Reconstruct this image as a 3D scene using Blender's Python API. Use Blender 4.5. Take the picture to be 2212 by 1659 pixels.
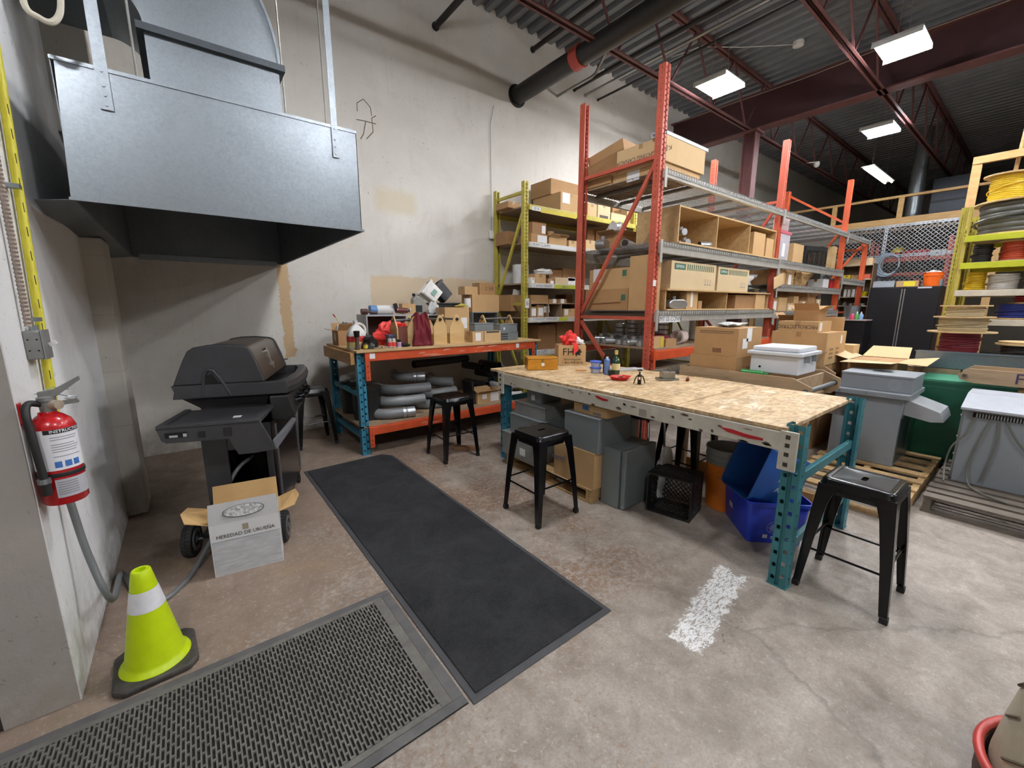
import bpy, bmesh, math, random
from math import sin, cos, pi, radians, atan2, hypot, atan, tan
from mathutils import Vector, Matrix
random.seed(11)
for o in list(bpy.data.objects): bpy.data.objects.remove(o)
SC = bpy.context.scene
COL = SC.collection
# ------------------------------------------------------------------ camera
EYE = 1.56; FPX = 898.0; PITCH = atan(167.5/FPX); YAW = radians(37.9)
cd = bpy.data.cameras.new('camera'); cam = bpy.data.objects.new('camera', cd); COL.objects.link(cam)
cam.location = (0, 0, EYE); cam.rotation_euler = (pi/2-PITCH, 0, -YAW)
cd.sensor_fit = 'HORIZONTAL'; cd.sensor_width = 36; cd.lens = FPX/2212*36; cd.clip_start = .02; cd.clip_end = 200
SC.camera = cam
# ------------------------------------------------------------------ world and exposure
W = bpy.data.worlds.new('world'); SC.world = W; W.use_nodes = True
W.node_tree.nodes['Background'].inputs[0].default_value = (.8, .85, 1, 1)
W.node_tree.nodes['Background'].inputs[1].default_value = .05
vs = SC.view_settings; vs.view_transform = 'Standard'; vs.look = 'None'; vs.gamma = 1; vs.use_curve_mapping = False
vs.exposure = 0.45
LAMP_POWER = 120.0      # emission strength of each high bay tube
# high bay lamps: the first three are in view, the others go on along the hall behind and beside the camera, one added to brighten the left wall
LAMPS = [(6.52, 3.47), (7.38, 1.63), (10.40, 2.43), (1.9, 2.4), (4.95, .45), (6.9, -1.4), (2.2, -2.4), (10.4, -.4), (-1.2, -1.8), (6.9, -4.2)]
LAMP_Z = 4.7
# ------------------------------------------------------------------ pixel -> place helpers (photo 2212 x 1659)
_f = Vector((sin(YAW)*cos(PITCH), cos(YAW)*cos(PITCH), -sin(PITCH))); _r = Vector((cos(YAW), -sin(YAW), 0)); _u = _r.cross(_f)
def ray(x, y): return _f + _r*((x-1106)/FPX) - _u*((y-829.5)/FPX)
def G(x, y, z=0.0):
    d = ray(x, y); return Vector((0, 0, EYE)) + d*((z-EYE)/d.z)
def PY(x, y, Y):
    d = ray(x, y); return Vector((0, 0, EYE)) + d*(Y/d.y)
def PX(x, y, X):
    d = ray(x, y); return Vector((0, 0, EYE)) + d*(X/d.x)
# ------------------------------------------------------------------ materials
def lin(h):
    h = h.lstrip('#'); out = []
    for i in (0, 2, 4):
        c = int(h[i:i+2], 16)/255; out.append(c/12.92 if c <= .04045 else ((c+.055)/1.055)**2.4)
    return (*out, 1)
MATS = {}
class NT:
    def __init__(s, name):
        s.m = bpy.data.materials.new(name); s.m.use_nodes = True; s.t = s.m.node_tree; s.b = s.t.nodes['Principled BSDF']
        s.co = s.t.nodes.new('ShaderNodeTexCoord'); s.src = s.co.outputs['Object']
    def n(s, typ, ins=None, **kw):
        q = s.t.nodes.new('ShaderNode'+typ)
        for k, v in kw.items(): setattr(q, k, v)
        for k, v in (ins or {}).items():
            if hasattr(v, 'links') or hasattr(v, 'is_linked'): s.t.links.new(v, q.inputs[k])
            else: q.inputs[k].default_value = v
        return q
    def noise(s, scale, detail=4, rough=.6, dist=0, vec=None, out='Fac'):
        return s.n('TexNoise', {'Vector': vec or s.src, 'Scale': scale, 'Detail': detail, 'Roughness': rough, 'Distortion': dist}).outputs[out]
    def map(s, scale=(1, 1, 1), loc=(0, 0, 0), rot=(0, 0, 0), vec=None):
        return s.n('Mapping', {'Vector': vec or s.src, 'Location': loc, 'Rotation': rot, 'Scale': scale}).outputs[0]
    def ramp(s, fac, a, b, ca=(0, 0, 0, 1), cb=(1, 1, 1, 1)):
        r = s.n('ValToRGB', {'Fac': fac}); e = r.color_ramp.elements
        e[0].position = a; e[1].position = b; e[0].color = ca; e[1].color = cb; return r.outputs[0]
    def mix(s, fac, a, b, blend='MIX'):
        q = s.n('Mix', data_type='RGBA', blend_type=blend)
        for i, v in ((0, fac), (6, a), (7, b)):
            if hasattr(v, 'links') or hasattr(v, 'is_linked'): s.t.links.new(v, q.inputs[i])
            else: q.inputs[i].default_value = v
        return q.outputs[2]
    def math(s, op, a, b=0.0, clamp=False):
        q = s.n('Math', operation=op, use_clamp=clamp)
        for i, v in ((0, a), (1, b)):
            if hasattr(v, 'links') or hasattr(v, 'is_linked'): s.t.links.new(v, q.inputs[i])
            else: q.inputs[i].default_value = v
        return q.outputs[0]
    def set(s, k, v):
        if hasattr(v, 'links') or hasattr(v, 'is_linked'): s.t.links.new(v, s.b.inputs[k])
        else: s.b.inputs[k].default_value = v
    def bump(s, h, strength=.3, dist=.01):
        s.set('Normal', s.n('Bump', {'Height': h, 'Strength': strength, 'Distance': dist}).outputs[0])
def pm(name, col, rough=.5, metal=0, col2=None, scale=8, amt=.5, bump=0, bscale=None, stretch=(1, 1, 1), spec=None, lo=.35, hi=.7, trans=0, alpha=None, coat=0, sheen=0):
    """a plain procedural material: two tones broken up by noise, with fine relief"""
    if name in MATS: return MATS[name]
    q = NT(name); a = lin(col)
    if col2 is None: col2c = tuple(c*.72 for c in a[:3])+(1,)
    else: col2c = lin(col2)
    vec = q.map(stretch)
    nz = q.noise(scale, 5, .65, vec=vec)
    f = q.math('MULTIPLY', q.ramp(nz, lo, hi), amt)
    q.set('Base Color', q.mix(f, a, col2c)); q.set('Roughness', rough); q.set('Metallic', metal)
    if bump: q.bump(q.noise(bscale or scale*4, 4, .6, vec=vec), bump, .004)
    if spec is not None: q.set('Specular IOR Level', spec)
    if trans: q.set('Transmission Weight', trans); q.set('IOR', 1.3)
    if alpha is not None: q.set('Alpha', alpha)
    if coat: q.set('Coat Weight', coat)
    MATS[name] = q.m; return q.m
def emat(name, col, s):
    if name in MATS: return MATS[name]
    q = NT(name); q.set('Base Color', lin(col)); q.set('Emission Color', lin(col)); q.set('Emission Strength', s); MATS[name] = q.m; return q.m
# ------------------------------------------------------------------ mesh builder
class MB:
    def __init__(s): s.v = []; s.f = []
    def add(s, vs, fs):
        n = len(s.v); s.v += [Vector(p) for p in vs]; s.f += [tuple(i+n for i in f) for f in fs]; return s
    def box(s, x0, x1, y0, y1, z0, z1):
        if x0 > x1: x0, x1 = x1, x0
        if y0 > y1: y0, y1 = y1, y0
        if z0 > z1: z0, z1 = z1, z0
        return s.add([(x0,y0,z0),(x1,y0,z0),(x1,y1,z0),(x0,y1,z0),(x0,y0,z1),(x1,y0,z1),(x1,y1,z1),(x0,y1,z1)],
                     [(0,3,2,1),(4,5,6,7),(0,1,5,4),(1,2,6,5),(2,3,7,6),(3,0,4,7)])
    def obox(s, c, size, rz=0, rx=0, ry=0):
        b = MB().box(-size[0]/2, size[0]/2, -size[1]/2, size[1]/2, -size[2]/2, size[2]/2)
        M = Matrix.Translation(Vector(c)) @ Matrix.Rotation(rz, 4, 'Z') @ Matrix.Rotation(ry, 4, 'Y') @ Matrix.Rotation(rx, 4, 'X')
        return s.add([M @ v for v in b.v], b.f)
    def bar(s, p, q, w, h, up=(0, 0, 1)):
        p = Vector(p); q = Vector(q); d = (q-p).normalized(); up = Vector(up)
        if abs(d.dot(up)) > .98: up = Vector((1, 0, 0))
        a = d.cross(up).normalized()*(w/2); b = a.cross(d).normalized()*(h/2)
        vs = [p-a-b, p+a-b, p+a+b, p-a+b, q-a-b, q+a-b, q+a+b, q-a+b]
        return s.add(vs, [(0,1,2,3),(7,6,5,4),(0,4,5,1),(1,5,6,2),(2,6,7,3),(3,7,4,0)])
    def prism(s, poly, axis, a0, a1):
        n = len(poly)
        def p3(p, a): return {'x': (a, p[0], p[1]), 'y': (p[0], a, p[1]), 'z': (p[0], p[1], a)}[axis]
        vs = [p3(p, a0) for p in poly]+[p3(p, a1) for p in poly]
        return s.add(vs, [tuple(range(n))[::-1], tuple(range(n, 2*n))]+[(i, (i+1) % n, n+(i+1) % n, n+i) for i in range(n)])
    def tube(s, pts, r, n=10, caps=True, hollow=0):
        pts = [Vector(p) for p in pts]; m = len(pts)
        rs = r if isinstance(r, (list, tuple)) else [r]*m
        t0 = (pts[1]-pts[0]).normalized(); up = Vector((0, 0, 1)) if abs(t0.z) < .9 else Vector((1, 0, 0))
        a = t0.cross(up).normalized(); rings = []
        for i, p in enumerate(pts):
            t = (pts[min(i+1, m-1)]-pts[max(i-1, 0)]).normalized()
            a = (a-t*a.dot(t)).normalized(); b = t.cross(a)
            rings.append((p, a.copy(), b.copy(), rs[i]))
        def shell(k, flip):
            base = len(s.v)
            for p, a, b, rr in rings:
                for j in range(n):
                    an = 2*pi*j/n; s.v.append(p+(a*cos(an)+b*sin(an))*(rr-k))
            for i in range(m-1):
                for j in range(n):
                    q = (base+i*n+j, base+i*n+(j+1) % n, base+(i+1)*n+(j+1) % n, base+(i+1)*n+j)
                    s.f.append(q[::-1] if flip else q)
            return base
        b0 = shell(0, False)
        if hollow:
            b1 = shell(hollow, True)
            for e in (0, m-1):
                for j in range(n):
                    q = (b0+e*n+j, b0+e*n+(j+1) % n, b1+e*n+(j+1) % n, b1+e*n+j); s.f.append(q if e else q[::-1])
        elif caps:
            s.f.append(tuple(b0+j for j in range(n))[::-1]); s.f.append(tuple(b0+(m-1)*n+j for j in range(n)))
        return s
    def cyl(s, p, q, r0, r1=None, n=16, caps=True, hollow=0): return s.tube([p, q], [r0, r0 if r1 is None else r1], n, caps, hollow)
    def lathe(s, prof, n=24, c=(0, 0, 0), cap=True):
        base = len(s.v); c = Vector(c)
        for r, z in prof:
            for j in range(n): an = 2*pi*j/n; s.v.append(c+Vector((r*cos(an), r*sin(an), z)))
        for i in range(len(prof)-1):
            for j in range(n): s.f.append((base+i*n+j, base+i*n+(j+1) % n, base+(i+1)*n+(j+1) % n, base+(i+1)*n+j))
        if cap:
            s.f.append(tuple(base+j for j in range(n))[::-1]); k = base+(len(prof)-1)*n; s.f.append(tuple(k+j for j in range(n)))
        return s
    def grid(s, P, closed_u=False):
        """P[i][j] points -> quads"""
        base = len(s.v); m = len(P); n = len(P[0])
        for row in P: s.v += [Vector(p) for p in row]
        for i in range(m-1):
            for j in range(n if closed_u else n-1):
                s.f.append((base+i*n+j, base+i*n+(j+1) % n, base+(i+1)*n+(j+1) % n, base+(i+1)*n+j))
        return s
    def blob(s, c, rad, seed=0, amp=.18, n=14, m=9, freq=2.2, flat=True):
        """a crumpled lump (cloth, plastic bag) resting on its base"""
        rnd = random.Random(seed); ph = [(rnd.uniform(0, 6.3), rnd.uniform(-1, 1), rnd.uniform(-1, 1), rnd.uniform(-1, 1)) for _ in range(7)]
        P = []
        for i in range(m+1):
            th = pi*i/m; row = []
            for j in range(n):
                a = 2*pi*j/n; d = Vector((sin(th)*cos(a), sin(th)*sin(a), cos(th)))
                k = 1+amp*sum(sin(p0+freq*3*(d.x*x+d.y*y+d.z*z)) for p0, x, y, z in ph)/2.2
                p = Vector((d.x*rad[0]*k, d.y*rad[1]*k, d.z*rad[2]*k))
                if flat: p.z = max(p.z, -rad[2]*.85)
                row.append(Vector(c)+p)
            P.append(row)
        return s.grid(P, True)
    def xf(s, M): s.v = [M @ v for v in s.v]; return s
    def move(s, d): d = Vector(d); s.v = [v+d for v in s.v]; return s
    def build(s, name, mat, parent=None, smooth=False, bev=0, seg=2, world=False, loc=None, rz=0, sub=0, solid=0, keep=False):
        vs = s.v
        if parent is not None and world:
            I = MW[parent.name].inverted(); vs = [I @ v for v in vs]
        if parent is None and loc is not None and world:
            I = (Matrix.Translation(Vector(loc)) @ Matrix.Rotation(rz, 4, 'Z')).inverted(); vs = [I @ v for v in vs]
        me = bpy.data.meshes.new(name); me.from_pydata([tuple(v) for v in vs], [], s.f)
        bm = bmesh.new(); bm.from_mesh(me)
        if not keep: bmesh.ops.recalc_face_normals(bm, faces=bm.faces)
        bm.to_mesh(me); bm.free()
        me.materials.append(mat)
        if smooth:
            me.shade_smooth()
            try: me.set_sharp_from_angle(angle=radians(42))
            except Exception: pass
        o = bpy.data.objects.new(name, me); COL.objects.link(o)
        if parent is not None: o.parent = parent; MW[o.name] = MW[parent.name]
        else:
            L = Vector(loc or (0, 0, 0)); o.location = L; o.rotation_euler = (0, 0, rz); MW[o.name] = Matrix.Translation(L) @ Matrix.Rotation(rz, 4, 'Z')
        if solid: k = o.modifiers.new('thickness', 'SOLIDIFY'); k.thickness = solid
        if bev: k = o.modifiers.new('edge', 'BEVEL'); k.width = bev; k.segments = seg; k.limit_method = 'ANGLE'; k.angle_limit = radians(40)
        if sub: k = o.modifiers.new('round', 'SUBSURF'); k.levels = sub; k.render_levels = sub
        return o
MW = {}
def tag(o, label, cat, group=None):
    o['label'] = label; o['category'] = cat
    if group: o['group'] = group
    return o
def T(name, label, cat, loc=(0, 0, 0), rz=0, group=None):
    o = bpy.data.objects.new(name, None); COL.objects.link(o); o.empty_display_size = .1
    o.location = loc; o.rotation_euler = (0, 0, rz); MW[o.name] = Matrix.Translation(Vector(loc)) @ Matrix.Rotation(rz, 4, 'Z')
    return tag(o, label, cat, group)
def struct(o): o['kind'] = 'structure'; return o
def kids(o): return [c for c in bpy.data.objects if c.parent == o]
def copy_tree(o, loc=None, rz=None, label=None, group=None):
    c = o.copy(); COL.objects.link(c)
    if loc is not None: c.location = loc
    if rz is not None: c.rotation_euler = (0, 0, rz)
    if label: c['label'] = label
    if group: c['group'] = group
    MW[c.name] = Matrix.Translation(c.location) @ Matrix.Rotation(c.rotation_euler.z, 4, 'Z')
    for k in kids(o):
        d = k.copy(); COL.objects.link(d); d.parent = c
        for g in kids(k):
            e = g.copy(); COL.objects.link(e); e.parent = d
    return c
def text(s, size, mat, parent, M, name='lettering', bold=False, depth=.0004, stretch=1.0):
    """flat print: M maps x right, y up, z out of the surface (parent local space)"""
    cu = bpy.data.curves.new(name, 'FONT'); cu.body = s; cu.size = size; cu.extrude = depth; cu.resolution_u = 2; cu.align_x = 'CENTER'; cu.align_y = 'CENTER'
    if bold: cu.offset = size*.018
    t = bpy.data.objects.new('tmp', cu); COL.objects.link(t)
    me = bpy.data.meshes.new_from_object(t.evaluated_get(bpy.context.evaluated_depsgraph_get()))
    bpy.data.objects.remove(t); bpy.data.curves.remove(cu)
    me.transform(M @ Matrix.Diagonal((stretch, 1, 1, 1))); me.materials.clear(); me.materials.append(mat); me.name = name
    o = bpy.data.objects.new(name, me); COL.objects.link(o)
    if parent is not None: o.parent = parent; MW[o.name] = MW[parent.name]
    return o
def frame(o, right, up):
    r = Vector(right).normalized(); u = Vector(up).normalized(); n = r.cross(u)
    return Matrix(((r.x, u.x, n.x, o[0]), (r.y, u.y, n.y, o[1]), (r.z, u.z, n.z, o[2]), (0, 0, 0, 1)))
# ------------------------------------------------------------------ surface materials
def sockets_xyz(q):
    s = q.n('SeparateXYZ', {'Vector': q.src}); return s.outputs
def between(q, v, a, b, soft):
    """1 inside [a,b] with soft edges"""
    lo = q.math('DIVIDE', q.math('SUBTRACT', v, a), soft, True); hi = q.math('DIVIDE', q.math('SUBTRACT', b, v), soft, True)
    return q.math('MULTIPLY', lo, hi, True)
def floor_mat():
    q = NT('concrete_floor'); x, y, z = sockets_xyz(q)
    n1 = q.noise(1.1, 6, .62, .3); n2 = q.noise(6, 6, .7, .4); n3 = q.noise(32, 5, .75); n4 = q.noise(90, 3, .7)
    base = q.mix(q.ramp(n2, .35, .68), lin('#aca196'), lin('#867b70'))
    base = q.mix(q.math('MULTIPLY', q.ramp(n4, .42, .7), .30), base, lin('#6f655c'))
    # worn brown paint left of the table, thinning to bare concrete on the right
    edge = q.math('ADD', q.math('MULTIPLY', x, -.30), q.math('MULTIPLY', y, .18))
    bias = q.math('ADD', edge, .16)
    wear = q.math('ADD', q.math('MULTIPLY', n1, .9), q.math('MULTIPLY', bias, .55))
    wear = q.math('ADD', wear, q.math('MULTIPLY', q.math('SUBTRACT', n3, .5), 1.25))
    m = q.ramp(wear, .52, .66)
    brown = q.mix(q.ramp(n2, .3, .7), lin('#8f7a6a'), lin('#7b6858'))
    ochre = q.ramp(q.noise(2.2, 4, .6, .2), .55, .7)
    brown = q.mix(q.math('MULTIPLY', ochre, .5), brown, lin('#9a7c52'))
    c = q.mix(q.math('MULTIPLY', m, .86), base, brown)
    zone = q.math('MULTIPLY', between(q, x, .4, 2.7, .7), between(q, y, .9, 4.4, .6), True)
    bf = q.math('MULTIPLY', q.math('MULTIPLY', q.ramp(q.noise(1.7, 5, .65, .4), .38, .56), q.ramp(q.noise(30, 6, .82, .5), .44, .55)), zone)
    c = q.mix(q.math('MULTIPLY', bf, .85), c, lin('#7a573b'))
    c = q.mix(q.math('MULTIPLY', q.ramp(q.noise(70, 4, .8), .5, .68), .38), c, lin('#675d54'))
    c = q.mix(q.math('MULTIPLY', q.ramp(q.noise(38, 5, .82, .3, vec=q.map((1, 1, 1), (9, 4, 0))), .57, .66), .42), c, lin('#cfc6ba'))
    # red-brown flecks of old floor paint
    fl = q.math('MULTIPLY', q.ramp(q.noise(55, 4, .8, .6), .60, .66), q.ramp(q.noise(1.6, 3, .5), .45, .62))
    c = q.mix(q.math('MULTIPLY', fl, .6), c, lin('#7d5a4a'))
    # white paint ghost of a floor marking
    px = q.math('ADD', q.math('MULTIPLY', x, .30), q.math('MULTIPLY', y, .95))
    wu = q.math('ADD', q.math('MULTIPLY', x, .985), q.math('MULTIPLY', y, .17)); wv = q.math('ADD', q.math('MULTIPLY', x, -.17), q.math('MULTIPLY', y, .985))
    wvn = q.math('ADD', wv, q.math('MULTIPLY', q.math('SUBTRACT', q.noise(13, 6, .75), .5), .20)); wun = q.math('ADD', wu, q.math('MULTIPLY', q.math('SUBTRACT', q.noise(9, 5, .7, vec=q.map((1, 1, 1), (5, 2, 0))), .5), .30))
    wm = q.math('MULTIPLY', between(q, wun, 1.78, 2.56, .03), between(q, wvn, .45, .62, .015), True)
    wn = q.ramp(q.noise(26, 7, .8, .9, vec=q.map((1.0, 3.2, 1), rot=(0, 0, -.17))), .44, .50)
    c = q.mix(q.math('MULTIPLY', q.math('MULTIPLY', wm, wn), .92), c, lin('#f0efed'))
    dm = q.math('MULTIPLY', between(q, wun, 1.80, 2.25, .08), between(q, wvn, .36, .45, .03), True)
    dn = q.ramp(q.noise(30, 5, .8, .5), .56, .62)
    c = q.mix(q.math('MULTIPLY', q.math('MULTIPLY', dm, dn), .75), c, lin('#5b5450'))
    # hairline cracks
    vo = q.n('TexVoronoi', {'Vector': q.n('VectorMath', {0: q.src, 1: q.n('VectorMath', {0: q.noise(3.2, 4, .6, out='Color'), 1: (.30, .30, 0)}, operation='MULTIPLY').outputs[0]}, operation='ADD').outputs[0], 'Scale': .42}, feature='DISTANCE_TO_EDGE')
    ck = q.ramp(vo.outputs['Distance'], .0006, .0026, (1, 1, 1, 1), (0, 0, 0, 1))
    c = q.mix(q.math('MULTIPLY', ck, .45), c, lin('#5e5752'))
    q.set('Base Color', c)
    q.set('Roughness', q.n('MapRange', {'Value': n2, 'From Min': .3, 'From Max': .7, 'To Min': .42, 'To Max': .68}).outputs[0])
    q.bump(q.math('ADD', n3, q.math('MULTIPLY', m, .6)), .16, .004)
    return q.m
def wall_mat(name, ca, cb, patches=(), dirty=True, streak=True):
    q = NT(name); x, y, z = sockets_xyz(q)
    n1 = q.noise(.8, 5, .6, .3); n2 = q.noise(9, 5, .7); n3 = q.noise(60, 3, .7)
    c = q.mix(q.ramp(n1, .3, .72), lin(ca), lin(cb))
    if streak:
        st = q.noise(5, 4, .7, vec=q.map((3, 3, .25)))
        c = q.mix(q.math('MULTIPLY', q.ramp(st, .55, .8), .22), c, lin('#a39b8e'))
    if dirty:
        d = q.math('MULTIPLY', q.ramp(q.noise(26, 5, .8, .6), .62, .66), q.ramp(q.noise(1.3, 2, .5), .44, .6))
        c = q.mix(q.math('MULTIPLY', d, .7), c, lin('#6b6459'))
        sc = q.math('MULTIPLY', q.ramp(q.noise(9, 6, .8, 1.5, vec=q.map((2.5, 2.5, .5), (2, 7, 1), (.3, .2, 0))), .64, .67), q.ramp(q.noise(.9, 2, .5, vec=q.map((1, 1, 1), (7, 3, 5))), .45, .6))
        c = q.mix(q.math('MULTIPLY', sc, .5), c, lin('#8a8377'))
        bl = q.ramp(q.noise(2.6, 5, .7, .6, vec=q.map((1, 1, 1), (1, 9, 4))), .56, .72)
        c = q.mix(q.math('MULTIPLY', bl, .25), c, lin('#b5ab9a'))
    for (u, a, b, z0, z1, col, soft) in patches:
        w = q.math('ADD', z, q.math('MULTIPLY', q.math('SUBTRACT', q.noise(7, 5, .7), .5), .16))
        uu = q.math('ADD', {'x': x, 'y': y}[u], q.math('MULTIPLY', q.math('SUBTRACT', q.noise(9, 5, .7, vec=q.map((1, 1, 1), (3, 1, 7))), .5), .14))
        k = q.math('MULTIPLY', between(q, uu, a, b, soft), between(q, w, z0, z1, soft), True)
        c = q.mix(q.math('MULTIPLY', k, .9), c, lin(col))
    # scuffs near the floor
    k = q.math('MULTIPLY', q.math('SUBTRACT', 1.0, q.math('DIVIDE', z, .5), True), q.ramp(n2, .35, .6))
    c = q.mix(q.math('MULTIPLY', k, .55), c, lin('#8f8577'))
    q.set('Base Color', c); q.set('Roughness', .62); q.bump(q.math('ADD', q.math('MULTIPLY', n2, .6), n3), .22, .006)
    return q.m
def galv(name='galvanised', base='#a9b0b5', dark='#868e94', rough=.34, scale=95, metal=.85):
    if name in MATS: return MATS[name]
    q = NT(name)
    vo = q.n('TexVoronoi', {'Vector': q.src, 'Scale': scale, 'Randomness': 1.0})
    n = q.math('ADD', q.math('MULTIPLY', q.noise(2.2, 5, .6, .3), .6), q.math('MULTIPLY', q.noise(60, 4, .7), .4))
    f = q.math('ADD', q.math('MULTIPLY', vo.outputs['Color'], .16), q.math('MULTIPLY', n, .84))
    q.set('Base Color', q.mix(q.ramp(f, .25, .8), lin(base), lin(dark))); q.set('Metallic', metal)
    q.set('Roughness', q.n('MapRange', {'Value': f, 'From Min': .2, 'From Max': .8, 'To Min': rough-.08, 'To Max': rough+.14}).outputs[0])
    MATS[name] = q.m; return q.m
def osb_mat():
    q = NT('osb_board')
    v1 = q.n('TexVoronoi', {'Vector': q.map((5, 16, 5), rot=(0, 0, .5)), 'Scale': 3.2}); v2 = q.n('TexVoronoi', {'Vector': q.map((16, 5, 5), rot=(0, 0, .35)), 'Scale': 2.6})
    f = q.math('ADD', q.math('MULTIPLY', v1.outputs['Color'], .55), q.math('MULTIPLY', v2.outputs['Color'], .45))
    c = q.mix(q.ramp(f, .25, .75), lin('#d6bb92'), lin('#ad8d63'))
    st = q.ramp(q.noise(3.4, 7, .75, 1.4, vec=q.map((1, 2.4, 1), rot=(0, 0, .5))), .48, .66); c = q.mix(q.math('MULTIPLY', st, .72), c, lin('#7c6040'))
    wt = q.ramp(q.noise(5.5, 6, .75, 1.0, vec=q.map((1, 1.6, 1), (4, 2, 0))), .56, .66); c = q.mix(q.math('MULTIPLY', wt, .75), c, lin('#efe4cf'))
    q.set('Base Color', c); q.set('Roughness', .6); q.bump(f, .25, .004); return q.m
def wood(name, a, b, scale=3, stretch=(1, 9, 9), rough=.6, knots=False):
    if name in MATS: return MATS[name]
    q = NT(name); vec = q.map(stretch); n = q.noise(scale, 6, .65, 1.2, vec=vec)
    c = q.mix(q.ramp(n, .3, .7), lin(a), lin(b)); d = q.ramp(q.noise(2.2, 4, .6), .55, .8)
    c = q.mix(q.math('MULTIPLY', d, .3), c, tuple(k*.6 for k in lin(b)[:3])+(1,))
    q.set('Base Color', c); q.set('Roughness', rough); q.bump(n, .15, .003); MATS[name] = q.m; return q.m

M_floor = floor_mat()
pp = lambda x, y, Y=5.66: PY(x, y, Y)
a_, b_ = pp(797, 592), pp(640, 700)
M_wallB = wall_mat('back_wall_paint', '#dcd8d0', '#c9c4b9', patches=[
    ('x', a_.x, 3.95, .95, a_.z, '#d3bd9c', .02), ('x', pp(603, 640).x, pp(628, 640).x, pp(615, 775).z, pp(615, 568).z, '#c6a477', .012),
    ('x', pp(800, 420).x, pp(905, 420).x, pp(850, 470).z, pp(850, 400).z, '#cfc4ab', .12)])
M_wallL = wall_mat('left_wall_paint', '#f4f4f4', '#e6e5e4', dirty=True)
M_wallG = wall_mat('grey_wall_paint', '#aaa49e', '#99938d', streak=False)
M_wallX = wall_mat('far_wall_paint', '#b9b4aa', '#a59f95', dirty=False)
M_deck = pm('roof_deck_steel', '#85888d', .5, .3, '#686b70', 2.5, .6)
M_redsteel = pm('red_oxide_steel', '#6e4442', .6, .1, '#4c2f30', 5, .7)
M_dark = pm('dark_void', '#14120f', .9)

# ------------------------------------------------------------------ the room
YW = 5.66; XL = -.5; XE = 22.0; YN = -9.0; XN = -3.2; ZC = 5.75
fl = struct(MB().box(XN-.2, XE+.2, YN-.2, YW+.2, -.12, 0).build('floor', M_floor))
wb = struct(MB().box(XN-.2, XE+.2, YW, YW+.2, 0, 6.0).build('wall_back', M_wallB))
jamb = G(8, 1583).x
wl = struct(MB().box(jamb, XL, 2.185, YW, 0, 6.0).build('wall_left', M_wallL))
# the end of that wall facing the camera is painted grey
wg = struct(MB().box(jamb, XL-.004, 2.180, 2.1855, .001, 6.0).build('wall_left_end', M_wallG))
struct(MB().box(XN-.2, XN, YN, 2.9, 0, 6.0).build('wall_left_near', M_wallX))
struct(MB().box(XN, jamb, 2.9, 3.1, 0, 6.0).build('wall_left_door', M_wallX))
struct(MB().box(XE, XE+.2, YN, YW, 0, 6.0).build('wall_right', M_wallX))
struct(MB().box(XN-.2, XE+.2, YN-.2, YN, 0, 6.0).build('wall_front', M_wallX))
# dark steel door standing in the opening at the left edge of the picture
d = struct(MB().box(XN+.9, jamb-.02, 2.34, 2.39, .01, 2.1).build('door_1', pm('door_paint', '#3a332d', .5)))
MB().cyl((XN+1.1, 2.34, 1.0), (XN+1.1, 2.29, 1.0), .02).build('door_handle', pm('brass', '#a48a4a', .3, .9), d)
struct(MB().box(jamb-.03, jamb, 2.186, 2.40, 0, 2.15).build('trim_1', pm('door_paint', '#3a332d', .5)))
# pier against the left wall (painted block) and the chamfered pier above the hood
M_pier = wall_mat('pier_paint', '#d2cdc4', '#bdb6aa')
pr = struct(MB().box(XL-.02, -.385, 4.06, 4.40, 0, 2.02).build('wall_left_pier', M_pier, bev=.012))
for k in range(5):
    MB().box(XL-.015, -.3835, 4.0585, 4.3, .4*k+.30, .4*k+.304).build('mortar_joint', pm('mortar', '#b9b2a6', .9), pr)
struct(MB().box(XL-.02, -.30, 4.06, 4.44, 2.66, 6.0).build('wall_left_pier_upper', M_pier))
# corrugated roof deck: real ribs running out from the back wall
P = []; x = XN-.2
while x < XE+.2:
    for dx, z in ((0, 0), (.075, 0), (.095, .07), (.18, .07), (.20, 0)): P.append((x+dx, z))
    x += .2032
P = [p for i, p in enumerate(P) if i == 0 or p[0] > P[i-1][0]+.003]
m = MB().grid([[(p[0], y, ZC+p[1]) for p in P] for y in (YN-.2, YW+.2)])
ce = struct(m.build('ceiling', M_deck, solid=.004))
struct(MB().box(XN-.2, XE+.2, YN-.2, YW+.2, 5.86, 5.95).build('ceiling_roof', M_dark))

# ------------------------------------------------------------------ roof steel
def joist(y, label):
    t = T('roof_joist', label, 'joist', (0, y, 4.8), group='open web roof joists')
    MB().box(XN, XE, -.055, -.015, 0, .006).box(XN, XE, -.021, -.015, 0, .05).box(XN, XE, .015, .055, 0, .006).box(XN, XE, .015, .021, 0, .05).build('bottom_chord', M_redsteel, t)
    MB().box(XN, XE, -.06, -.015, .90, .94).box(XN, XE, .015, .06, .90, .94).build('top_chord', M_redsteel, t)
    m = MB(); x = XN; k = 0
    while x < XE-.8:
        m.bar((x, 0, .03 if k % 2 else .92), (x+.62, 0, .92 if k % 2 else .03), .024, .024); x += .62; k += 1
    m.build('web_bracing', M_redsteel, t)
    return t
for y, l in ((4.0, 'red steel roof joist nearest the back wall, crossing above the tall red rack'), (2.11, 'red steel roof joist running above the second high bay lamp'),
             (.22, 'red steel roof joist at the upper right corner, farthest from the back wall in view')):
    joist(y, l)
XG = 8.87
t = T('roof_girder', 'deep dark red steel girder crossing the hall under the roof', 'girder', (XG, 0, 4.8))
MB().box(-.12, .12, YN, YW, 0, .022).build('bottom_flange', M_redsteel, t)
MB().box(-.12, .12, YN, YW, .60, .622).build('top_flange', M_redsteel, t)
MB().box(-.008, .008, YN, YW, .022, .60).build('web', pm('girder_web', '#4a2c2e', .6, .1, '#3a2325', 4, .6), t)
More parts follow.
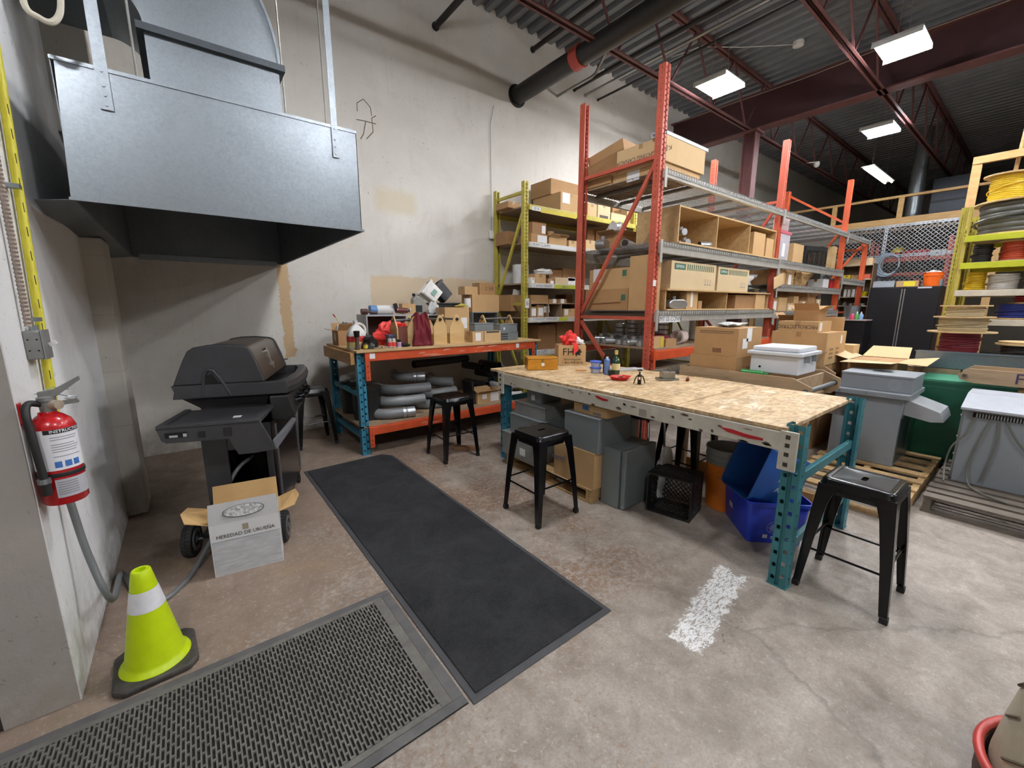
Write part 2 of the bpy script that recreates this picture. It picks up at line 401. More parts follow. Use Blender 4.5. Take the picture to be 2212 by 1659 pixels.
tag(MB().tube([(XG-.13, 5.5, 5.40), (XG-.13, 3.2, 5.36), (XG-.13, 1.6, 5.40), (XG-.13, -.5, 5.37), (XG-.13, -4, 5.40)], .008, 6).build('girder_cable', pm('grey_wire', '#8d887d', .6)), 'thin pale cable strung along the girder', 'cable')
c = G(1764, 356, 4.72)
t = T('dome_camera', 'small white dome camera under the roof beyond the girder', 'camera', c)
MB().lathe([(.05, .06), (.06, .02), (.055, -.02), (.03, -.05), (.001, -.06)], 18).build('dome', pm('white_plastic', '#e6e4df', .4), t, smooth=True); MB().cyl((0, 0, .06), (0, 4.0-c.y, .09), .012, n=8).build('stem', pm('white_plastic', '#e6e4df', .4), t)
t = T('steel_column', 'dark red steel column holding the girder behind the tall red rack', 'column', (XG, 4.0, 0))
MB().box(-.1, .1, -.11, -.095, 0, 4.8).box(-.1, .1, .095, .11, 0, 4.8).build('flange', M_redsteel, t)
MB().box(-.006, .006, -.095, .095, 0, 4.8).build('web', M_redsteel, t)
MB().box(-.16, .16, -.16, .16, 4.76, 4.8).box(-.16, .16, -.16, .16, 0, .02).build('end_plate', M_redsteel, t)

# pipes and conduits running out from the back wall under the deck
M_blackpipe = pm('black_iron_pipe', '#2c2b2b', .45, .3, '#3b3532', 6, .6)
M_emt = pm('steel_conduit', '#a4a49f', .32, .8, '#7f7f7b', 8, .5)
def run(name, px, r, mat, label, y0=YN, n=14):
    p = PY(px[0], px[1], YW); t = T(name, label, 'pipe', p)
    MB().cyl((0, .02, 0), (0, y0-YW, 0), r, n=n).build('barrel', mat, t, smooth=True)
    MB().cyl((0, -.02, 0), (0, 0, 0), r*1.3, n=n).build('wall_collar', mat, t, smooth=True)
    return t, p
t, p = run('drain_pipe', (1116, 208), .125, M_blackpipe, 'thick black drain pipe running out of the back wall under the roof', n=24)
qy = PX(1250, 122, p.x).y
MB().cyl((0, qy-YW-.07, 0), (0, qy-YW+.07, 0), .142, n=24).build('coupling', pm('red_coupling', '#b4483c', .5), t, smooth=True)
run('sprinkler_pipe', (940, 58), .04, M_blackpipe, 'thin black pipe stub at the top, left of all the roof pipes')
run('sprinkler_pipe', (1150, 108), .035, M_blackpipe, 'thin black pipe above the thick drain pipe')
run('sprinkler_pipe', (1240, 193), .032, M_blackpipe, 'thin black pipe directly right of the thick drain pipe')
run('conduit', (1264, 206), .022, M_emt, 'bright steel conduit right of the drain pipe, running straight along the roof')
run('conduit', (1291, 216), .018, M_blackpipe, 'dark conduit rightmost of the thin roof pipes')
p = PY(1204, 208, YW); q1 = PY(1204, 208, YW)+Vector((0, -.75, 0)); q2 = q1+Vector((.05, -.28, .28)); q3 = Vector((q2.x, YN, q2.z))
tag(MB().tube([p+Vector((0, .02, 0)), q1, q1+Vector((.01, -.08, .03)), q2-Vector((0, -.06, .03)), q2, q3], .022, 10).build('conduit', M_emt, smooth=True, loc=p, world=True),
    'bent steel conduit with an offset near the back wall', 'pipe')
# smoke detector and its cable
c = G(1725, 92, ZC-.02)
t = T('smoke_detector', 'small white round detector on the roof deck', 'detector', c)
MB().lathe([(.075, .02), (.08, 0), (.075, -.05), (.05, -.06)], 20).build('housing', pm('white_plastic', '#e6e4df', .4), t, smooth=True)
MB().tube([(.07, 0, 0), (-.6, .6, -.01), (-1.2, 1.0, -.03), (-1.45, 1.35, -.12)], .006, 6).build('cable', pm('white_plastic', '#e6e4df', .4), t)
# loose wire hanging down the back wall to a small white box
p0, p1 = PY(1066, 228, YW-.02), PY(1061, 498, YW-.02)
t = T('hanging_wire', 'thin wire hanging down the back wall to a small white pull box', 'wire', p1)
MB().tube([p0, PY(1059, 270, YW-.02), PY(1061, 400, YW-.015), p1], .004, 6).build('wire', pm('grey_wire', '#8d887d', .6), t, world=True)
MB().box(p1.x-.045, p1.x+.045, YW-.06, YW, p1.z-.13, p1.z).build('pull_box', pm('white_plastic', '#e6e4df', .4), t, world=True, bev=.015)
# broken plaster and cracks on the back wall
for l in ([(792, 300), (806, 285), (803, 255), (812, 250)], [(770, 258), (790, 262), (812, 268)], [(772, 240), (771, 222), (785, 214), (800, 232), (803, 250)], [(790, 262), (785, 290), (779, 300)]):
    m = MB().tube([PY(x, y, YW-.001) for x, y in l], .005, 5)
    m.build('plaster_crack', pm('crack_shadow', '#6a5f50', .9), wb)
# high bay lamps
M_tube = emat('lamp_tube', '#f8faff', LAMP_POWER); M_house = pm('lamp_housing', '#d8d8d4', .35, .3)
def lamp(i, x, y):
    lab = ['bright high bay lamp nearest the back wall, above the tall red rack', 'bright high bay lamp at the upper right, largest and highest in view', 'bright high bay lamp beyond the girder, lowest and farthest of the three'][i] if i < 3 else 'high bay lamp outside the picture, '+['over the long carpet mat', 'added to brighten the left wall', 'over the aisle right of the camera', 'over the far end of the hall behind the camera', 'beyond the girder on the right', 'over the door behind the camera', 'deep in the hall to the right'][i-3]
    t = T('high_bay_lamp', lab, 'lamp', (x, y, LAMP_Z), group='high bay lamps under the roof')
    MB().box(-.29, .29, -.235, .235, .045, .06).box(-.29, -.28, -.235, .235, -.005, .05).box(.28, .29, -.235, .235, -.005, .05).build('reflector', M_house, t)
    MB().box(-.12, .12, -.07, .07, .06, .12).build('ballast_box', M_house, t)
    for k in range(6):
        yy = -.19+k*.076
        MB().cyl((-.275, yy, .015), (.275, yy, .015), .022, n=8).build('tube', M_tube, t, smooth=True)
    MB().bar((-.25, 0, .06), (-.15, 0, ZC-LAMP_Z), .006, .006).bar((.25, 0, .06), (.15, 0, ZC-LAMP_Z), .006, .006).build('hanger_wire', M_emt, t)
for i, (x, y) in enumerate(LAMPS): lamp(i, x, y)
# ================================================================== hood, duct and hangers
M_galv = galv(); M_galv2 = galv('galvanised_dull', '#8b9095', '#6c7277', .45)
HZ0, HZ1, HY = 2.04, 2.62, 2.81
t = T('extraction_hood', 'large galvanised sheet metal extraction hood hanging over the barbecue', 'hood', (.3, 4.2, HZ0))
def sheet(poly, th, nrm):  # thin plate from a 3D polygon
    m = MB(); n = len(poly); a = [Vector(p) for p in poly]; b = [p+Vector(nrm)*th for p in a]
    return m.add(a+b, [tuple(range(n))[::-1], tuple(range(n, 2*n))]+[(i, (i+1) % n, n+(i+1) % n, n+i) for i in range(n)])
X0, X1 = -.335, .965
sheet([(X0-.01, HY, HZ0), (X1, HY, HZ0), (X1, HY, HZ1), (X0+.015, HY, HZ1)], .004, (0, 1, 0)).build('front_panel', M_galv, t, world=True)
sheet([(X1-.004, HY, HZ0), (X1-.004, 5.64, HZ0), (X1-.004, 5.64, HZ1), (X1-.004, HY, HZ1)], .004, (1, 0, 0)).build('side_panel', M_galv2, t, world=True)
sheet([(X0, HY+.004, HZ0), (X0, 5.64, HZ0), (X0, 5.64, HZ1), (X0, HY+.004, HZ1)], .004, (1, 0, 0)).build('side_panel', M_galv2, t, world=True)
MB().box(X0, X1, HY+.006, 5.64, HZ1-.012, HZ1-.006).build('top_panel', M_galv2, t, world=True)
MB().box(X0, X1, 5.636, 5.64, HZ0, HZ1).build('back_panel', M_galv2, t, world=True)
MB().box(X0-.015, X1+.012, HY-.012, HY, HZ0-.006, HZ0+.006).box(X1, X1+.012, HY, 5.64, HZ0-.006, HZ0+.006).box(X0+.05, X1-.05, 5.60, 5.64, HZ0-.02, HZ0+.03).build('bottom_lip', M_galv, t, world=True)
MB().grid([[(X0, y, HZ0), (-.49+(.012 if i == 0 else 0), y+(.10 if i == 0 else 0), HZ0-.004-.02*(i % 2))] for i, y in enumerate((HY, 3.2, 3.7, 4.2, 4.8, 5.6))]).build('side_skirt', M_galv2, t, world=True, solid=.003)
MB().box(X0, X1, HY-.005, HY, HZ1-.012, HZ1+.004).build('top_seam', M_galv, t, world=True)
# duct: riser, flange and curved elbow that turns to the left wall
t = T('exhaust_duct', 'galvanised square exhaust duct rising from the hood and curving left', 'duct', (.31, 3.4, HZ1))
MB().box(0, .62, 3.1, 3.7, HZ1, 2.97).build('riser', M_galv, t, world=True)
MB().box(-.03, .65, 3.07, 3.1, 2.955, 2.99).box(-.03, .65, 3.7, 3.73, 2.955, 2.99).box(-.03, 0, 3.1, 3.7, 2.955, 2.99).box(.62, .65, 3.1, 3.7, 2.955, 2.99).build('flange', galv('galvanised_dark', '#5f6468', '#4a4f54', .5), t, world=True)
xc, zc, ri, ro = -.15, 2.99, .15, .77; N = 14
arc = [(xc+ro*cos(pi/2*k/N), zc+ro*sin(pi/2*k/N)) for k in range(N+1)]+[(xc+ri*cos(pi/2*k/N), zc+ri*sin(pi/2*k/N)) for k in range(N, -1, -1)]
m = MB(); n2 = N+1
for yy in (3.1, 3.7):
    b = len(m.v); m.v += [Vector((p[0], yy, p[1])) for p in arc]
    for k in range(N): m.f.append((b+k, b+k+1, b+2*n2-2-k, b+2*n2-1-k))
for lo in (0, n2):
    for k in range(N): m.f.append((lo+k, lo+k+1, 2*n2+lo+k+1, 2*n2+lo+k))
m.build('elbow', M_galv, t, world=True, smooth=True)
for yy in (3.088, 3.7):
    m = MB()
    for k in range(N):
        a, b = Vector((xc+(ro+.004)*cos(pi/2*k/N), yy+.006, zc+(ro+.004)*sin(pi/2*k/N))), Vector((xc+(ro+.004)*cos(pi/2*(k+1)/N), yy+.006, zc+(ro+.004)*sin(pi/2*(k+1)/N)))
        m.bar(a, b, .014, .014, (0, 1, 0))
    m.build('elbow_seam', M_galv, t, world=True)
MB().box(-.49, xc, 3.1, 3.7, zc+ri, zc+ro).build('outlet', M_galv2, t, world=True)
# two flat hanger straps riveted to the hood front and three threaded rods
for (pt, pb, lab) in (((720, 250), (727, 340), 'long flat steel hanger strap at the right end of the hood'), ((212, 60), (232, 237), 'wide flat steel hanger strap near the left end of the hood')):
    a, b = PY(*pt, HY-.012), PY(*pb, HY-.012); w = .045 if a.x < .3 else .035
    t = T('hanger_strap', lab, 'strap', (b.x, HY-.006, b.z), group='hood hanger straps')
    MB().box(-w/2, w/2, -.004, .001, 0, 5.7-b.z).build('strap', M_galv, t)
    for dz in (.02, .06, .10, .16):
        MB().cyl((0, -.004, dz), (0, -.009, dz), .006, n=8).build('rivet', M_galv, t)
for (x, y, Y, lab) in ((288, 110, 3.0, 'thin threaded rod between the strap and the duct'), (606, 120, 3.9, 'thin hanger rod just right of the square duct'), (695, 140, 4.1, 'thin hanger rod beside the right hanger strap')):
    p = PY(x, y, Y); tag(MB().cyl((0, 0, 0), (0, 0, 5.72-HZ1), .006, n=8).build('hanger_rod', M_emt, loc=(p.x, Y, HZ1-.004), smooth=True), lab, 'rod', 'hood hanger rods')
# hanging cable loop at the top left corner
a = [(-.44, 2.6, 3.1), (-.43, 2.62, 2.75), (-.42, 2.68, 2.62), (-.40, 2.8, 2.585), (-.38, 2.92, 2.62), (-.37, 2.96, 2.75), (-.37, 2.98, 3.2)]
def smooth_path(pts, k=6):
    pts = [Vector(p) for p in pts]; out = []
    for i in range(len(pts)-1):
        p0, p1, p2, p3 = pts[max(i-1, 0)], pts[i], pts[i+1], pts[min(i+2, len(pts)-1)]
        for j in range(k):
            t_ = j/k; out.append(.5*((2*p1)+(p2-p0)*t_+(2*p0-5*p1+4*p2-p3)*t_*t_+(3*p1-p0-3*p2+p3)*t_**3))
    return out+[pts[-1]]
LP = [PY(x, y, Y) for x, y, Y in ((40, -90, 2.62), (52, 8, 2.62), (85, 38, 2.63), (112, 48, 2.64), (129, 30, 2.65), (131, -10, 2.66), (128, -100, 2.66))]
tag(MB().tube(smooth_path(LP), .011, 8).build('cable_loop', pm('cream_cable', '#d8d2bf', .5), smooth=True, loc=LP[3], world=True), 'pale cable hanging in a loop at the top left corner', 'cable')

# ================================================================== left wall: conduit, switch, extinguisher
M_yel = pm('yellow_pipe_paint', '#d9cf35', .45, 0, '#b9a92b', 10, .5)
a, b = PX(4, 225, -.478), PX(104, 856, -.478); top = a+(a-b)*2.2
t = T('gas_pipe', 'yellow gas pipe running down the white left wall', 'pipe', b)
MB().cyl(top, b-Vector((0, 0, .35)), .015, n=14).build('barrel', M_yel, t, smooth=True, world=True)
for y in (402, 690):
    c = PX(30+(y-402)*.155, y, -.478); MB().box(-.5, -.46, c.y-.02, c.y+.02, c.z-.008, c.z+.008).build('pipe_clip', M_galv, t, world=True)
m = MB(); ink = pm('black_print', '#1d1c1a', .6)
for k in range(12):
    c = b+(a-b)*(.08+k*.083); m.box(c.x+.0146, c.x+.0155, c.y-.006, c.y+.004, c.z-.025, c.z+.012)
m.build('stencil_marks', ink, t, world=True)
# armoured cable
a, b = PX(2, 395, -.48), PX(61, 705, -.48); pts = []; rs = []
top = a+(a-b)*1.2
for k in range(150):
    pts.append(top+(b-top)*(k/149)); rs.append(.0115 if k % 2 else .0088)
t = T('armoured_cable', 'ribbed armoured cable running down to the grey switch box', 'cable', b)
MB().tube(pts, rs, 10).build('sheath', pm('flex_steel', '#a3958a', .4, .5), t, world=True)
# switch box
M_cast = pm('cast_box_grey', '#9a9b98', .45, .6, '#7b7c7a', 12, .6)
t = T('switch_box', 'grey metal switch box with white toggle on the left wall', 'switch', (XL, 2.475, 1.355))
MB().box(0, .048, -.055, .055, 0, .112).build('box', M_cast, t, bev=.006)
MB().box(.048, .053, -.057, .057, -.002, .114).build('cover', M_cast, t, bev=.002)
m = MB()
for y_, z_ in ((.012, .035), (.036, .035), (.012, .078), (.036, .078)): m.cyl((y_, -.0556, z_), (y_, -.052, z_), .0035, n=8)
m.build('knockout', ink, t)
MB().obox((.066, .012, .058), (.026, .010, .016), 0, 0, -.5).build('toggle', pm('white_plastic', '#e6e4df', .4), t)
MB().cyl((.022, .01, .112), (.022, .01, .13), .014, n=12).build('cable_clamp', M_galv, t)
# fire extinguisher
M_red = pm('extinguisher_red', '#b8161c', .28, 0, '#9c1218', 6, .4, coat=.3)
EX, EYY, EZ = -.432, 2.215, .835
t = T('fire_extinguisher', 'red fire extinguisher with white instruction label on the left wall', 'extinguisher', (EX, EYY, EZ), rz=radians(2))
R = .062
MB().lathe([(.02, .004), (R-.006, 0), (R, .008), (R, .292), (R-.008, .315), (R-.026, .332), (.024, .34), (.02, .35)], 32).build('cylinder', M_red, t, smooth=True)
def band(z0, z1, a0, a1, rr, n=18):
    return MB().grid([[(rr*cos(a0+(a1-a0)*k/n), rr*sin(a0+(a1-a0)*k/n), z) for k in range(n+1)] for z in (z0, z1)])
M_lab = pm('label_white', '#e9e9ec', .5, 0, '#d6d6da', 30, .3)
la = band(.135, .288, radians(-190), radians(40), R+.0012).build('instruction_label', M_lab, t, smooth=True)
band(.272, .288, radians(-105), radians(40), R+.0018).build('label_header', ink, la, smooth=True)
for k in range(9):
    for (s0, s1) in ((-185, -120), (-92, -20)):
        if (k*7+int(s0)) % 5: band(.185+k*.009, .1875+k*.009, radians(s0), radians(s1-(k*13 % 17)), R+.0018).build('print_line', pm('grey_print', '#8b8b90', .6), la)
hd = text('INSTRUCTIONS', .015, M_lab, la, Matrix.Identity(4), depth=0, bold=True)
for v_ in hd.data.vertices:
    a_ = radians(-42)+v_.co.x/R; v_.co = ((R+.0024)*cos(a_), (R+.0024)*sin(a_), .280+v_.co.y)
for a0 in (-92, -68, -46): band(.145, .168, radians(a0), radians(a0+17), R+.0018, 6).build('pictogram', pm('blue_print', '#3f72b8', .5), la)
lb = band(.03, .10, radians(-100), radians(20), R+.0012).build('rating_label', pm('label_grey', '#b9b9be', .5), t, smooth=True)
for k in range(6): band(.042+k*.009, .0455+k*.009, radians(-95), radians(-45), R+.0018).build('print_line', pm('grey_print', '#8b8b90', .6), lb)
MB().lathe([(R, .108), (R+.003, .110), (R+.003, .122), (R, .124)], 32, cap=False).build('strap', pm('black_rubber', '#1b1a1a', .6), t, smooth=True)
MB().lathe([(.02, .345), (.022, .35), (.022, .385), (.026, .387), (.026, .40), (.012, .405)], 18).build('valve', M_cast, t, smooth=True)
MB().prism([(-.018, .40), (.03, .402), (.095, .455), (.092, .468), (.02, .425), (-.018, .42)], 'y', -.012, .012).build('squeeze_handle', M_cast, t)
MB().prism([(-.01, .375), (.075, .385), (.085, .375), (.08, .37), (-.01, .362)], 'y', -.011, .011).build('carry_handle', M_cast, t)
MB().cyl((.014, -.012, .372), (.034, -.030, .372), .017, n=16).build('gauge', pm('gauge', '#c9b9a5', .3, .4), t, smooth=True)
MB().tube([(.03, -.012, .41), (.06, -.03, .40), (.085, -.03, .40), (.075, -.03, .385), (.05, -.02, .392)], .0018, 6).build('pull_pin', M_galv, t)
MB().tube([(.06, .01, .42), (.02, .03, .43), (-.03, .02, .41)], .0018, 6).build('plastic_seal', pm('seal_green', '#8da99a', .5), t)
MB().tube(smooth_path([(-.012, -.005, .375), (-.04, -.03, .385), (-.045, -.062, .355), (-.04, -.074, .28), (-.035, -.078, .17), (-.032, -.078, .11)]), .0115, 10).build('hose', pm('black_rubber', '#1b1a1a', .6), t, smooth=True)
MB().cyl((-.032, -.078, .11), (-.032, -.078, .055), .0155, .013, n=12).build('nozzle', pm('black_rubber', '#1b1a1a', .6), t, smooth=True)
MB().lathe([(.018, .10), (.018, .118)], 12, (-.033, -.078, 0)).build('hose_clip', M_galv, t)
t2 = T('extinguisher_bracket', 'red wall hook holding the fire extinguisher', 'bracket', (XL, 2.215, EZ+.33))
MB().box(0, .008, -.03, -.006, -.02, .06).box(0, .05, -.03, -.012, -.02, -.008).box(.044, .05, -.03, -.012, -.02, .02).build('hook', M_red, t2, bev=.003)
# grey gas hose from the wall, across the floor, into the barbecue
HP = [Vector(p) for p in ((-.478, 2.42, .95), (-.465, 2.42, .75), (-.44, 2.40, .50), (-.40, 2.42, .26))]+[G(262, 1258, .02)+Vector((0, .06, .03)), G(300, 1290, .012), G(345, 1300, .012), G(395, 1262, .012), G(430, 1215, .03)]+[Vector((.02, 3.16, .16)), Vector((.08, 3.20, .34)), Vector((.17, 3.24, .48)), Vector((.27, 3.33, .52))]
tag(MB().tube(smooth_path(HP), .013, 10).build('gas_hose', pm('grey_hose', '#6f7272', .45), smooth=True, loc=HP[5], world=True), 'grey gas hose looping from the left wall across the floor to the barbecue', 'hose')

# ================================================================== traffic cone
t = T('traffic_cone', 'lime green traffic cone with a white band on a black base', 'cone', (-.268, 2.225, 0), rz=.06)
h = .143; c = .035
def octa(h, c): return [(-h+c, -h), (h-c, -h), (h, -h+c), (h, h-c), (h-c, h), (-h+c, h), (-h, h-c), (-h, -h+c)]
M_rub = pm('cone_rubber', '#2c2a28', .6, 0, '#575049', 18, .7, bump=.2)
MB().prism(octa(h, c), 'z', 0, .03).build('base', M_rub, t, bev=.01)
M_lime = pm('lime_plastic', '#c6e000', .42, 0, '#a9bd0a', 7, .45)
def cr(z): return .108-(z-.03)*(.108-.034)/(.455-.03)
MB().lathe([(.125, .028), (.122, .036), (.108, .046)]+[(cr(z), z) for z in (.06, .15, .25, .293)], 40, cap=False).build('cone_body', M_lime, t, smooth=True)
MB().lathe([(cr(z)+.0012, z) for z in (.291, .33, .379)], 40, cap=False).build('reflective_band', pm('cone_white', '#e6e6e8', .5, 0, '#cfcfd2', 20, .6), t, smooth=True)
MB().lathe([(cr(z), z) for z in (.377, .42, .458)]+[(.030, .462), (.018, .462), (.017, .40), (.001, .40)], 40, cap=False).build('cone_tip', M_lime, t, smooth=True)

# ================================================================== mats
t = T('carpet_mat', 'long charcoal carpet mat with rubber border on the concrete', 'mat', (1.16, 2.69, 0))
A = [(.735, 1.19), (1.583, 1.19), (1.583, 4.10), (1.50, 4.205), (.735, 4.185)]
M_mr = pm('mat_rubber', '#3a3a3c', .65, 0, '#47474a', 8, .5)
MB().prism(A, 'z', .001, .006).build('rubber_border', M_mr, t, world=True, bev=.003)
q = NT('mat_carpet'); nz = q.noise(3.2, 6, .7, .6); n2 = q.noise(300, 3, .85)
cc = q.mix(q.ramp(nz, .36, .66), lin('#3d3d3e'), lin('#2a2a2b')); cc = q.mix(q.math('MULTIPLY', q.ramp(q.noise(130, 3, .85), .45, .7), .5), cc, lin('#4c4c50')); cc = q.mix(q.math('MULTIPLY', q.ramp(q.noise(46, 3, .6), .70, .73), .6), cc, lin('#17171a'))
q.set('Base Color', cc); q.set('Roughness', 1.0); q.set('Specular IOR Level', .1); q.bump(n2, .9, .006); M_carpet = q.m
MB().prism([(.765, 1.225), (1.555, 1.225), (1.555, 4.085), (1.482, 4.178), (.765, 4.158)], 'z', .005, .012).build('carpet', M_carpet, t, world=True, bev=.003)
t = T('scraper_mat', 'slotted black rubber scraper mat in front of the cone', 'mat', (-.1, 1.63, 0), rz=.0)
sx0, sx1, sy0, sy1 = -.95, .722, 1.21, 2.06
M_sr = pm('scraper_rubber', '#5b5853', .75, 0, '#77736c', 14, .7, bump=.2); M_sd = pm('scraper_dark', '#24221f', .8)
MB().box(sx0, sx1, sy0, sy1, .001, .005).build('base_sheet', M_sd, t, world=True)
MB().box(sx0, sx1, sy0, sy0+.04, .005, .010).box(sx0, sx1, sy1-.04, sy1, .005, .010).box(sx0, sx0+.04, sy0+.04, sy1-.04, .005, .010).box(sx1-.05, sx1, sy0+.04, sy1-.04, .005, .010).build('rubber_border', pm('scraper_edge', '#4c4b4b', .7, 0, '#6d6a66', 10, .6), t, world=True, bev=.004)
MB().box(sx1-.095, sx1-.05, sy0+.04, sy1-.04, .005, .012).box(sx0+.04, sx1-.095, sy0+.04, sy0+.065, .005, .012).box(sx0+.04, sx1-.095, sy1-.065, sy1-.04, .005, .012).build('inner_border', M_sr, t, world=True, bev=.002)
m = MB(); px_ = .0142; sl = .043; gap = .009; x = sx0+.04; k = 0
while x < sx1-.095:
    m.box(x, x+.0055, sy0+.065, sy1-.065, .005, .013)
    y = sy0+.065+(sl+gap)/2*(k % 2)
    while y < sy1-.075:
        m.box(x+.0055, x+px_, y, min(y+gap, sy1-.065), .005, .0125); y += sl+gap
    x += px_; k += 1
g = m.build('slot_grid', M_sr, t, world=True); g['kind'] = 'stuff'

# ================================================================== counter stools
M_blk = pm('black_gloss_enamel', '#070708', .24, 0, '#0b0b0d', 8, .4, spec=.4)
def sq_loop(h, r, n=32, z=0):
    out = []
    for k in range(4):
        cx_, cy_ = [(h-r, h-r), (-h+r, h-r), (-h+r, -h+r), (h-r, -h+r)][k]
        for j in range(n//4):
            a = pi/2*k+pi/2*j/(n//4-1); out.append((cx_+r*cos(a), cy_+r*sin(a), z))
    return out
def make_stool(label, loc, rz=0):
    t = T('counter_stool', label, 'stool', loc, rz, 'black metal counter stools')
    ZS = .655
    slot = []
    for k in range(32):
        a = 2*pi*(k+.5)/32-pi/4+pi/4; cx_ = .022 if cos(a) > 0 else -.022; slot.append((cx_+.013*cos(a), .013*sin(a)))
    m = MB(); L = [[(x, y, ZS-.012) for x, y in slot], [(x, y, ZS-.0035) for x, y in slot], sq_loop(.118, .024, z=ZS-.0035), sq_loop(.120, .024, z=ZS-.0032), sq_loop(.123, .025, z=ZS), sq_loop(.125, .026, z=ZS), sq_loop(.138, .03, z=ZS), sq_loop(.142, .032, z=ZS-.0005), sq_loop(.150, .036, z=ZS-.004), sq_loop(.155, .04, z=ZS-.011), sq_loop(.157, .04, z=ZS-.03), sq_loop(.160, .04, z=ZS-.034), sq_loop(.162, .04, z=ZS-.062), sq_loop(.158, .04, z=ZS-.062), sq_loop(.152, .036, z=ZS-.02), sq_loop(.13, .03, z=ZS-.008)]
    m.grid(L, True).build('seat', M_blk, t, smooth=True)
    for sx in (1, -1):
        for sy in (1, -1):
            def Lsec(c, w, th, z): return [(sx*p[0], sy*p[1], z) for p in ((c, c), (c-w, c), (c-w, c-th), (c-th*1.6, c-th*1.6), (c-th, c-w), (c, c-w))]
            m = MB(); secs = [Lsec(.161, .105, .006, ZS-.034), Lsec(.164, .075, .006, ZS-.075), Lsec(.17, .062, .007, ZS-.14), Lsec(.188, .048, .008, .30), Lsec(.205, .034, .009, .03)]
            m.grid(secs, True); n = len(m.v); m.f.append(tuple(range(6))); m.f.append(tuple(range(n-6, n)))
            lg = m.build('leg', M_blk, t)
            f = .197; MB().box(sx*(f-.022), sx*(f+.012), sy*(f-.022), sy*(f+.012), 0, .035).build('rubber_foot', pm('black_rubber', '#1b1a1a', .6), lg, bev=.003)
    for k in range(4):
        M = Matrix.Rotation(pi/2*k, 4, 'Z'); z = .235 if k % 2 else .27
        c = .175
        MB().cyl((-c, c-.004, z), (c, c-.004, z), .0065, n=8).xf(M).build('stretcher', M_blk, t, smooth=True)
    m = MB()
    for k in range(4):
        M = Matrix.Rotation(pi/2*k, 4, 'Z'); b = MB().box(-.09, .09, .145, .149, ZS-.085, ZS-.05).xf(M); m.add(b.v, b.f)
    m.build('apron', M_blk, t)
    return t
st0 = make_stool('black metal stool nearest the camera, beside the blue table leg', (2.782, .492, 0))
copy_tree(st0, (2.02, 2.235, 0), 0, 'black metal stool standing in front of the plywood table, facing the long mat')
copy_tree(st0, (2.105, 3.735, 0), 0, 'black metal stool standing in front of the orange workbench')
copy_tree(st0, (1.04, 5.08, 0), 0, 'black metal stool half hidden behind the barbecue, against the back wall')
# ================================================================== barbecue (local x = towards its front, y = along its length)
M_bb = pm('barbecue_black', '#242425', .45, .2, '#2f2e2d', 10, .6); M_bl = pm('barbecue_plastic', '#38383a', .5, 0, '#2c2c2e', 12, .6, bump=.12, bscale=200)
M_lid = pm('lid_brown_enamel', '#5c5148', .3, .4, '#463d36', 4, .6)
bq = T('barbecue', 'black gas barbecue with closed hood and folding side shelf', 'barbecue', (-.09, 3.15, 0), rz=atan2(-.32, .947))
def wheel(u):
    w = MB().cyl((u-.028, 0, .1), (u+.028, 0, .1), .098, n=28).build('wheel', pm('wheel_plastic', '#232323', .6), bq)
    m = MB()
    for k in range(28):
        a = 2*pi*k/28
        for s in (-1, 1): m.obox((u+s*.013, .099*sin(a+s*.05), .1+.099*cos(a+s*.05)), (.023, .014, .006), 0, -a, 0)
    m.build('tread', pm('wheel_tread', '#2e2e2e', .7), w)
    MB().cyl((u+.028, 0, .1), (u+.034, 0, .1), .07, n=20, hollow=.02).cyl((u+.028, 0, .1), (u+.036, 0, .1), .022, n=14).build('hub', pm('hub_grey', '#5a5a5c', .5), w)
wheel(-.035); wheel(.485)
MB().cyl((-.06, 0, .1), (.51, 0, .1), .008, n=10).build('axle', M_galv, bq)
MB().box(.03, .46, -.02, 1.06, .10, .14).build('base_tray', M_bb, bq, bev=.008)
for u in (.07, .44):
    c = MB().box(u-.012, u+.012, .99, 1.03, .04, .1).build('caster', M_bb, bq); MB().cyl((u-.012, 1.01, .028), (u+.012, 1.01, .028), .028, n=14).build('caster_wheel', pm('wheel_plastic', '#232323', .6), c)
# cart: end panel with an opening, back, front door and far end
MB().box(.05, .19, .11, .125, .14, .80).box(.19, .45, .11, .125, .63, .80).box(.19, .45, .11, .125, .14, .17).box(.41, .45, .11, .125, .17, .63).build('end_panel', M_bl, bq, bev=.004)
m = MB()
for k in range(3): m.box(.10, .18, .1085, .111, .22+k*.035, .235+k*.035)
m.build('vent_slot', M_dark, bq)
MB().box(.05, .065, .125, 1.0, .14, .80).build('back_panel', M_bb, bq)
dr = MB().box(.45, .472, .115, 1.0, .14, .80).build('front_door', pm('door_gloss', '#2a2422', .18, .2, '#3a322e', 3, .6), bq, bev=.006)
for v_ in (.14, .95): MB().box(.472, .478, v_, v_+.02, .17, .78).build('door_trim', M_galv, dr)
MB().box(.065, .45, .985, 1.0, .14, .80).build('end_panel', M_bb, bq)
tk = MB().lathe([(.05, 0), (.125, .02), (.14, .08), (.14, .26), (.11, .33), (.03, .35), (.03, .40)], 20, (.26, .62, .14)).build('gas_bottle', pm('tank_dark', '#3b3b3c', .5), bq, smooth=True)
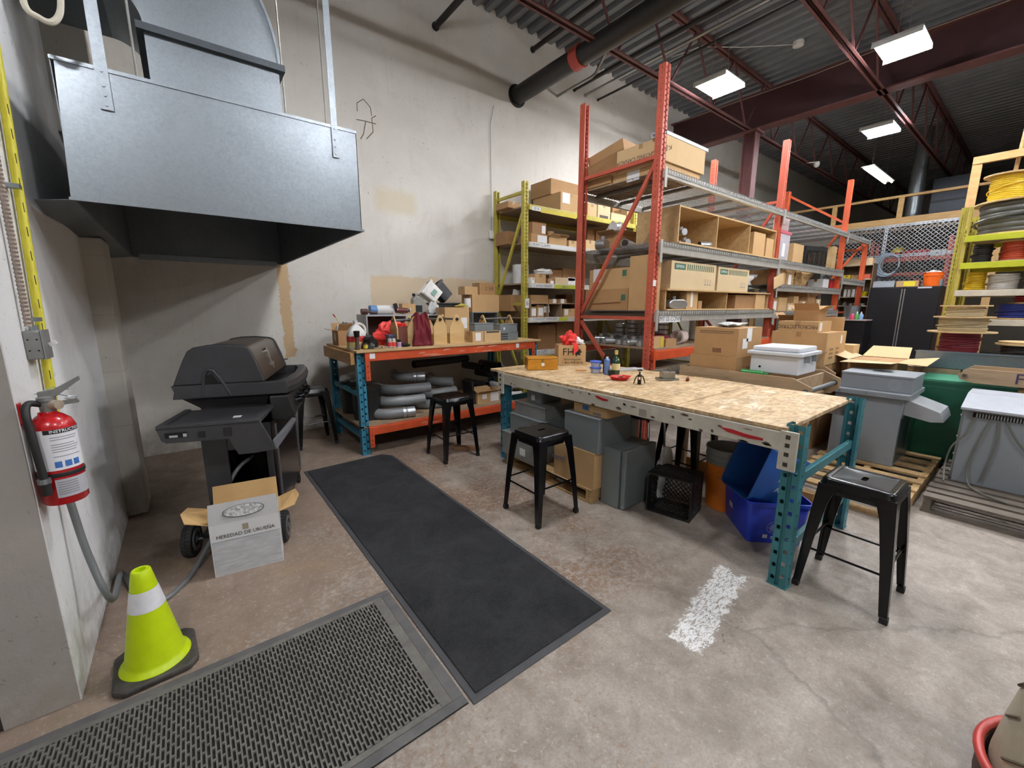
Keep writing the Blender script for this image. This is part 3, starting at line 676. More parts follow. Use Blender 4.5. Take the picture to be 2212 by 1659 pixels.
# firebox and rim
def loft(secs): 
    m = MB(); m.grid([[(u0, v0, z), (u1, v0, z), (u1, v1, z), (u0, v1, z)] for (u0, u1, v0, v1, z) in secs], True); n = len(m.v); m.f.append((0, 1, 2, 3)); m.f.append((n-4, n-3, n-2, n-1)); return m
loft([(.04, .40, .26, .99, .80), (.03, .42, .24, 1.0, .90), (-.07, .45, .205, 1.05, .985)]).build('firebox', M_bb, bq, bev=.008)
m = MB(); rimp = [(-.095, .19), (.56, .19), (.60, .35), (.615, .62), (.60, .90), (.56, 1.06), (-.095, 1.06)]
inn = [(-.07, .215), (.50, .215), (.535, .36), (.55, .62), (.535, .89), (.50, 1.035), (-.07, 1.035)]
n = len(rimp)
m.grid([[(*p, .975) for p in inn], [(*p, .975) for p in rimp], [(p[0]+.012, p[1]-.0, 1.02) for p in rimp], [(*p, 1.062) for p in rimp], [(*p, 1.062) for p in inn], [(*p, 1.0) for p in inn]], True)
m.build('rim', M_bl, bq, bev=.006)
MB().prism(inn, 'z', .985, 1.0).build('rim_tray', M_bb, bq)
MB().obox((.52, .60, 1.008), (.05, .16, .012)).build('paper_in_tray', pm('paper', '#dcdad6', .8), bq)
# lid: two cast end caps and a curved centre shell
prof = [(-.088, 1.062), (-.06, 1.13), (-.02, 1.22), (.012, 1.28), (.045, 1.302), (.12, 1.316), (.22, 1.318), (.32, 1.308), (.35, 1.294), (.365, 1.27), (.40, 1.17), (.428, 1.062)]
ip = [(.17+(p[0]-.17)*.965, 1.06+(p[1]-1.06)*.972) for p in prof]
lid = MB().prism(ip, 'y', .24, 1.01).build('lid', M_lid, bq, smooth=True)
for v0 in (.2, 1.01):
    e = MB().prism(prof, 'y', v0, v0+.04).build('end_cap', M_bl, lid, bev=.008)
    vv = v0-.004 if v0 < .5 else v0+.04
    MB().tube([(.075, vv, .985), (.08, vv, 1.06), (.09, vv, 1.13), (.115, vv, 1.16), (.145, vv, 1.15), (.18, vv, 1.09), (.21, vv, 1.02), (.225, vv, .985)], .011, 8).build('hinge_arch', M_bl, lid, smooth=True)
    MB().prism([(.085, .985), (.09, 1.06), (.10, 1.12), (.13, 1.13), (.165, 1.07), (.20, .985)], 'y', vv-.001, vv+.003).build('hinge_recess', M_dark, lid)
# chrome badge on the front of the lid
bx = MB()
fr = frame((.391, .60, 1.165), (0, 1, 0), (-.30, 0, .95))
for a in ((0, 0, .02, .13), (0, -.03, .11, .022), (0, .035, .06, .03)):
    b = MB().box(a[0]-a[2]/2, a[0]+a[2]/2, a[1]-a[3]/2, a[1]+a[3]/2, 0, .01).xf(fr); bx.add(b.v, b.f)
b = MB().cyl((0, .065, 0), (0, .065, .014), .028, n=16).xf(fr); bx.add(b.v, b.f)
bx.build('badge', pm('badge_metal', '#cfcdc8', .32, .9), lid)
# sloping control panel with knobs
cp = MB().prism([(.45, .80), (.545, .79), (.60, .83), (.565, .965), (.45, .965)], 'y', .17, 1.02).build('control_panel', M_bb, bq, bev=.008)
for v in (.32, .45, .60, .76):
    fr = frame((.586, v, .895), (0, 1, 0), (-.25, 0, .95)); k = MB().cyl((0, 0, 0), (0, 0, .012), .034, n=20).xf(fr).build('knob_bezel', pm('chrome_dark', '#6a6a6c', .2, .9), cp, smooth=True)
    MB().cyl((0, 0, .012), (0, 0, .045), .026, .022, n=20).xf(fr).build('knob', M_blk, cp, smooth=True)
# side shelf (near end) with raised rim, slotted fascia and the wing under the control panel
sh = MB().box(-.04, .47, -.22, .20, .880, .898).build('side_shelf', M_bl, bq, bev=.006)
MB().box(-.04, .47, -.22, -.185, .898, .907).box(-.04, -.005, -.185, .20, .898, .907).box(.425, .47, -.185, .20, .898, .907).build('shelf_rim', M_bl, sh, bev=.004)
f = sheet([(-.04, -.22, .90), (.465, -.22, .90), (.54, -.22, .71), (.42, -.22, .70), (.34, -.22, .70), (.30, -.22, .80), (.0, -.22, .805), (-.022, -.22, .82)], .018, (0, 1, 0)).build('shelf_fascia', M_bl, sh, bev=.004)
MB().box(.0, .105, -.2225, -.2195, .835, .865).build('fascia_slot', M_dark, sh)
MB().box(.02, .06, -.2232, -.2215, .838, .85).box(.085, .103, -.2232, -.2215, .838, .856).build('fascia_glint', pm('label_grey', '#b9b9be', .5), sh)
MB().box(.28, .32, -.2235, -.2195, .82, .87).box(.155, .19, -.2235, -.2195, .825, .86).build('fascia_latch', pm('latch_dark', '#17171b', .5), sh)
sheet([(.525, -.215, .76), (.54, -.215, .71), (.575, .12, .74), (.60, .17, .79), (.58, .17, .80)], .010, (-.3, 0, .9)).build('wing_tray', pm('tray_grey', '#5a5b5e', .4), bq)
MB().box(.30, .34, -.10, -.06, .898, .901).build('paper_scrap', pm('paper', '#dcdad6', .8), sh)
# far side shelf, seen past the hood, with a long fork lying on it
MB().box(.0, .46, 1.06, 1.40, .88, .90).build('side_shelf', M_bl, bq, bev=.006)
MB().prism([(1.06, .96), (1.30, .90), (1.32, .80), (1.2, .72), (1.06, .72)], 'x', .40, .425).build('shelf_bracket', M_bb, bq)
tag(MB().cyl((0, -.12, 0), (0, .12, .01), .005, n=8).box(-.012, .012, .12, .17, .004, .012).build('barbecue_fork', pm('dark_steel', '#3c3a38', .4, .6), loc=(.58, 4.24, 1.07), rz=-.9), 'thin dark barbecue tool sticking out past the hood of the barbecue', 'tool')

# ================================================================== wine carton standing open on the floor
a, b = G(466, 1248), G(613, 1210); W_ = .352; D_ = .25; H_ = .322
wc = T('wine_carton', 'open white wine carton with printed vineyard picture in front of the barbecue', 'box', ((a.x+b.x)/2, (a.y+b.y)/2, 0), rz=atan2(b.y-a.y, b.x-a.x))
M_kraft = pm('carton_inside', '#c9a46e', .8, 0, '#b8925c', 5, .5)
q = NT('carton_print'); n = q.noise(9, 6, .7, .5, vec=q.map((1, 1, 5))); q.set('Base Color', q.mix(q.ramp(n, .35, .7), lin('#c9cacc'), lin('#a9abad'))); q.set('Roughness', .65); M_print = q.m
M_cw = pm('carton_white', '#d9d9da', .6, 0, '#cfcfd1', 20, .3); M_cg = pm('carton_grey_flap', '#b5b3b2', .6, 0, '#a9a7a6', 30, .4)
w = W_/2
MB().box(-w, w, 0, .005, 0, H_).build('front_panel', M_cw, wc)
MB().box(-w, w, D_-.005, D_, 0, H_).box(-w, -w+.005, .005, D_-.005, 0, H_).box(w-.005, w, .005, D_-.005, 0, H_).build('side_walls', M_cw, wc)
MB().box(-w+.005, w-.005, .005, D_-.005, .002, .008).build('carton_base', M_kraft, wc)
MB().box(-w+.005, w-.005, D_-.0065, D_-.005, .01, H_).box(-w+.005, -w+.0065, .005, D_-.007, .01, H_).box(w-.0065, w-.005, .005, D_-.007, .01, H_).build('inner_lining', M_kraft, wc)
sheet([(-w, 0, H_), (w, 0, H_), (w-.004, .03, H_+.115), (-w+.004, .03, H_+.115)], .004, (0, 1, -.2)).build('flap', M_cg, wc)
sheet([(-w, D_, H_), (w, D_, H_), (w-.003, D_+.035, H_+.13), (-w+.003, D_+.035, H_+.13)], .004, (0, 1, -.2)).build('flap', M_kraft, wc)
sheet([(-w, .01, H_), (-w, D_-.01, H_), (-w-.115, D_-.05, H_+.055), (-w-.135, D_/2-.02, H_+.06), (-w-.11, .03, H_+.03)], .004, (-.3, 0, 1)).build('flap', M_kraft, wc)
sheet([(w, .01, H_), (w, D_-.01, H_), (w+.10, D_-.05, H_+.05), (w+.12, D_/2-.02, H_+.045), (w+.09, .02, H_+.02)], .004, (.3, 0, 1)).build('flap', M_kraft, wc)
MB().box(-w+.004, w-.004, -.0012, 0, .004, .215).build('picture_print', M_print, wc)
MB().box(-w+.004, w-.004, -.0018, -.0012, .214, .217).build('picture_edge', pm('grey_print', '#8b8b90', .6), wc)
text('HEREDAD DE URUE\u00d1A', .031, pm('brown_print', '#4b4038', .6), wc, frame((0, -.0016, .243), (1, 0, 0), (0, 0, 1)), stretch=.93)
MB().box(-.015, .015, -.0016, 0, .262, .300).build('crest_print', pm('tan_print', '#a49a84', .6), wc)
fr = frame((0, .0105, H_+.058), (1, 0, 0), (0, .25, .97)); M_el = pm('grey_print', '#8b8b90', .6)
e = MB(); nn = 40
for r0, r1, z in ((1, .95, .0035), ):
    e.grid([[(r_*.105*cos(2*pi*k/nn), r_*.036*sin(2*pi*k/nn), z) for k in range(nn)] for r_ in (r0, r1)], True)
e.xf(fr).build('oval_outline', pm('dark_print', '#4d4b49', .6), wc)
e = MB().lathe([(.001, .003), (.099, .003)], nn, cap=False).xf(fr @ Matrix.Diagonal((1, .32, 1, 1))).build('oval_picture', pm('oval_print', '#8e8d8b', .7, 0, '#cfcfcd', 60, 1, lo=.4, hi=.6), wc)
# ================================================================== perforated posts, beams, racks
def perf(m, O, U, w, h, cols, hw, hh, pitch, start, stag=0):
    """sheet of width w along U and height h with a row of holes in each column"""
    O = Vector(O); U = Vector(U)
    for ci, (c0, c1) in enumerate(zip([0]+list(cols), list(cols)+[w])): pass
    edges = []; last = 0
    for ci, c in enumerate(cols):
        if c-hw/2 > last: m.add([O+U*last, O+U*(c-hw/2), O+U*(c-hw/2)+Vector((0, 0, h)), O+U*last+Vector((0, 0, h))], [(0, 1, 2, 3)])
        z = start+(stag if ci % 2 else 0); zl = 0
        while z+hh < h-.005:
            a, b = O+U*(c-hw/2), O+U*(c+hw/2)
            m.add([a+Vector((0, 0, zl)), b+Vector((0, 0, zl)), b+Vector((0, 0, z)), a+Vector((0, 0, z))], [(0, 1, 2, 3)]); zl = z+hh; z += pitch
        a, b = O+U*(c-hw/2), O+U*(c+hw/2); m.add([a+Vector((0, 0, zl)), b+Vector((0, 0, zl)), b+Vector((0, 0, h)), a+Vector((0, 0, h))], [(0, 1, 2, 3)])
        last = c+hw/2
    m.add([O+U*last, O+U*w, O+U*w+Vector((0, 0, h)), O+U*last+Vector((0, 0, h))], [(0, 1, 2, 3)])
def post(h, w=.08, d=.07, hw=.016, hh=.018, pitch=.0762, stag=.02, side=True, inset=.022):
    """open channel post, perforated face towards -y, centred on x"""
    m = MB(); x0, x1 = -w/2, w/2; g = .010
    perf(m, (x0, 0, 0), (1, 0, 0), w/2-g, h, [inset], hw, hh, pitch, .04)
    perf(m, (g, 0, 0), (1, 0, 0), w/2-g, h, [w/2-g-inset], hw, hh, pitch, .04+stag)
    for a, b in (((-g, 0), (-g+.003, .012)), ((-g+.003, .012), (g-.003, .012)), ((g-.003, .012), (g, 0))):
        m.add([(a[0], a[1], 0), (b[0], b[1], 0), (b[0], b[1], h), (a[0], a[1], h)], [(0, 1, 2, 3)])
    for xx in (x0, x1):
        if side: perf(m, (xx, 0, 0), (0, 1, 0), d, h, [d*.5], .009, .012, pitch, .05)
        else: m.add([(xx, 0, 0), (xx, d, 0), (xx, d, h), (xx, 0, h)], [(0, 1, 2, 3)])
        s = 1 if xx < 0 else -1; m.add([(xx, d, 0), (xx+s*.018, d, 0), (xx+s*.018, d, h), (xx, d, h)], [(0, 1, 2, 3)])
    m.box(x0-.005, x1+.005, -.003, d+.003, 0, .006)
    return m
def put(m, x, y, rz=0, z=0): return m.xf(Matrix.Translation((x, y, z)) @ Matrix.Rotation(rz, 4, 'Z'))
M_blue = pm('rack_blue', '#3f8aa3', .42, .15, '#2f6d86', 7, .6); M_teal = pm('rack_teal', '#3d7f86', .42, .15, '#2f666f', 7, .6)
M_orange = pm('beam_orange', '#d2552c', .45, .1, '#a9401f', 9, .6); M_cream = pm('beam_cream', '#cfcabb', .5, .05, '#a7a091', 9, .6)
M_rr = pm('rack_red', '#bf5a45', .45, .05, '#a04634', 6, .6); M_ro = pm('rack_bright_orange', '#e2663d', .45, .1, '#c2532f', 6, .5)
M_ry = pm('rack_yellow', '#bdb04a', .45, .05, '#958a38', 6, .6); M_bg = pm('beam_grey', '#b4b1a8', .45, .25, '#8f8c84', 8, .6)
M_osb = osb_mat(); M_ply = wood('plywood', '#c8aa7c', '#b08e5e', 2, (1, 7, 7)); M_pine = wood('pine', '#c79a5e', '#a87a42', 3, (9, 1.2, 9)); M_oldw = wood('old_board', '#a08a70', '#7f6a52', 3, (1, 8, 8))
M_wire = galv('zinc_wire', '#a7a9a8', '#83868a', .4)
M_paper = pm('paper', '#dcdad6', .8); M_stick = pm('sticker_white', '#e4e4e2', .6, 0, '#c9c9c8', 60, .5)
def beam_x(x0, x1, yf, z0, z1, th=.045): return MB().box(x0, x1, yf, yf+th, z0, z1).box(x0, x1, yf+.010, yf+th, z1, z1+.010)
def rnd_marks(x0, x1, yf, z0, z1, n, seed, mx=.10, mz=.02):
    r = random.Random(seed); m = MB()
    for _ in range(n):
        x = r.uniform(x0, x1); z = r.uniform(z0+.005, z1-.02); w = r.uniform(.02, mx); h = r.uniform(.004, mz)
        m.prism([(x, z), (x+w*.6, z+h*.2), (x+w, z+h*.5), (x+w*.7, z+h), (x+w*.2, z+h*.8)], 'y', yf-.0012, yf)
    return m
# ------------------------------------------------------------------ workbench against the back wall
wbn = T('workbench', 'orange and blue rack workbench with plywood top along the back wall', 'workbench', (2.55, 4.8, 0))
BX0, BX1, BY0, BY1, BZ = 1.335, 3.765, 4.285, 5.355, 1.12
for x in (BX0+.04, BX1-.04):
    put(post(BZ-.02), x, BY0).build('post', M_blue, wbn, world=True); put(post(BZ-.02), x, BY1, pi).build('post', M_blue, wbn, world=True)
    for z in (.16, .62): MB().box(x-.02, x+.02, BY0+.07, BY1-.07, z, z+.045).build('brace', M_blue, wbn, world=True)
for z0, z1 in ((1.005, 1.095), (.215, .295)):
    for yf in (BY0-.042, BY1-.004):
        b = beam_x(BX0+.07, BX1-.07, yf, z0, z1).build('beam', M_orange, wbn, world=True, bev=.004)
        if yf < 5:
            rnd_marks(BX0+.2, BX1-.3, yf, z0, z1, 12 if z0 > 1 else 3, 3, .22, .022).build('paint_chip', pm('chip_pale', '#d79a80', .6), b, world=True)
            for xx in (BX0+.075, BX1-.075-.04):
                MB().box(xx-.005, xx+.042, yf-.004, yf+.004, z0-.20 if z0 > 1 else z0-.13, z1+.005).build('bracket', M_orange, b, world=True)
                m = MB()
                for k in range(3): m.obox((xx+.018, yf-.0045, z0-.17+k*.06 if z0 > 1 else z0-.1+k*.05), (.006, .002, .022), 0, 0, .4)
                m.build('bracket_slot', M_dark, b, world=True)
b = MB().box(BX0-.015, BX1+.03, BY0-.055, BY1, BZ-.024, BZ).build('top_board', M_ply, wbn, world=True, bev=.003)
MB().box(BX0, BX1-.02, BY0, BY1, .297, .315).build('lower_shelf', M_oldw, wbn, world=True)
MB().box(BX0-.055, BX0-.016, BY0+.02, BY1-.02, .975, BZ-.026).build('end_rail', M_pine, wbn, world=True)
for x, w in ((802, .07), (1118, .05)):
    c = PY(x, 752, BY0-.045); MB().box(c.x-w/2, c.x+w/2, BY0-.0445, BY0-.043, 1.03, 1.085).build('sticker', M_stick, wbn, world=True)
# ------------------------------------------------------------------ plywood table
tb = T('work_table', 'plywood topped rack table with teal legs and cream beams', 'table', (3.05, 2.05, 0))
TX0, TX1, TY0, TY1, TZ = 2.475, 3.60, .70, 3.37, .93
for x, rz in ((TX0, -pi/2), (TX1, pi/2)):
    for y in (TY0+.045, TY1-.045):
        hgt = .945 if y < 2 else .925
        put(post(hgt, .09, .075, .019, .022), x, y, rz).build('post', M_teal if y < 2 else M_blue, tb, world=True)
    xf_ = TX0-.042 if x < 3 else TX1-.003
    m = MB().box(xf_, xf_+.045, TY0+.09, TY1-.09, .80, .905)
    b = m.build('beam', M_cream, tb, world=True, bev=.004)
    if x < 3:
        m = MB(); r = random.Random(5)
        for k in range(26):
            y = r.uniform(TY0+.12, TY1-.15); z = r.choice((.803, .815, .88, .86, r.uniform(.81, .88))); w = r.uniform(.012, .06); h = r.uniform(.004, .02)
            m.prism([(y, z), (y+w*.6, z-h*.1), (y+w, z+h*.5), (y+w*.55, z+h), (y+w*.1, z+h*.7)], 'x', xf_-.0012, xf_)
        m.build('rust_chip', pm('rust', '#5d4a3b', .8), b, world=True)
        for y, z, w, h in ((1.0, .845, .24, .032), (2.02, .872, .13, .03)):
            MB().prism([(y-w/2, z-h*.3), (y-w*.2, z-h*.5), (y+w*.3, z-h*.2), (y+w/2, z+h*.45), (y+w*.2, z+h*.5), (y-w*.1, z+h*.2), (y-w/2, z+h*.1)], 'x', xf_-.002, xf_-.0005).build('torn_red_tape', pm('red_tape', '#b32025', .5), b, world=True)
        MB().box(xf_-.0015, xf_, 1.62, 1.68, .81, .86).build('grey_patch', pm('patch_grey', '#9d978a', .7), b, world=True)
        for y in (TY0+.06, TY1-.06):
            br = MB().box(xf_-.004, xf_+.012, y-.045, y+.04, .70, .915).build('bracket', M_cream, b, world=True, bev=.003)
            m = MB()
            for zz in (.885, .84, .79, .735): m.box(xf_-.0052, xf_-.003, y-.01, y+.012, zz-.012, zz+.010)
            m.build('bracket_slot', pm('rust_dark', '#3f342c', .8), b, world=True)
for y in (TY0+.02, TY1-.045):
    for z in (.20, .60): MB().box(TX0+.07, TX1-.07, y, y+.028, z, z+.055).build('brace', M_teal if y < 2 else M_blue, tb, world=True, bev=.003)
for y0, y1, dz in ((.775, 1.42, 0), (1.424, 1.93, .002), (1.934, 3.50, -.002)):
    MB().box(TX0-.035, TX1+.02, y0, y1, TZ-.022+dz, TZ+dz).build('top_board', M_osb, tb, world=True, bev=.002)
# ------------------------------------------------------------------ red pallet rack, three bays
def wire_deck(x0, x1, y0, y1, z):
    m = MB(); n = int((x1-x0)/.05); 
    for k in range(n+1):
        x = x0+(x1-x0)*k/n; m.box(x-.003, x+.003, y0, y1, z, z+.006); m.box(x-.003, x+.003, y0-.006, y0, z-.045, z+.006)
    k = y0+.05
    while k < y1: m.box(x0, x1, k-.0025, k+.0025, z-.005, z); k += .1
    m.box(x0, x1, y0-.008, y0-.003, z-.046, z-.041)
    return m
def deck_bars(x0, x1, y0, y1, z, n=3):
    m = []
    for k in range(n):
        x = x0+(x1-x0)*(k+.5)/n; m.append(MB().box(x-.025, x+.025, y0, y1, z-.035, z-.006))
    return m
rk = T('pallet_rack', 'tall red pallet rack with grey beams and wire decks behind the table', 'rack', (7.3, 3.3, 0))
RX = [4.10, 7.26, 10.42, 12.04]; RYF, RYB, RH = 2.72, 3.87, 3.95
for i, x in enumerate(RX):
    M_ = M_ro if i >= 2 else M_rr; RH = 3.95 if i < 3 else 2.98
    put(post(RH, .085, .08, .013, .016, .0508, .0254), x, RYF).build('post', M_, rk, world=True); put(post(RH, .085, .08, .013, .016, .0508, .0254), x, RYB, pi).build('post', M_, rk, world=True)
    zt = PX(1340, 363, RX[0]).z; zl = PX(1330, 686, RX[0]).z
    for z in (zt if i < 3 else 2.8, zl, .2): MB().bar((x, RYF+.08, z), (x, RYB-.08, z), .035, .04).build('brace', M_, rk, world=True)
    for a, b in (((RYB-.08, zl+.05), (RYF+.08, min(zt, RH)-.05)), ((RYB-.08, zl-.06), (RYF+.08, .3)), ((RYF+.08, zt+.08), (RYB-.08, 3.85)) if i == 2 else ((RYB-.08, .3), (RYF+.08, .22))):
        MB().bar((x+.002, a[0], a[1]), (x+.002, b[0], b[1]), .03, .04).build('diagonal_brace', M_, rk, world=True)
LV = [[(2.885, 2.955, M_bg), (2.125, 2.235, M_bg), (1.39, 1.495, M_bg), (.96, 1.06, M_orange)], [(2.885, 2.955, M_bg), (2.14, 2.245, M_bg), (1.795, 1.885, M_bg), (1.375, 1.465, M_bg)], [(2.885, 2.955, M_bg), (2.0, 2.1, M_bg)]]
for i, lv in enumerate(LV):
    x0, x1 = RX[i]+.045, RX[i+1]-.045
    for j, (z0, z1, mt) in enumerate(lv):
        for yf in (RYF-.04, RYB-.005):
            b = beam_x(x0-.03, x1+.03, yf, z0, z1).build('beam', mt, rk, world=True, bev=.004)
            if yf < 3:
                for xx in (x0-.05, x1+.005): MB().box(xx, xx+.04, yf-.004, yf+.006, z0-.10, z1+.03).build('bracket', mt, b, world=True)
        if i == 0 and j == 3: MB().box(x0, x1, RYF-.02, RYB, z1+.012, z1+.032).build('shelf_board', M_oldw, rk, world=True)
        else:
            for (s0, s1) in ((0, .498), (.502, 1)):
                a, b = x0+(x1-x0)*s0, x0+(x1-x0)*s1
                w = wire_deck(a, b, RYF-.045, RYB, z1+.012).build('wire_deck', M_wire, rk, world=True)
                for q_ in deck_bars(a, b, RYF, RYB, z1+.012): q_.build('support_channel', pm('channel_grey', '#77736c', .5, .3), w, world=True)
RZ = [[l[1]+.020 for l in lv] for lv in LV]; RZ[0][3] = 1.093
c = PX(1415, 611, RX[0]); MB().box(RX[0]-.045, RX[0]+.01, RYF-.003, RYF-.001, c.z-.035, c.z+.03).build('sticker', M_stick, rk, world=True)
# hand lettered labels on the beams
def beam_label(txt, xa, xb, yc, yf, parent, size=.05, h=.055, mat=None):
    a, b = PY(xa, yc, yf), PY(xb, yc, yf); z = (a.z+b.z)/2
    l = MB().box(a.x, b.x, yf-.0015, yf-.0002, z-h/2, z+h/2).build('label_strip', mat or M_stick, parent, world=True)
    if txt:
        I = MW[parent.name].inverted(); text(txt, size, pm('marker_ink', '#55575e', .6), l, I @ frame(((a.x+b.x)/2, yf-.002, z), (1, 0, 0), (0, 0, 1)))
beam_label('SMT SS CONN', 1424, 1469, 689, RYF-.041, rk, .075, .075)
# ------------------------------------------------------------------ yellow shelving rack against the wall
yr = T('shelving_rack', 'yellow shelving rack against the back wall behind the workbench', 'rack', (6.5, 5.2, 0))
YX = [4.02, 6.55, 9.08]; YF, YB, YH = 4.83, 5.58, 3.30
for x in YX:
    put(post(YH, .075, .07, .010, .028, .0508, 0), x, YF).build('post', M_ry, yr, world=True); put(post(YH, .075, .07, .010, .028, .0508, 0), x, YB, pi).build('post', M_ry, yr, world=True)
    for z in (PX(1100, 425, 4.02).z, PX(1110, 657, 4.02).z, .3): MB().bar((x, YF+.07, z), (x, YB-.07, z), .03, .04).build('brace', M_ry, yr, world=True)
    MB().bar((x, YF+.07, PX(1130, 455, 4.02).z), (x, YB-.07, PX(1080, 640, 4.02).z), .03, .04).build('diagonal_brace', M_ry, yr, world=True)
    MB().bar((x, YB-.07, 1.48), (x, YF+.07, .4), .03, .04).build('diagonal_brace', M_ry, yr, world=True)
YZ = [2.995, 2.485, 1.905, 1.395, .885, .30]
for i in (0, 1):
    for j, z in enumerate(YZ):
        mt = M_ry if j in (0, ) else M_cream
        for yf in (YF-.035, YB): MB().box(YX[i]+.03, YX[i+1]-.03, yf, yf+.035, z-.075, z-.002).build('beam', mt, yr, world=True, bev=.003)
        MB().box(YX[i]+.03, YX[i+1]-.03, YF, YB, z-.02, z).build('shelf_board', M_oldw, yr, world=True)
yl = YF-.036; M_gl = pm('label_lime', '#b9bf3a', .6)
for a in (('30 A', 1149, 1168, 451, M_stick), ('', 1168, 1245, 462, pm('label_yellow', '#cdb92f', .6)), ('BEAM CLAMPS', 1149, 1190, 530, M_stick), ('', 1190, 1246, 536, M_stick), ('1 HOLE STRAPS', 1148, 1197, 618, M_stick), ('H61 0', 1198, 1243, 620, M_gl), ('CONDUIT HANGERS', 1148, 1207, 689, M_stick), ('', 1207, 1226, 689, M_gl), ('# CLIPSY', 1160, 1186, 759, M_stick)):
    beam_label(a[0], a[1], a[2], a[3], yl, yr, .055, .055, a[4])
c = PY(1139, 655, YF-.002); MB().box(c.x-.04, c.x+.035, YF-.004, YF-.001, c.z-.07, c.z+.07).build('post_sticker', M_stick, yr, world=True)
text('b', .08, pm('blue_ink', '#2d3f74', .6), yr, MW[yr.name].inverted() @ frame((c.x, YF-.005, c.z), (1, 0, 0), (0, 0, 1)))
# ================================================================== cartons
KR = [pm('kraft_a', '#bd9a6c', .8, 0, '#ad8a5c', 5, .5), pm('kraft_b', '#ab855a', .8, 0, '#98744b', 5, .5), pm('kraft_c', '#c8aa7e', .8, 0, '#b99a6c', 5, .4), pm('kraft_d', '#9a744d', .8, 0, '#865f3c', 5, .5), pm('kraft_pale', '#cfb892', .8, 0, '#bda47c', 5, .4)]
M_tape = pm('packing_tape', '#a5835a', .35); M_flapin = pm('carton_inner', '#a27d52', .85)
M_brownink = pm('brown_print', '#4b4038', .6); M_ink = pm('black_print', '#1d1c1a', .6)
M_green = pm('green_print', '#3d6b57', .6)
def carton(x0, x1, y0, y1, z0, z1, label, k=0, rz=0, tape=True, stick=None, opened=False, group=None, name='cardboard_box', flaps=True, seed=None, parts=None, cat='box'):
    """closed or open carton; stick: list of (face, u, v, w, h) with face f (-y) or s (-x), fractions of the face"""
    cx_, cy_ = (x0+x1)/2, (y0+y1)/2; w, d, h = (x1-x0)/2, (y1-y0)/2, z1-z0
    t = T(name, label, cat, (cx_, cy_, z0), rz, group); M_ = KR[k] if isinstance(k, int) else k
    if opened:
        th = .004
        MB().box(-w, w, -d, -d+th, 0, h).box(-w, w, d-th, d, 0, h).box(-w, -w+th, -d+th, d-th, 0, h).box(w-th, w, -d+th, d-th, 0, h).box(-w+th, w-th, -d+th, d-th, 0, th).build('body', M_, t)
        f = min(w, d)*.75; r = random.Random(seed or int(x0*1000))
        for (p, q_, o) in (((-w, -d), (w, -d), (0, -1)), ((-w, d), (w, d), (0, 1)), ((-w, -d), (-w, d), (-1, 0)), ((w, -d), (w, d), (1, 0))):
            a = r.uniform(.1, 1.0); ox, oy, oz = o[0]*f*cos(a), o[1]*f*cos(a), f*sin(a)
            sheet([(p[0], p[1], h), (q_[0], q_[1], h), (q_[0]*.96+ox, q_[1]*.96+oy, h+oz), (p[0]*.96+ox, p[1]*.96+oy, h+oz)], .004, (0, 0, 1)).build('flap', M_, t)
    else:
        MB().box(-w, w, -d, d, 0, h-.003).build('body', M_, t)
        g = .0015
        if w >= d: fl = ((-w, w, -d, -g), (-w, w, g, d))
        else: fl = ((-w, -g, -d, d), (g, w, -d, d))
        for f in fl: MB().box(f[0], f[1], f[2], f[3], h-.003, h).build('flap', M_, t)
        if tape:
            tw = min(.025, w*.3, d*.3)
            if w >= d: MB().box(-w-.0008, w+.0008, -tw, tw, h-.05*min(1, h/.1), h+.0008).build('tape', M_tape, t)
            else: MB().box(-tw, tw, -d-.0008, d+.0008, h-.05*min(1, h/.1), h+.0008).build('tape', M_tape, t)
    for s in (stick or ()):
        f, u, v, sw, sh = s[:5]; mt = s[5] if len(s) > 5 else M_stick
        if f == 'f': MB().box(-w+2*w*u-sw/2, -w+2*w*u+sw/2, -d-.0012, -d-.0002, h*v-sh/2, h*v+sh/2).build('sticker', mt, t)
        else: MB().box(-w-.0012, -w-.0002, -d+2*d*(1-u)-sw/2, -d+2*d*(1-u)+sw/2, h*v-sh/2, h*v+sh/2).build('sticker', mt, t)
    t['_s'] = 0; del t['_s']
    return t
def ctext(t, s, size, w, d, h, face, u, v, mat=None, flip=False, stretch=1.0):
    if face == 'f': o, r, up_ = (-w+2*w*u, -d-.0016, h*v), Vector((1, 0, 0)), Vector((0, 0, 1))
    else: o, r, up_ = (-w-.0016, -d+2*d*(1-u), h*v), Vector((0, -1, 0)), Vector((0, 0, 1))
    if flip: r, up_ = -r, -up_
    return text(s, size, mat or M_brownink, t, frame(o, r, up_), stretch=stretch)
def fitY(Y, xl, xr, yt, zb):
    ym = (yt+PYpix(xl, xr, zb, Y))/2
    a, b = PY(xl, ym, Y), PY(xr, ym, Y); return a.x, b.x, PY((xl+xr)/2, yt, Y).z
def PYpix(xl, xr, zb, Y):
    a = PY((xl+xr)/2, 600, Y); b = PY((xl+xr)/2, 700, Y); return 600+100*(zb-a.z)/(b.z-a.z)
def cY(Y, xl, xr, yt, zb, dep, label, zt=None, **kw):
    """carton whose front face stands on plane Y between two pixel columns"""
    x0, x1, z1 = fitY(Y, xl, xr, yt, zb); return carton(x0, x1, Y, Y+dep, zb, max(zt or z1, zb+.03), label, **kw)
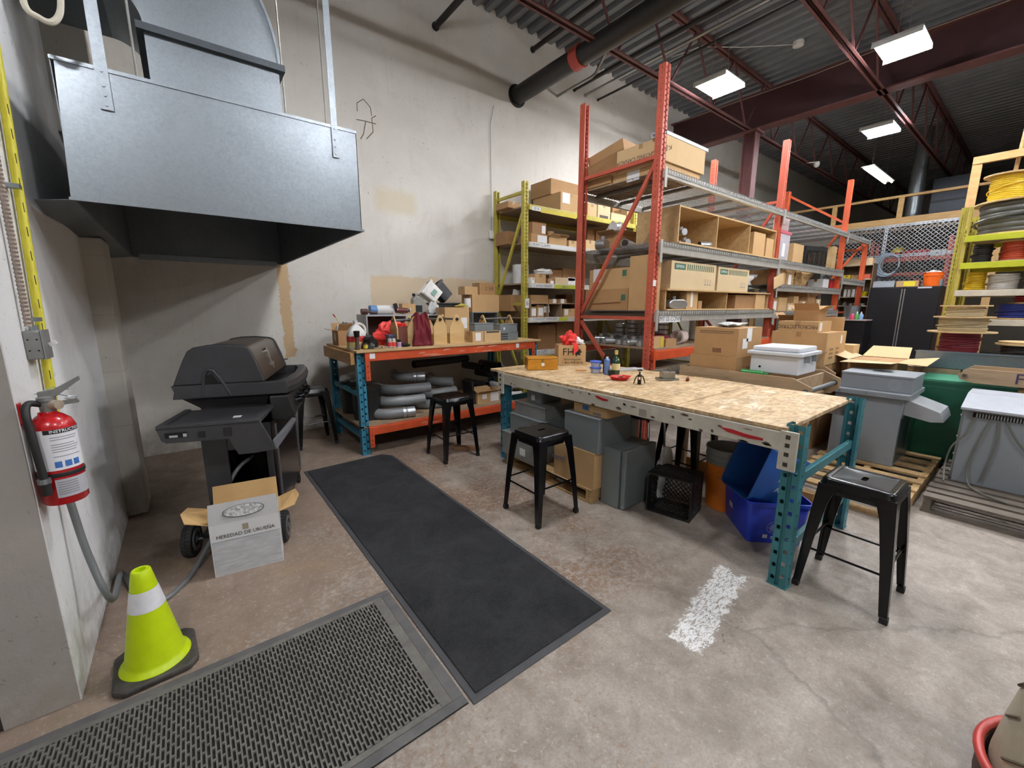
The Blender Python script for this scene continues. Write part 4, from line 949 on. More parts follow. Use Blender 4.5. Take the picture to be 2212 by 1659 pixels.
def maker_print(t, word, w, d, h, face='f', small=False):
    """green header block with a row of vertical bars, as printed on the switchgear cartons"""
    I = MB(); s = 1
    def R(u0, u1, v0, v1):
        if face == 'f': return MB().box(-w+2*w*u0, -w+2*w*u1, -d-.0013, -d-.0003, h*v0, h*v1)
        return MB().box(-w-.0013, -w-.0003, d-2*d*u1, d-2*d*u0, h*v0, h*v1)
    R(.06, .29, .70, .92).build('header_print', M_green, t)
    n = 14; m = MB()
    for k in range(n):
        b = R(.33+k*.045, .33+k*.045+.02, .70, .92); m.add(b.v, b.f)
    m.build('stripe_print', M_green, t)
    ctext(t, word, h*.15, w, d, h, face, .175, .81, M_stick)
    m = MB()
    for k, u in enumerate((.74, .80, .86)):
        b = R(u, u+.03, .18, .24); m.add(b.v, b.f); b = R(u+.01, u+.02, .28, .42); m.add(b.v, b.f)
    m.build('handling_marks', pm('grey_print', '#8b8b90', .6), t)

# ------------------------------------------------------------------ on the yellow shelving rack
Yf = 4.86
carton(4.74, 5.22, 4.88, 5.52, YZ[0], YZ[0]+.29, 'big brown carton with a white shipping label on the top shelf of the yellow rack', k=0, stick=[('f', .25, .72, .16, .15)], tape=True)
carton(4.72, 5.45, 5.08, 5.56, YZ[0]+.292, YZ[0]+.52, 'brown carton lying on top of the labelled carton, highest on the yellow rack', k=1, tape=False)
cY(5.15, 1097, 1122, 436, YZ[0], .30, 'brown carton at the left end of the top yellow shelf, behind the diagonal brace', k=1)
cY(Yf, 1269, 1289, 440, YZ[0], .4, 'tall pale carton on the top yellow shelf, just right of the red post', k=2)
cY(Yf, 1291, 1318, 442, YZ[0], .38, 'pale carton with printed bars on the top yellow shelf, between two red posts', k=4, stick=[('f', .5, .15, .22, .05, M_brownink)])
t = cY(Yf-.02, 1320, 1352, 462, YZ[0], .3, 'small open switchgear carton on the top yellow shelf, behind the red diagonal brace', k=4)
t = cY(5.2, 1322, 1345, 449, YZ[0], .3, 'brown carton standing behind the small switchgear carton on the yellow rack', k=3)
cY(Yf+.05, 1354, 1380, 452, YZ[0], .3, 'white and tan carton beside the plywood cubby on the top yellow shelf', k=2, stick=[('f', .5, .75, .22, .08)])
z = YZ[1]
cY(Yf, 1148, 1182, 506, z, .3, 'brown carton with white paper on its front on the beam clamp shelf', k=1, stick=[('f', .68, .5, .19, .10)])
x0, x1, _ = fitY(Yf+.03, 1150, 1180, 480, z+.115); carton(x0, x1, Yf+.03, Yf+.3, z+.116, z+.30, 'worn brown carton stacked on the papered carton of the beam clamp shelf', k=3, stick=[('f', .8, .5, .07, .11)])
cY(5.1, 1182, 1196, 499, z, .25, 'narrow brown carton set back on the beam clamp shelf', k=3)
cY(Yf, 1186, 1207, 514, z, .26, 'short tan open carton at the middle of the beam clamp shelf', k=0, opened=True)
cY(Yf+.02, 1207, 1224, 512, z, .26, 'small tan carton with a raised flap on the beam clamp shelf', k=0, opened=True, seed=4)
cY(Yf, 1229, 1246, 520, z, .24, 'low tan carton next to the red post on the beam clamp shelf', k=2)
cY(5.2, 1096, 1118, 500, z, .3, 'dark brown carton at the left end of the beam clamp shelf', k=3)
cY(Yf, 1263, 1286, 519, z, .26, 'pale carton with an arrow mark seen between the red posts, second yellow shelf', k=2)
cY(5.15, 1268, 1284, 496, z, .25, 'dark carton behind the arrow marked carton on the second yellow shelf', k=3)
cY(5.15, 1287, 1302, 498, z, .25, 'tall dark carton, second of the pair at the back of the second yellow shelf', k=3)
cY(Yf, 1293, 1316, 520, z, .25, 'short brown carton at the right of the arrow marked carton, second yellow shelf', k=1)
z = YZ[2]
cY(Yf, 1148, 1155, 599, z, .25, 'narrow white carton by the yellow post on the hole strap shelf', k=M_stick)
cY(Yf, 1156, 1179, 592, z, .25, 'tan carton with a plastic bag on top on the hole strap shelf', k=0)
p = PY(1170, 588, Yf+.1); tag(MB().blob((0, 0, .04), (.16, .10, .05), 3).build('plastic_bag', pm('clear_film', '#d6d6d4', .25, 0, '#bcbcba', 20, .5), smooth=True, loc=(p.x+.05, Yf+.13, PY(1170, 592, Yf).z)), 'crumpled white plastic bag on a tan carton of the hole strap shelf', 'bag')
cY(Yf, 1200, 1244, 600, z, .35, 'grey carton with a blue and white label on the hole strap shelf', k=4, stick=[('f', .78, .5, .16, .12), ('f', .78, .78, .15, .04, pm('blue_print', '#3f72b8', .5))])
cY(5.25, 1186, 1214, 583, z, .3, 'dark brown carton at the back of the hole strap shelf, left of two', k=3)
cY(5.25, 1215, 1246, 580, z, .3, 'dark brown carton at the back of the hole strap shelf, right of two', k=3)
cY(Yf+.02, 1184, 1198, 602, z, .2, 'small dark carton with a white tag on the hole strap shelf', k=3, stick=[('f', .6, .3, .07, .05)])
p = PY(1102, 598, 5.2)
t = T('pipe_offcut', 'wide white plastic pipe standing behind the yellow diagonal brace', 'pipe', (4.30, 5.30, z)); MB().cyl((0, 0, 0), (0, 0, .30), .13, n=24, hollow=.008).build('barrel', pm('white_pvc', '#d9dadb', .4), t, smooth=True)
# pigeonhole divider on the conduit hanger shelf
z = YZ[3]; zz = PY(1200, 655, Yf).z
t = T('plywood_pigeonhole', 'low plywood pigeonhole dividing the conduit hanger shelf', 'shelf', (5.0, 5.05, z))
xa, xb = PY(1146, 668, Yf).x, PY(1252, 668, Yf).x
MB().box(xa, xb, Yf, Yf+.5, zz-.012, zz).build('top_board', M_oldw, t, world=True)
for xx in (xa, PY(1184, 668, Yf).x, PY(1212, 668, Yf).x, xb-.014): MB().box(xx, xx+.014, Yf, Yf+.5, z, zz-.012).build('divider', M_oldw, t, world=True)
cY(Yf+.02, 1147, 1184, 637, zz, .35, 'torn brown carton on the pigeonhole of the conduit hanger shelf', k=1)
cY(Yf+.02, 1186, 1204, 646, zz, .3, 'brown carton with a white size card, left of two on the pigeonhole', k=1, stick=[('f', .65, .5, .07, .07)])
cY(Yf+.02, 1206, 1224, 646, zz, .3, 'brown carton with a white size card, right of two on the pigeonhole', k=3, stick=[('f', .5, .5, .08, .07)])
cY(5.2, 1222, 1236, 636, zz, .25, 'dark carton at the back right of the pigeonhole top', k=3)
x0, x1, _ = fitY(Yf+.03, 1148, 1158, 665, z); carton(x0, x1, Yf+.03, Yf+.35, z, z+.16, 'small carton with white paper, leftmost inside the pigeonhole', k=1, stick=[('f', .5, .5, .09, .11)])
x0, x1, _ = fitY(Yf+.03, 1160, 1175, 665, z); carton(x0, x1, Yf+.03, Yf+.35, z, z+.19, 'brown carton with a white printed label inside the pigeonhole', k=1, stick=[('f', .55, .45, .10, .12)])
x0, x1, _ = fitY(Yf+.05, 1176, 1183, 665, z); t = carton(x0, x1, Yf+.05, Yf+.35, z, z+.17, 'brown carton with a card reading 2 1/2 inside the pigeonhole', k=3)
MB().box(-.09, .06, -.162, -.1605, .07, .17).build('sticker', M_stick, t); text('2 1/2', .06, M_ink, t, frame((-.015, -.163, .12), (1, 0, 0), (0, 0, 1)))
x0, x1, _ = fitY(Yf+.03, 1218, 1244, 665, z); carton(x0, x1, Yf+.03, Yf+.35, z, z+.13, 'tan carton in the right hole of the pigeonhole', k=0, stick=[('f', .2, .55, .08, .09)])
c0 = cY(5.12, 1103, 1131, 637, zz-.12, .3, 'brown carton with a tilted white card, left end of the yellow rack', k=1)
MB().obox((.02, -.10, .26), (.14, .004, .13), 0, .2, .12).build('white_card', M_stick, c0)
cY(Yf+.1, 1163, 1200, 702, YZ[4], .4, 'dark carton low on the yellow rack, left of two above the bench end', k=3)
cY(Yf+.1, 1203, 1238, 696, YZ[4], .4, 'dark carton low on the yellow rack, right of two beside the red post', k=3)

# ------------------------------------------------------------------ on the red rack, first bay
z = RZ[0][0]
zu = PX(1425, 352, 4.17).z
ya, yb = PX(1430, 380, 4.17).y, PX(1272, 410, 4.17).y
t = carton(4.17, 4.88, RYF+.02, 3.42, z, zu, 'lower brown carton with a white label at the end of the top red shelf', k=0, stick=[('s', .42, .35, .17, .11), ])
carton(4.17, 4.85, 3.43, 3.86, z, zu-.06, 'brown carton behind the labelled one on the top red shelf, beside the rear red post', k=1)
zt = PX(1425, 296, 4.15).z; y1 = PX(1333, 340, 4.15).y
t = carton(4.15, 4.93, RYF, y1, zu, zt, 'long tan carton printed with an upside down lighting name on the top red shelf', k=2)
w, d, h = .39, (y1-RYF)/2, zt-zu
ctext(t, 'K.J.C LIGHTING CANADA', .062, w, d, h, 's', .55, .45, pm('dark_print', '#4d4b49', .6), flip=True)
carton(4.16, 4.8, max(y1+.02, 3.44), 3.86, zu-.058, zt-.16, 'smaller tan carton behind the lighting carton on the top red shelf', k=1)
# opened carton lying tilted on top
t = T('cardboard_box', 'opened brown carton lying tilted on top of the cartons of the top red shelf', 'box', (4.46, 3.62, zt-.155), rz=.1)
MB().obox((0, 0, .20), (.46, .50, .16), 0, -.22, .0).build('body', KR[1], t); sheet([(-.25, -.30, .16), (.25, -.30, .16), (.22, -.42, .10), (-.22, -.42, .10)], .004, (0, 0, 1)).build('flap', KR[0], t); sheet([(-.25, -.31, .05), (-.25, .28, -.03), (-.30, .28, .08), (-.33, -.31, .18)], .004, (-1, 0, 0)).build('flap', KR[1], t)
t = T('steel_channel', 'white painted steel channel lying on the tan lighting carton', 'channel', (4.53, RYF+.09, zt)); MB().box(-.42, .46, -.09, .07, .0, .005).box(-.42, .46, -.09, -.085, -.0, .04).box(-.42, .46, .065, .07, 0, .04).box(-.42, .46, -.09, .07, .036, .041).build('channel', pm('white_metal', '#dfe0e4', .4), t)
# plywood cubby on the second level
z = RZ[0][1]
t = T('plywood_cubby', 'long plywood cubby with three open compartments on the second red shelf', 'cabinet', (5.7, 3.05, z))
x0, x1 = PY(1465, 500, RYF+.02).x, PY(1676, 520, RYF+.02).x; zt = PY(1465, 441, RYF+.02).z; y0, y1 = RYF+.02, PX(1375, 500, x0).y
MB().box(x0-.06, x1+.02, y0-.06, y1+.02, z, z+.02).build('base_board', M_ply, t, world=True)
MB().box(x0, x1, y0, y1, zt-.018, zt).build('top_board', M_ply, t, world=True); MB().box(x0, x1, y1-.012, y1, z+.02, zt-.018).build('back_board', M_ply, t, world=True)
for i, xx in enumerate((x0, PY(1549, 500, y0).x, PY(1620, 500, y0).x, x1-.018)): MB().box(xx, xx+.018, y0, y1-.012, z+.02, zt-.018).build('side_board' if i in (0, 3) else 'divider', M_ply, t, world=True)
CUB = (x0, x1, y0, y1, z+.02, zt)
M_fit = pm('die_cast_grey', '#b6b8ba', .3, .7, '#8c8e90', 10, .5)
def fitting(name, label, loc, s=1.0, rz=0, kind='body', group=None):
    t = T(name, label, 'fitting', loc, rz, group)
    if kind == 'body':
        MB().cyl((-.06*s, 0, .035*s), (.06*s, 0, .035*s), .034*s, n=16).cyl((0, 0, .03*s), (0, 0, .10*s), .026*s, n=14).build('casting', M_fit, t, smooth=True)
        MB().cyl((-.075*s, 0, .035*s), (-.06*s, 0, .035*s), .040*s, n=16).cyl((.06*s, 0, .035*s), (.075*s, 0, .035*s), .040*s, n=16).build('collar', M_fit, t, smooth=True)
    elif kind == 'ring':
        MB().lathe([(.044*s, 0), (.05*s, .004*s), (.05*s, .022*s), (.046*s, .026*s), (.046*s, .06*s), (.042*s, .062*s), (.036*s, .06*s), (.036*s, .002*s)], 20, cap=False).build('ring', M_fit, t, smooth=True)
    elif kind == 'oval':
        MB().prism([(.09*s*cos(a)+(.05*s if cos(a) > 0 else -.05*s), .045*s+.045*s*sin(a)) for a in [2*pi*k/24 for k in range(24)]], 'y', -.04*s, .04*s).build('housing', M_fit, t, bev=.008*s)
        MB().cyl((-.03*s, 0, .085*s), (-.03*s, 0, .12*s), .02*s, n=12).build('hub', M_fit, t, smooth=True)
    return t
for (x, y, dz, lab) in ((1478, 510, 0, 'grey conduit body on the floor of the left cubby compartment'), (1471, 487, .11, 'grey conduit body stacked on another in the left cubby compartment')):
    p = PY(x, y, y0+.12); fitting('conduit_fitting', lab, (p.x, y0+.12, CUB[4]+dz), 1.0, 1.2, group='cubby fittings')
p = PY(1528, 520, y0+.1); t = T('conduit_fitting', 'short grey coupling lying on its side in the cubby, showing its open end', 'fitting', (p.x, y0+.12, CUB[4]), -.5, 'cubby fittings'); MB().cyl((-.09, 0, .05), (.09, 0, .05), .05, n=20, hollow=.006).build('sleeve', M_fit, t, smooth=True)
carton(PY(1627, 530, y0+.03).x, PY(1652, 530, y0+.03).x, y0+.03, y0+.33, CUB[4], CUB[4]+.33, 'tan carton with clear tape, left of the pair in the right cubby compartment', k=0)
carton(PY(1655, 530, y0+.02).x, PY(1675, 530, y0+.02).x, y0+.02, y0+.3, CUB[4], CUB[4]+.28, 'tan carton, right of the pair in the right cubby compartment', k=0)
# rear corner of the second level: fittings and an open carton
for (x, y, Y, kind, s, lab) in ((1305, 527, 3.45, 'oval', 1.5, 'large grey oval fitting box hanging over the rear red shelf edge'), (1312, 505, 3.7, 'body', 1.3, 'grey conduit fitting leaning on the open carton at the rear of the red rack')):
    p = PX(x, y, 4.5 if s < 1.4 else 4.35); fitting('conduit_fitting', lab, (p.x, p.y, RZ[0][1]), s, .4, kind, 'fittings at the rear of the second red shelf')
t = T('conduit_fitting', 'round grey pipe end showing its hole beside the plywood cubby', 'fitting', (4.42, 3.34, RZ[0][1]), 0, 'fittings at the rear of the second red shelf'); MB().cyl((-.14, -.05, .055), (.16, .06, .055), .05, n=20, hollow=.008).build('sleeve', M_fit, t, smooth=True)
t = carton(4.40, 4.78, 3.50, 3.78, RZ[0][1], RZ[0][1]+.20, 'open brown carton of clear bags at the rear of the second red shelf', k=1, opened=True, seed=3)
tag(MB().blob((0, 0, .10), (.15, .11, .11), 8, .22).build('plastic_bag', pm('clear_film', '#d6d6d4', .25, 0, '#bcbcba', 20, .5), smooth=True, loc=(4.52, 3.62, RZ[0][1]+.17)), 'clear plastic bag bulging from the open carton on the second red shelf', 'bag')
# third level: end cartons, low cubby with switchgear cartons on top
z = RZ[0][2]
carton(4.15, 4.32, RYF+.08, 3.10, z, PX(1380, 552, 4.15).z, 'tall plain carton standing on end at the front corner of the third red shelf', k=0, tape=False)
yA = PX(1352, 620, 4.2).y; yB = PX(1266, 620, 4.2).y
t = carton(4.18, 4.75, 3.13, min(yB, 3.80), z, z+.255, 'crushed brown switchgear carton at the end of the third red shelf, bottom of two', k=1, stick=[('s', .9, .6, .06, .07, M_green)])
sheet([(-.286, .22, .17), (-.286, -.24, .19), (-.296, -.24, .10), (-.292, .2, .08)], .004, (-1, 0, 0)).build('torn_flap', KR[1], t)
t = carton(4.19, 4.78, 3.13, min(yB, 3.80)-.05, z+.256, z+.50, 'brown switchgear carton at the end of the third red shelf, top of two', k=0, stick=[('s', .88, .75, .06, .07, M_green), ('s', .2, .7, .12, .16)])
x0, x1 = PY(1427, 640, RYF+.03).x, PY(1660, 640, RYF+.03).x; zt = PY(1500, 626, RYF+.03).z; y0, y1 = RYF+.03, RYF+.6
x0 = max(x0, 4.36)
t = T('plywood_cubby', 'low plywood cubby under the switchgear cartons on the third red shelf', 'cabinet', ((x0+x1)/2, y0+.3, z))
MB().box(x0-.02, x1, y0-.03, y1, zt-.018, zt).build('top_board', M_ply, t, world=True); MB().box(x0, x1, y0-.03, y1, z, z+.016).build('base_board', M_ply, t, world=True); MB().box(x0, x1, y1-.012, y1, z+.016, zt-.018).build('back_board', M_ply, t, world=True)
for xx in (x0, PY(1569, 650, y0).x, x1-.018): MB().box(xx, xx+.018, y0, y1-.012, z+.016, zt-.018).build('divider', M_ply, t, world=True)
zb = z+.016
for (xl, xr, yt, lab) in ((1446, 1543, 562, 'long switchgear carton with green header and bars, left one on the third red shelf'), (1547, 1614, 576, 'shorter switchgear carton with green header and bars, right one on the third red shelf')):
    a, b, _ = fitY(y0, xl, xr, yt, zt); h = PY(xl, yt, y0).z-zt; t = carton(a, b, y0-.02, y0+.5, zt, zt+h, lab, k=4)
    maker_print(t, 'SIEMENS', (b-a)/2, .26, h)
p = PY(1458, 668, y0+.08); fitting('conduit_fitting', 'grey oval cast fitting lying in the low cubby under the switchgear cartons', (p.x, y0+.08, zb), 1.25, -.1, 'oval')
cY(y0+.02, 1483, 1507, 629, zb, .22, 'narrow carton with a long white label in the low cubby', k=0, zt=zt-.025, stick=[('f', .45, .55, .05, .18)])
cY(y0+.02, 1508, 1516, 650, zb, .15, 'tiny brown carton beside the labelled carton in the low cubby', k=1)
cY(y0+.02, 1588, 1630, 641, zb, .35, 'dark brown carton at the right side of the low cubby', k=3, zt=zt-.04)
cY(y0-.01, 1632, 1652, 637, zb, .2, 'orange tan carton leaning out at the right of the low cubby', k=0, zt=zt-.03)
t = T('plastic_bag', 'shiny clear plastic film hanging off the right switchgear carton', 'bag', (PY(1628, 590, y0).x, y0+.15, zt)); MB().blob((0, 0, .20), (.34, .10, .10), 12, .3, 20, 12).build('film', pm('clear_film', '#d6d6d4', .25, 0, '#bcbcba', 20, .5), t, smooth=True); MB().blob((.12, 0, .045), (.30, .12, .05), 4, .2).build('black_film', pm('black_film', '#1f1f22', .3), t, smooth=True)
# orange level: heaps of couplings, cartons, roll of cloth
z = RZ[0][3]; r = random.Random(4); k = 0
for (px0, px1, yy, n, s) in ((1283, 1392, 741, 7, 1.0), (1290, 1395, 727, 6, 1.0), (1300, 1395, 716, 5, 1.1)):
    for i in range(n):
        x = px0+(px1-px0)*(i+.5)/n; X_ = {741: 4.24, 727: 4.42, 716: 4.60}[yy]; p = PX(x, yy, X_); Y = min(max(p.y, 2.86), 3.74)
        zz_ = z if yy > 735 else z
        fitting('pipe_coupling', 'zinc coupling, %s row on the orange shelf, %s' % ({741: 'front', 727: 'middle', 716: 'rear'}[yy], ['leftmost', 'second from left', 'third from left', 'fourth from left', 'fifth from left', 'sixth from left', 'seventh from left', 'eighth from left', 'ninth from left'][i]), (p.x, Y, zz_), s*(1.0+.15*r.random())*(1.3 if yy == 716 else 1.0), r.uniform(0, 3), 'ring' if r.random() < .7 else 'body', 'zinc couplings on the orange shelf')
for (x, Y, n) in ((1342, 3.5, 5), (1325, 3.7, 4), (1395, 3.05, 5), (1372, 3.27, 4)):
    p = Vector((4.82, Y, 0))
    t = T('pipe_coupling', 'tall stack of zinc rings on the orange shelf, stack %s' % {1342: 'in the middle', 1325: 'on the left', 1395: 'on the right', 1372: 'right of the middle'}[x], 'fitting', (p.x, Y, z), 0, 'ring stacks on the orange shelf')
    for k in range(n): MB().lathe([(.07, 0), (.08, .005), (.08, .05), (.07, .058), (.06, .055), (.06, .003)], 18, (0, 0, k*.06), cap=False).build('ring', M_fit, t, smooth=True)
carton(4.40, 4.62, RYF+.01, RYF+.10, z, z+.09, 'low brown carton behind the red post on the orange shelf', k=1)
x0, x1, _ = fitY(RYF+.03, 1420, 1428, 730, z); carton(4.16, 4.36, RYF+.01, RYF+.10, z, z+.13, 'small brown carton with a yellow side beside the front red post on the orange shelf', k=0, stick=[('f', .8, .5, .06, .10, pm('label_yellow', '#cdb92f', .6))])
p = PY(1475, 738, 2.85); t = T('cloth_roll', 'white roll of cloth with a red inside at the end of the orange shelf', 'roll', (p.x, 2.9, z), .2); MB().cyl((-.10, 0, .085), (.09, 0, .085), .085, n=22, hollow=.02).build('roll', pm('pink_white_cloth', '#e5d5d0', .8, 0, '#d2b5ae', 12, .5), t, smooth=True)
tag(MB().blob((0, 0, .06), (.22, .12, .07), 6).build('red_cloth', pm('red_cloth', '#8f2a35', .8, 0, '#6d1d28', 10, .5), smooth=True, loc=(p.x-.32, 3.0, z)), 'dark red cloth lying behind the white roll on the orange shelf', 'cloth')
p = PY(1496, 700, 3.2); tag(MB().cyl((0, 0, 0), (0, 0, .30), .045, n=18).build('white_pipe', pm('white_pvc', '#d9dadb', .4), smooth=True, loc=(p.x, 3.2, z)), 'short white upright pipe at the back of the orange shelf', 'pipe')
# ------------------------------------------------------------------ second bay
z = RZ[1][1]; Yb = RYF+.03
p = PY(1697, 560, Yb); t = T('clear_bag', 'standing clear bag with a pink top on the second bay shelf', 'bag', (p.x, Yb+.12, z)); MB().prism([(-.22, 0), (.2, 0), (.22, .45), (-.2, .43)], 'y', -.08, .08).build('bag', pm('bag_grey', '#b7b3b8', .35, 0, '#9a969c', 14, .6), t, bev=.02); MB().box(-.23, .23, -.09, .09, .42, .47).build('pink_band', pm('pink_film', '#d46a7c', .4), t, bev=.01); MB().prism([(-.2, .47), (.19, .47), (.21, .72), (-.18, .70)], 'y', -.05, .05).build('bag_neck', pm('bag_pink', '#d9bfc2', .35), t, bev=.02); MB().box(-.08, .03, -.083, -.08, .08, .28).build('sticker', M_stick, t)
cY(Yb, 1713, 1735, 527, z, .3, 'tall tan carton between the clear bag and the black crate', k=0)
def crate(name, label, loc, w, d, h, rz, tilt=0, mat=None):
    """milk crate: open side up in local space, lattice walls"""
    t = T(name, label, 'crate', loc, rz); mt = mat or pm('crate_black', '#1a1a1a', .5, 0, '#262624', 10, .6)
    M = Matrix.Identity(4)
    if tilt: M = Matrix.Translation((0, 0, d/2)) @ Matrix.Rotation(tilt, 4, 'X') @ Matrix.Translation((0, 0, -h/2))
    def bld(m, n): m.xf(M).build(n, mt, t)
    W2, D2 = w/2, d/2
    def lattice(n, P0, U, V, uw, vh):
        m = MB(); P0 = Vector(P0); U = Vector(U); V = Vector(V); k = 0; N = U.cross(V); s = .038; tt = .004
        a = -vh
        while a < uw:
            for sg in (1, -1):
                u0, u1 = (a, a+vh) if sg > 0 else (a+vh, a)
                v0, v1 = 0., vh
                def clip(u0, v0, u1, v1):
                    if u0 == u1: return None
                    lo, hi = 0., 1.
                    for bound, sgn in ((0, 1), (uw, -1)):
                        f0 = sgn*(u0-bound); f1 = sgn*(u1-bound)
                        if f0 < 0 and f1 < 0: return None
                        if f0 < 0: lo = max(lo, f0/(f0-f1))
                        if f1 < 0: hi = min(hi, f0/(f0-f1))
                    if hi <= lo: return None
                    return (u0+(u1-u0)*lo, v0+(v1-v0)*lo, u0+(u1-u0)*hi, v0+(v1-v0)*hi)
                c = clip(u0, v0, u1, v1)
                if c: m.bar(P0+U*c[0]+V*c[1], P0+U*c[2]+V*c[3], .007, .007, N)
            a += s
        return m
    iw = .018
    for n, P0, U, V, a, b in (('wall', (-W2+.02, -D2+.004, .05), (1, 0, 0), (0, 0, 1), w-.04, h-.12), ('wall', (-W2+.02, D2-.004, .05), (1, 0, 0), (0, 0, 1), w-.04, h-.12), ('wall', (-W2+.004, -D2+.02, .05), (0, 1, 0), (0, 0, 1), d-.04, h-.12), ('wall', (W2-.004, -D2+.02, .05), (0, 1, 0), (0, 0, 1), d-.04, h-.12), ('base_lattice', (-W2+.02, -D2+.02, .006), (1, 0, 0), (0, 1, 0), w-.04, d-.04)):
        bld(lattice(n, P0, U, V, a, b), n)
    m = MB()
    for sx in (-1, 1):
        for sy in (-1, 1): m.box(sx*W2, sx*(W2-.022), sy*D2, sy*(D2-.022), 0, h)
    for z0, z1 in ((0, .05), (h-.07, h)):
        for sy in (-1, 1): m.box(-W2+.022, W2-.022, sy*D2, sy*(D2-.009), z0, z1)
        for sx in (-1, 1): m.box(sx*W2, sx*(W2-.009), -D2+.022, D2-.022, z0, z1)
    bld(m, 'frame')
    return t
p = PY(1768, 560, Yb+.02); crate('milk_crate', 'black plastic milk crate with a white rim mark on the second bay shelf', (p.x, Yb+.22, z), .62, .36, .36, -.25)
cY(Yb+.02, 1798, 1806, 532, z, .4, 'plywood offcut standing right of the black crate', k=M_ply, tape=False, name='plywood_offcut', cat='board', flaps=False)
z = RZ[1][2]
cY(Yb, 1675, 1697, 583, z, .3, 'tan carton with a label at the left of the third shelf, second bay', k=0, stick=[('f', .5, .4, .12, .15)])
cY(Yb, 1698, 1714, 590, z, .3, 'small tan carton with a blue and white sticker on the third shelf, second bay', k=1, stick=[('f', .5, .45, .12, .16)])
p = PY(1745, 610, Yb); tag(MB().blob((0, 0, .15), (.42, .17, .18), 21, .28, 18, 11).build('kraft_bag', KR[0], smooth=False, loc=(p.x, Yb+.2, z)), 'crumpled brown kraft paper bag on the third shelf, second bay', 'bag')
cY(Yb, 1778, 1790, 603, z, .25, 'small white carton right of the crumpled kraft bag', k=M_stick)
cY(Yb+.06, 1792, 1800, 606, z, .2, 'tiny red and white carton by the orange post', k=pm('red_tape', '#b32025', .5))
cY(5.0-1.9, 1655, 1670, 583, z, .3, 'dark carton at the back left of the third shelf, second bay', k=3)
z = RZ[1][3]
for (xl, xr, yt, kk, lab, st) in ((1668, 1680, 645, 1, 'brown carton with a pink label, leftmost on the fourth shelf of the second bay', [('f', .5, .45, .11, .14)]), (1681, 1699, 643, 0, 'tan carton with torn top on the fourth shelf of the second bay', None), (1701, 1712, 655, 2, 'short white labelled carton on the fourth shelf of the second bay', [('f', .5, .5, .12, .08)]), (1714, 1724, 640, 0, 'slim tall carton in the middle of the fourth shelf, second bay', None), (1726, 1741, 650, 1, 'tan carton with a white label in the middle of the fourth shelf, second bay', [('f', .6, .5, .1, .14)]), (1743, 1760, 640, 3, 'open brown carton right of the middle on the fourth shelf, second bay', None), (1762, 1772, 646, 0, 'carton with a white torn label, rightmost on the fourth shelf of the second bay', [('f', .5, .5, .12, .18)])):
    cY(Yb, xl, xr, yt, z, .3, lab, k=kk, stick=st, opened=kk == 3)
cY(Yb+.35, 1705, 1745, 632, z, .3, 'large carton with an open flap behind the others on the fourth shelf, second bay', k=1, opened=True, seed=9)
cY(Yb, 1790, 1806, 660, z, .25, 'grey plastic tub at the right end of the fourth shelf, second bay', k=pm('tub_grey', '#9aa0a6', .5), name='plastic_tub', cat='tub')
p = PX(1670, 607, 7.2); t = T('cardboard_sign', 'hand written cardboard sign hung at the second red post', 'sign', (7.2, RYF-.06, p.z-.1)); MB().obox((.05, 0, .1), (.36, .006, .17), 0, 0, -.25).build('card', KR[2], t)
# ================================================================== on the workbench
def at(x, y, z): return G(x, y, z)
def mpp(p): return (p.x*sin(YAW)+p.y*cos(YAW))/FPX      # metres per photo pixel at a place
def bottle(name, label, cat, loc, prof, mat, cap=None, capmat=None, lab=None, labmat=None, rz=0, group=None):
    t = T(name, label, cat, loc, rz, group); MB().lathe(prof, 24).build('glass' if 'glass' in mat.name else 'body', mat, t, smooth=True)
    if cap: MB().lathe(cap, 20).build('cap', capmat, t, smooth=True)
    if lab: MB().lathe([(lab[0], lab[1]), (lab[0], lab[2])], 24, cap=False).build('label', labmat, t, smooth=True)
    return t
M_gls = pm('green_glass_dark', '#1c3a22', .08, 0, '#16301c', 3, .3, spec=.7); M_brg = pm('brown_glass_dark', '#231711', .08, 0, '#2a1c14', 3, .3, spec=.7)
M_wp = pm('white_plastic', '#e6e4df', .4); M_bp = pm('black_plastic', '#191919', .4); M_film = pm('clear_film', '#d6d6d4', .25, 0, '#bcbcba', 20, .5)
M_redbag = pm('red_bag', '#e8403a', .45, 0, '#d02f2c', 6, .5); M_gsteel = pm('grey_enclosure', '#7e8587', .42, .15, '#6f7678', 5, .4); M_lg = pm('light_grey_steel', '#a9acaf', .45, .2, '#979a9d', 5, .4)
z = BZ
c0 = PY(712, 735, 5.0); carton(1.345, 1.60, 4.92, 5.16, z, z+.17, 'open brown carton at the left rear corner of the workbench', k=1, opened=True, seed=2, stick=[('f', .7, .3, .13, .07)])
t = T('snack_bag', 'silver and purple snack bag standing in the left bench carton', 'bag', (1.46, 5.03, z+.005)); MB().blob((0, 0, .13), (.05, .06, .13), 5, .15).build('bag', pm('foil_bag', '#8d8690', .3, .4, '#5d4f78', 14, .8), t, smooth=True)
tag(MB().blob((0, 0, .11), (.045, .05, .11), 15, .15).build('plastic_bag', M_film, smooth=True, loc=(1.385, 5.04, z+.005)), 'cloudy plastic bag in the left bench carton', 'bag')
t = T('match_stick', 'long yellow stick with red tip leaning out of the left bench carton', 'stick', (1.52, 4.98, z+.02)); MB().cyl((0, 0, 0), (-.16, .05, .30), .004, n=8).build('stick', pm('stick_yellow', '#d8c878', .6), t); MB().cyl((-.16, .05, .30), (-.182, .057, .335), .007, n=8).build('tip', pm('red_tape', '#b32025', .5), t)
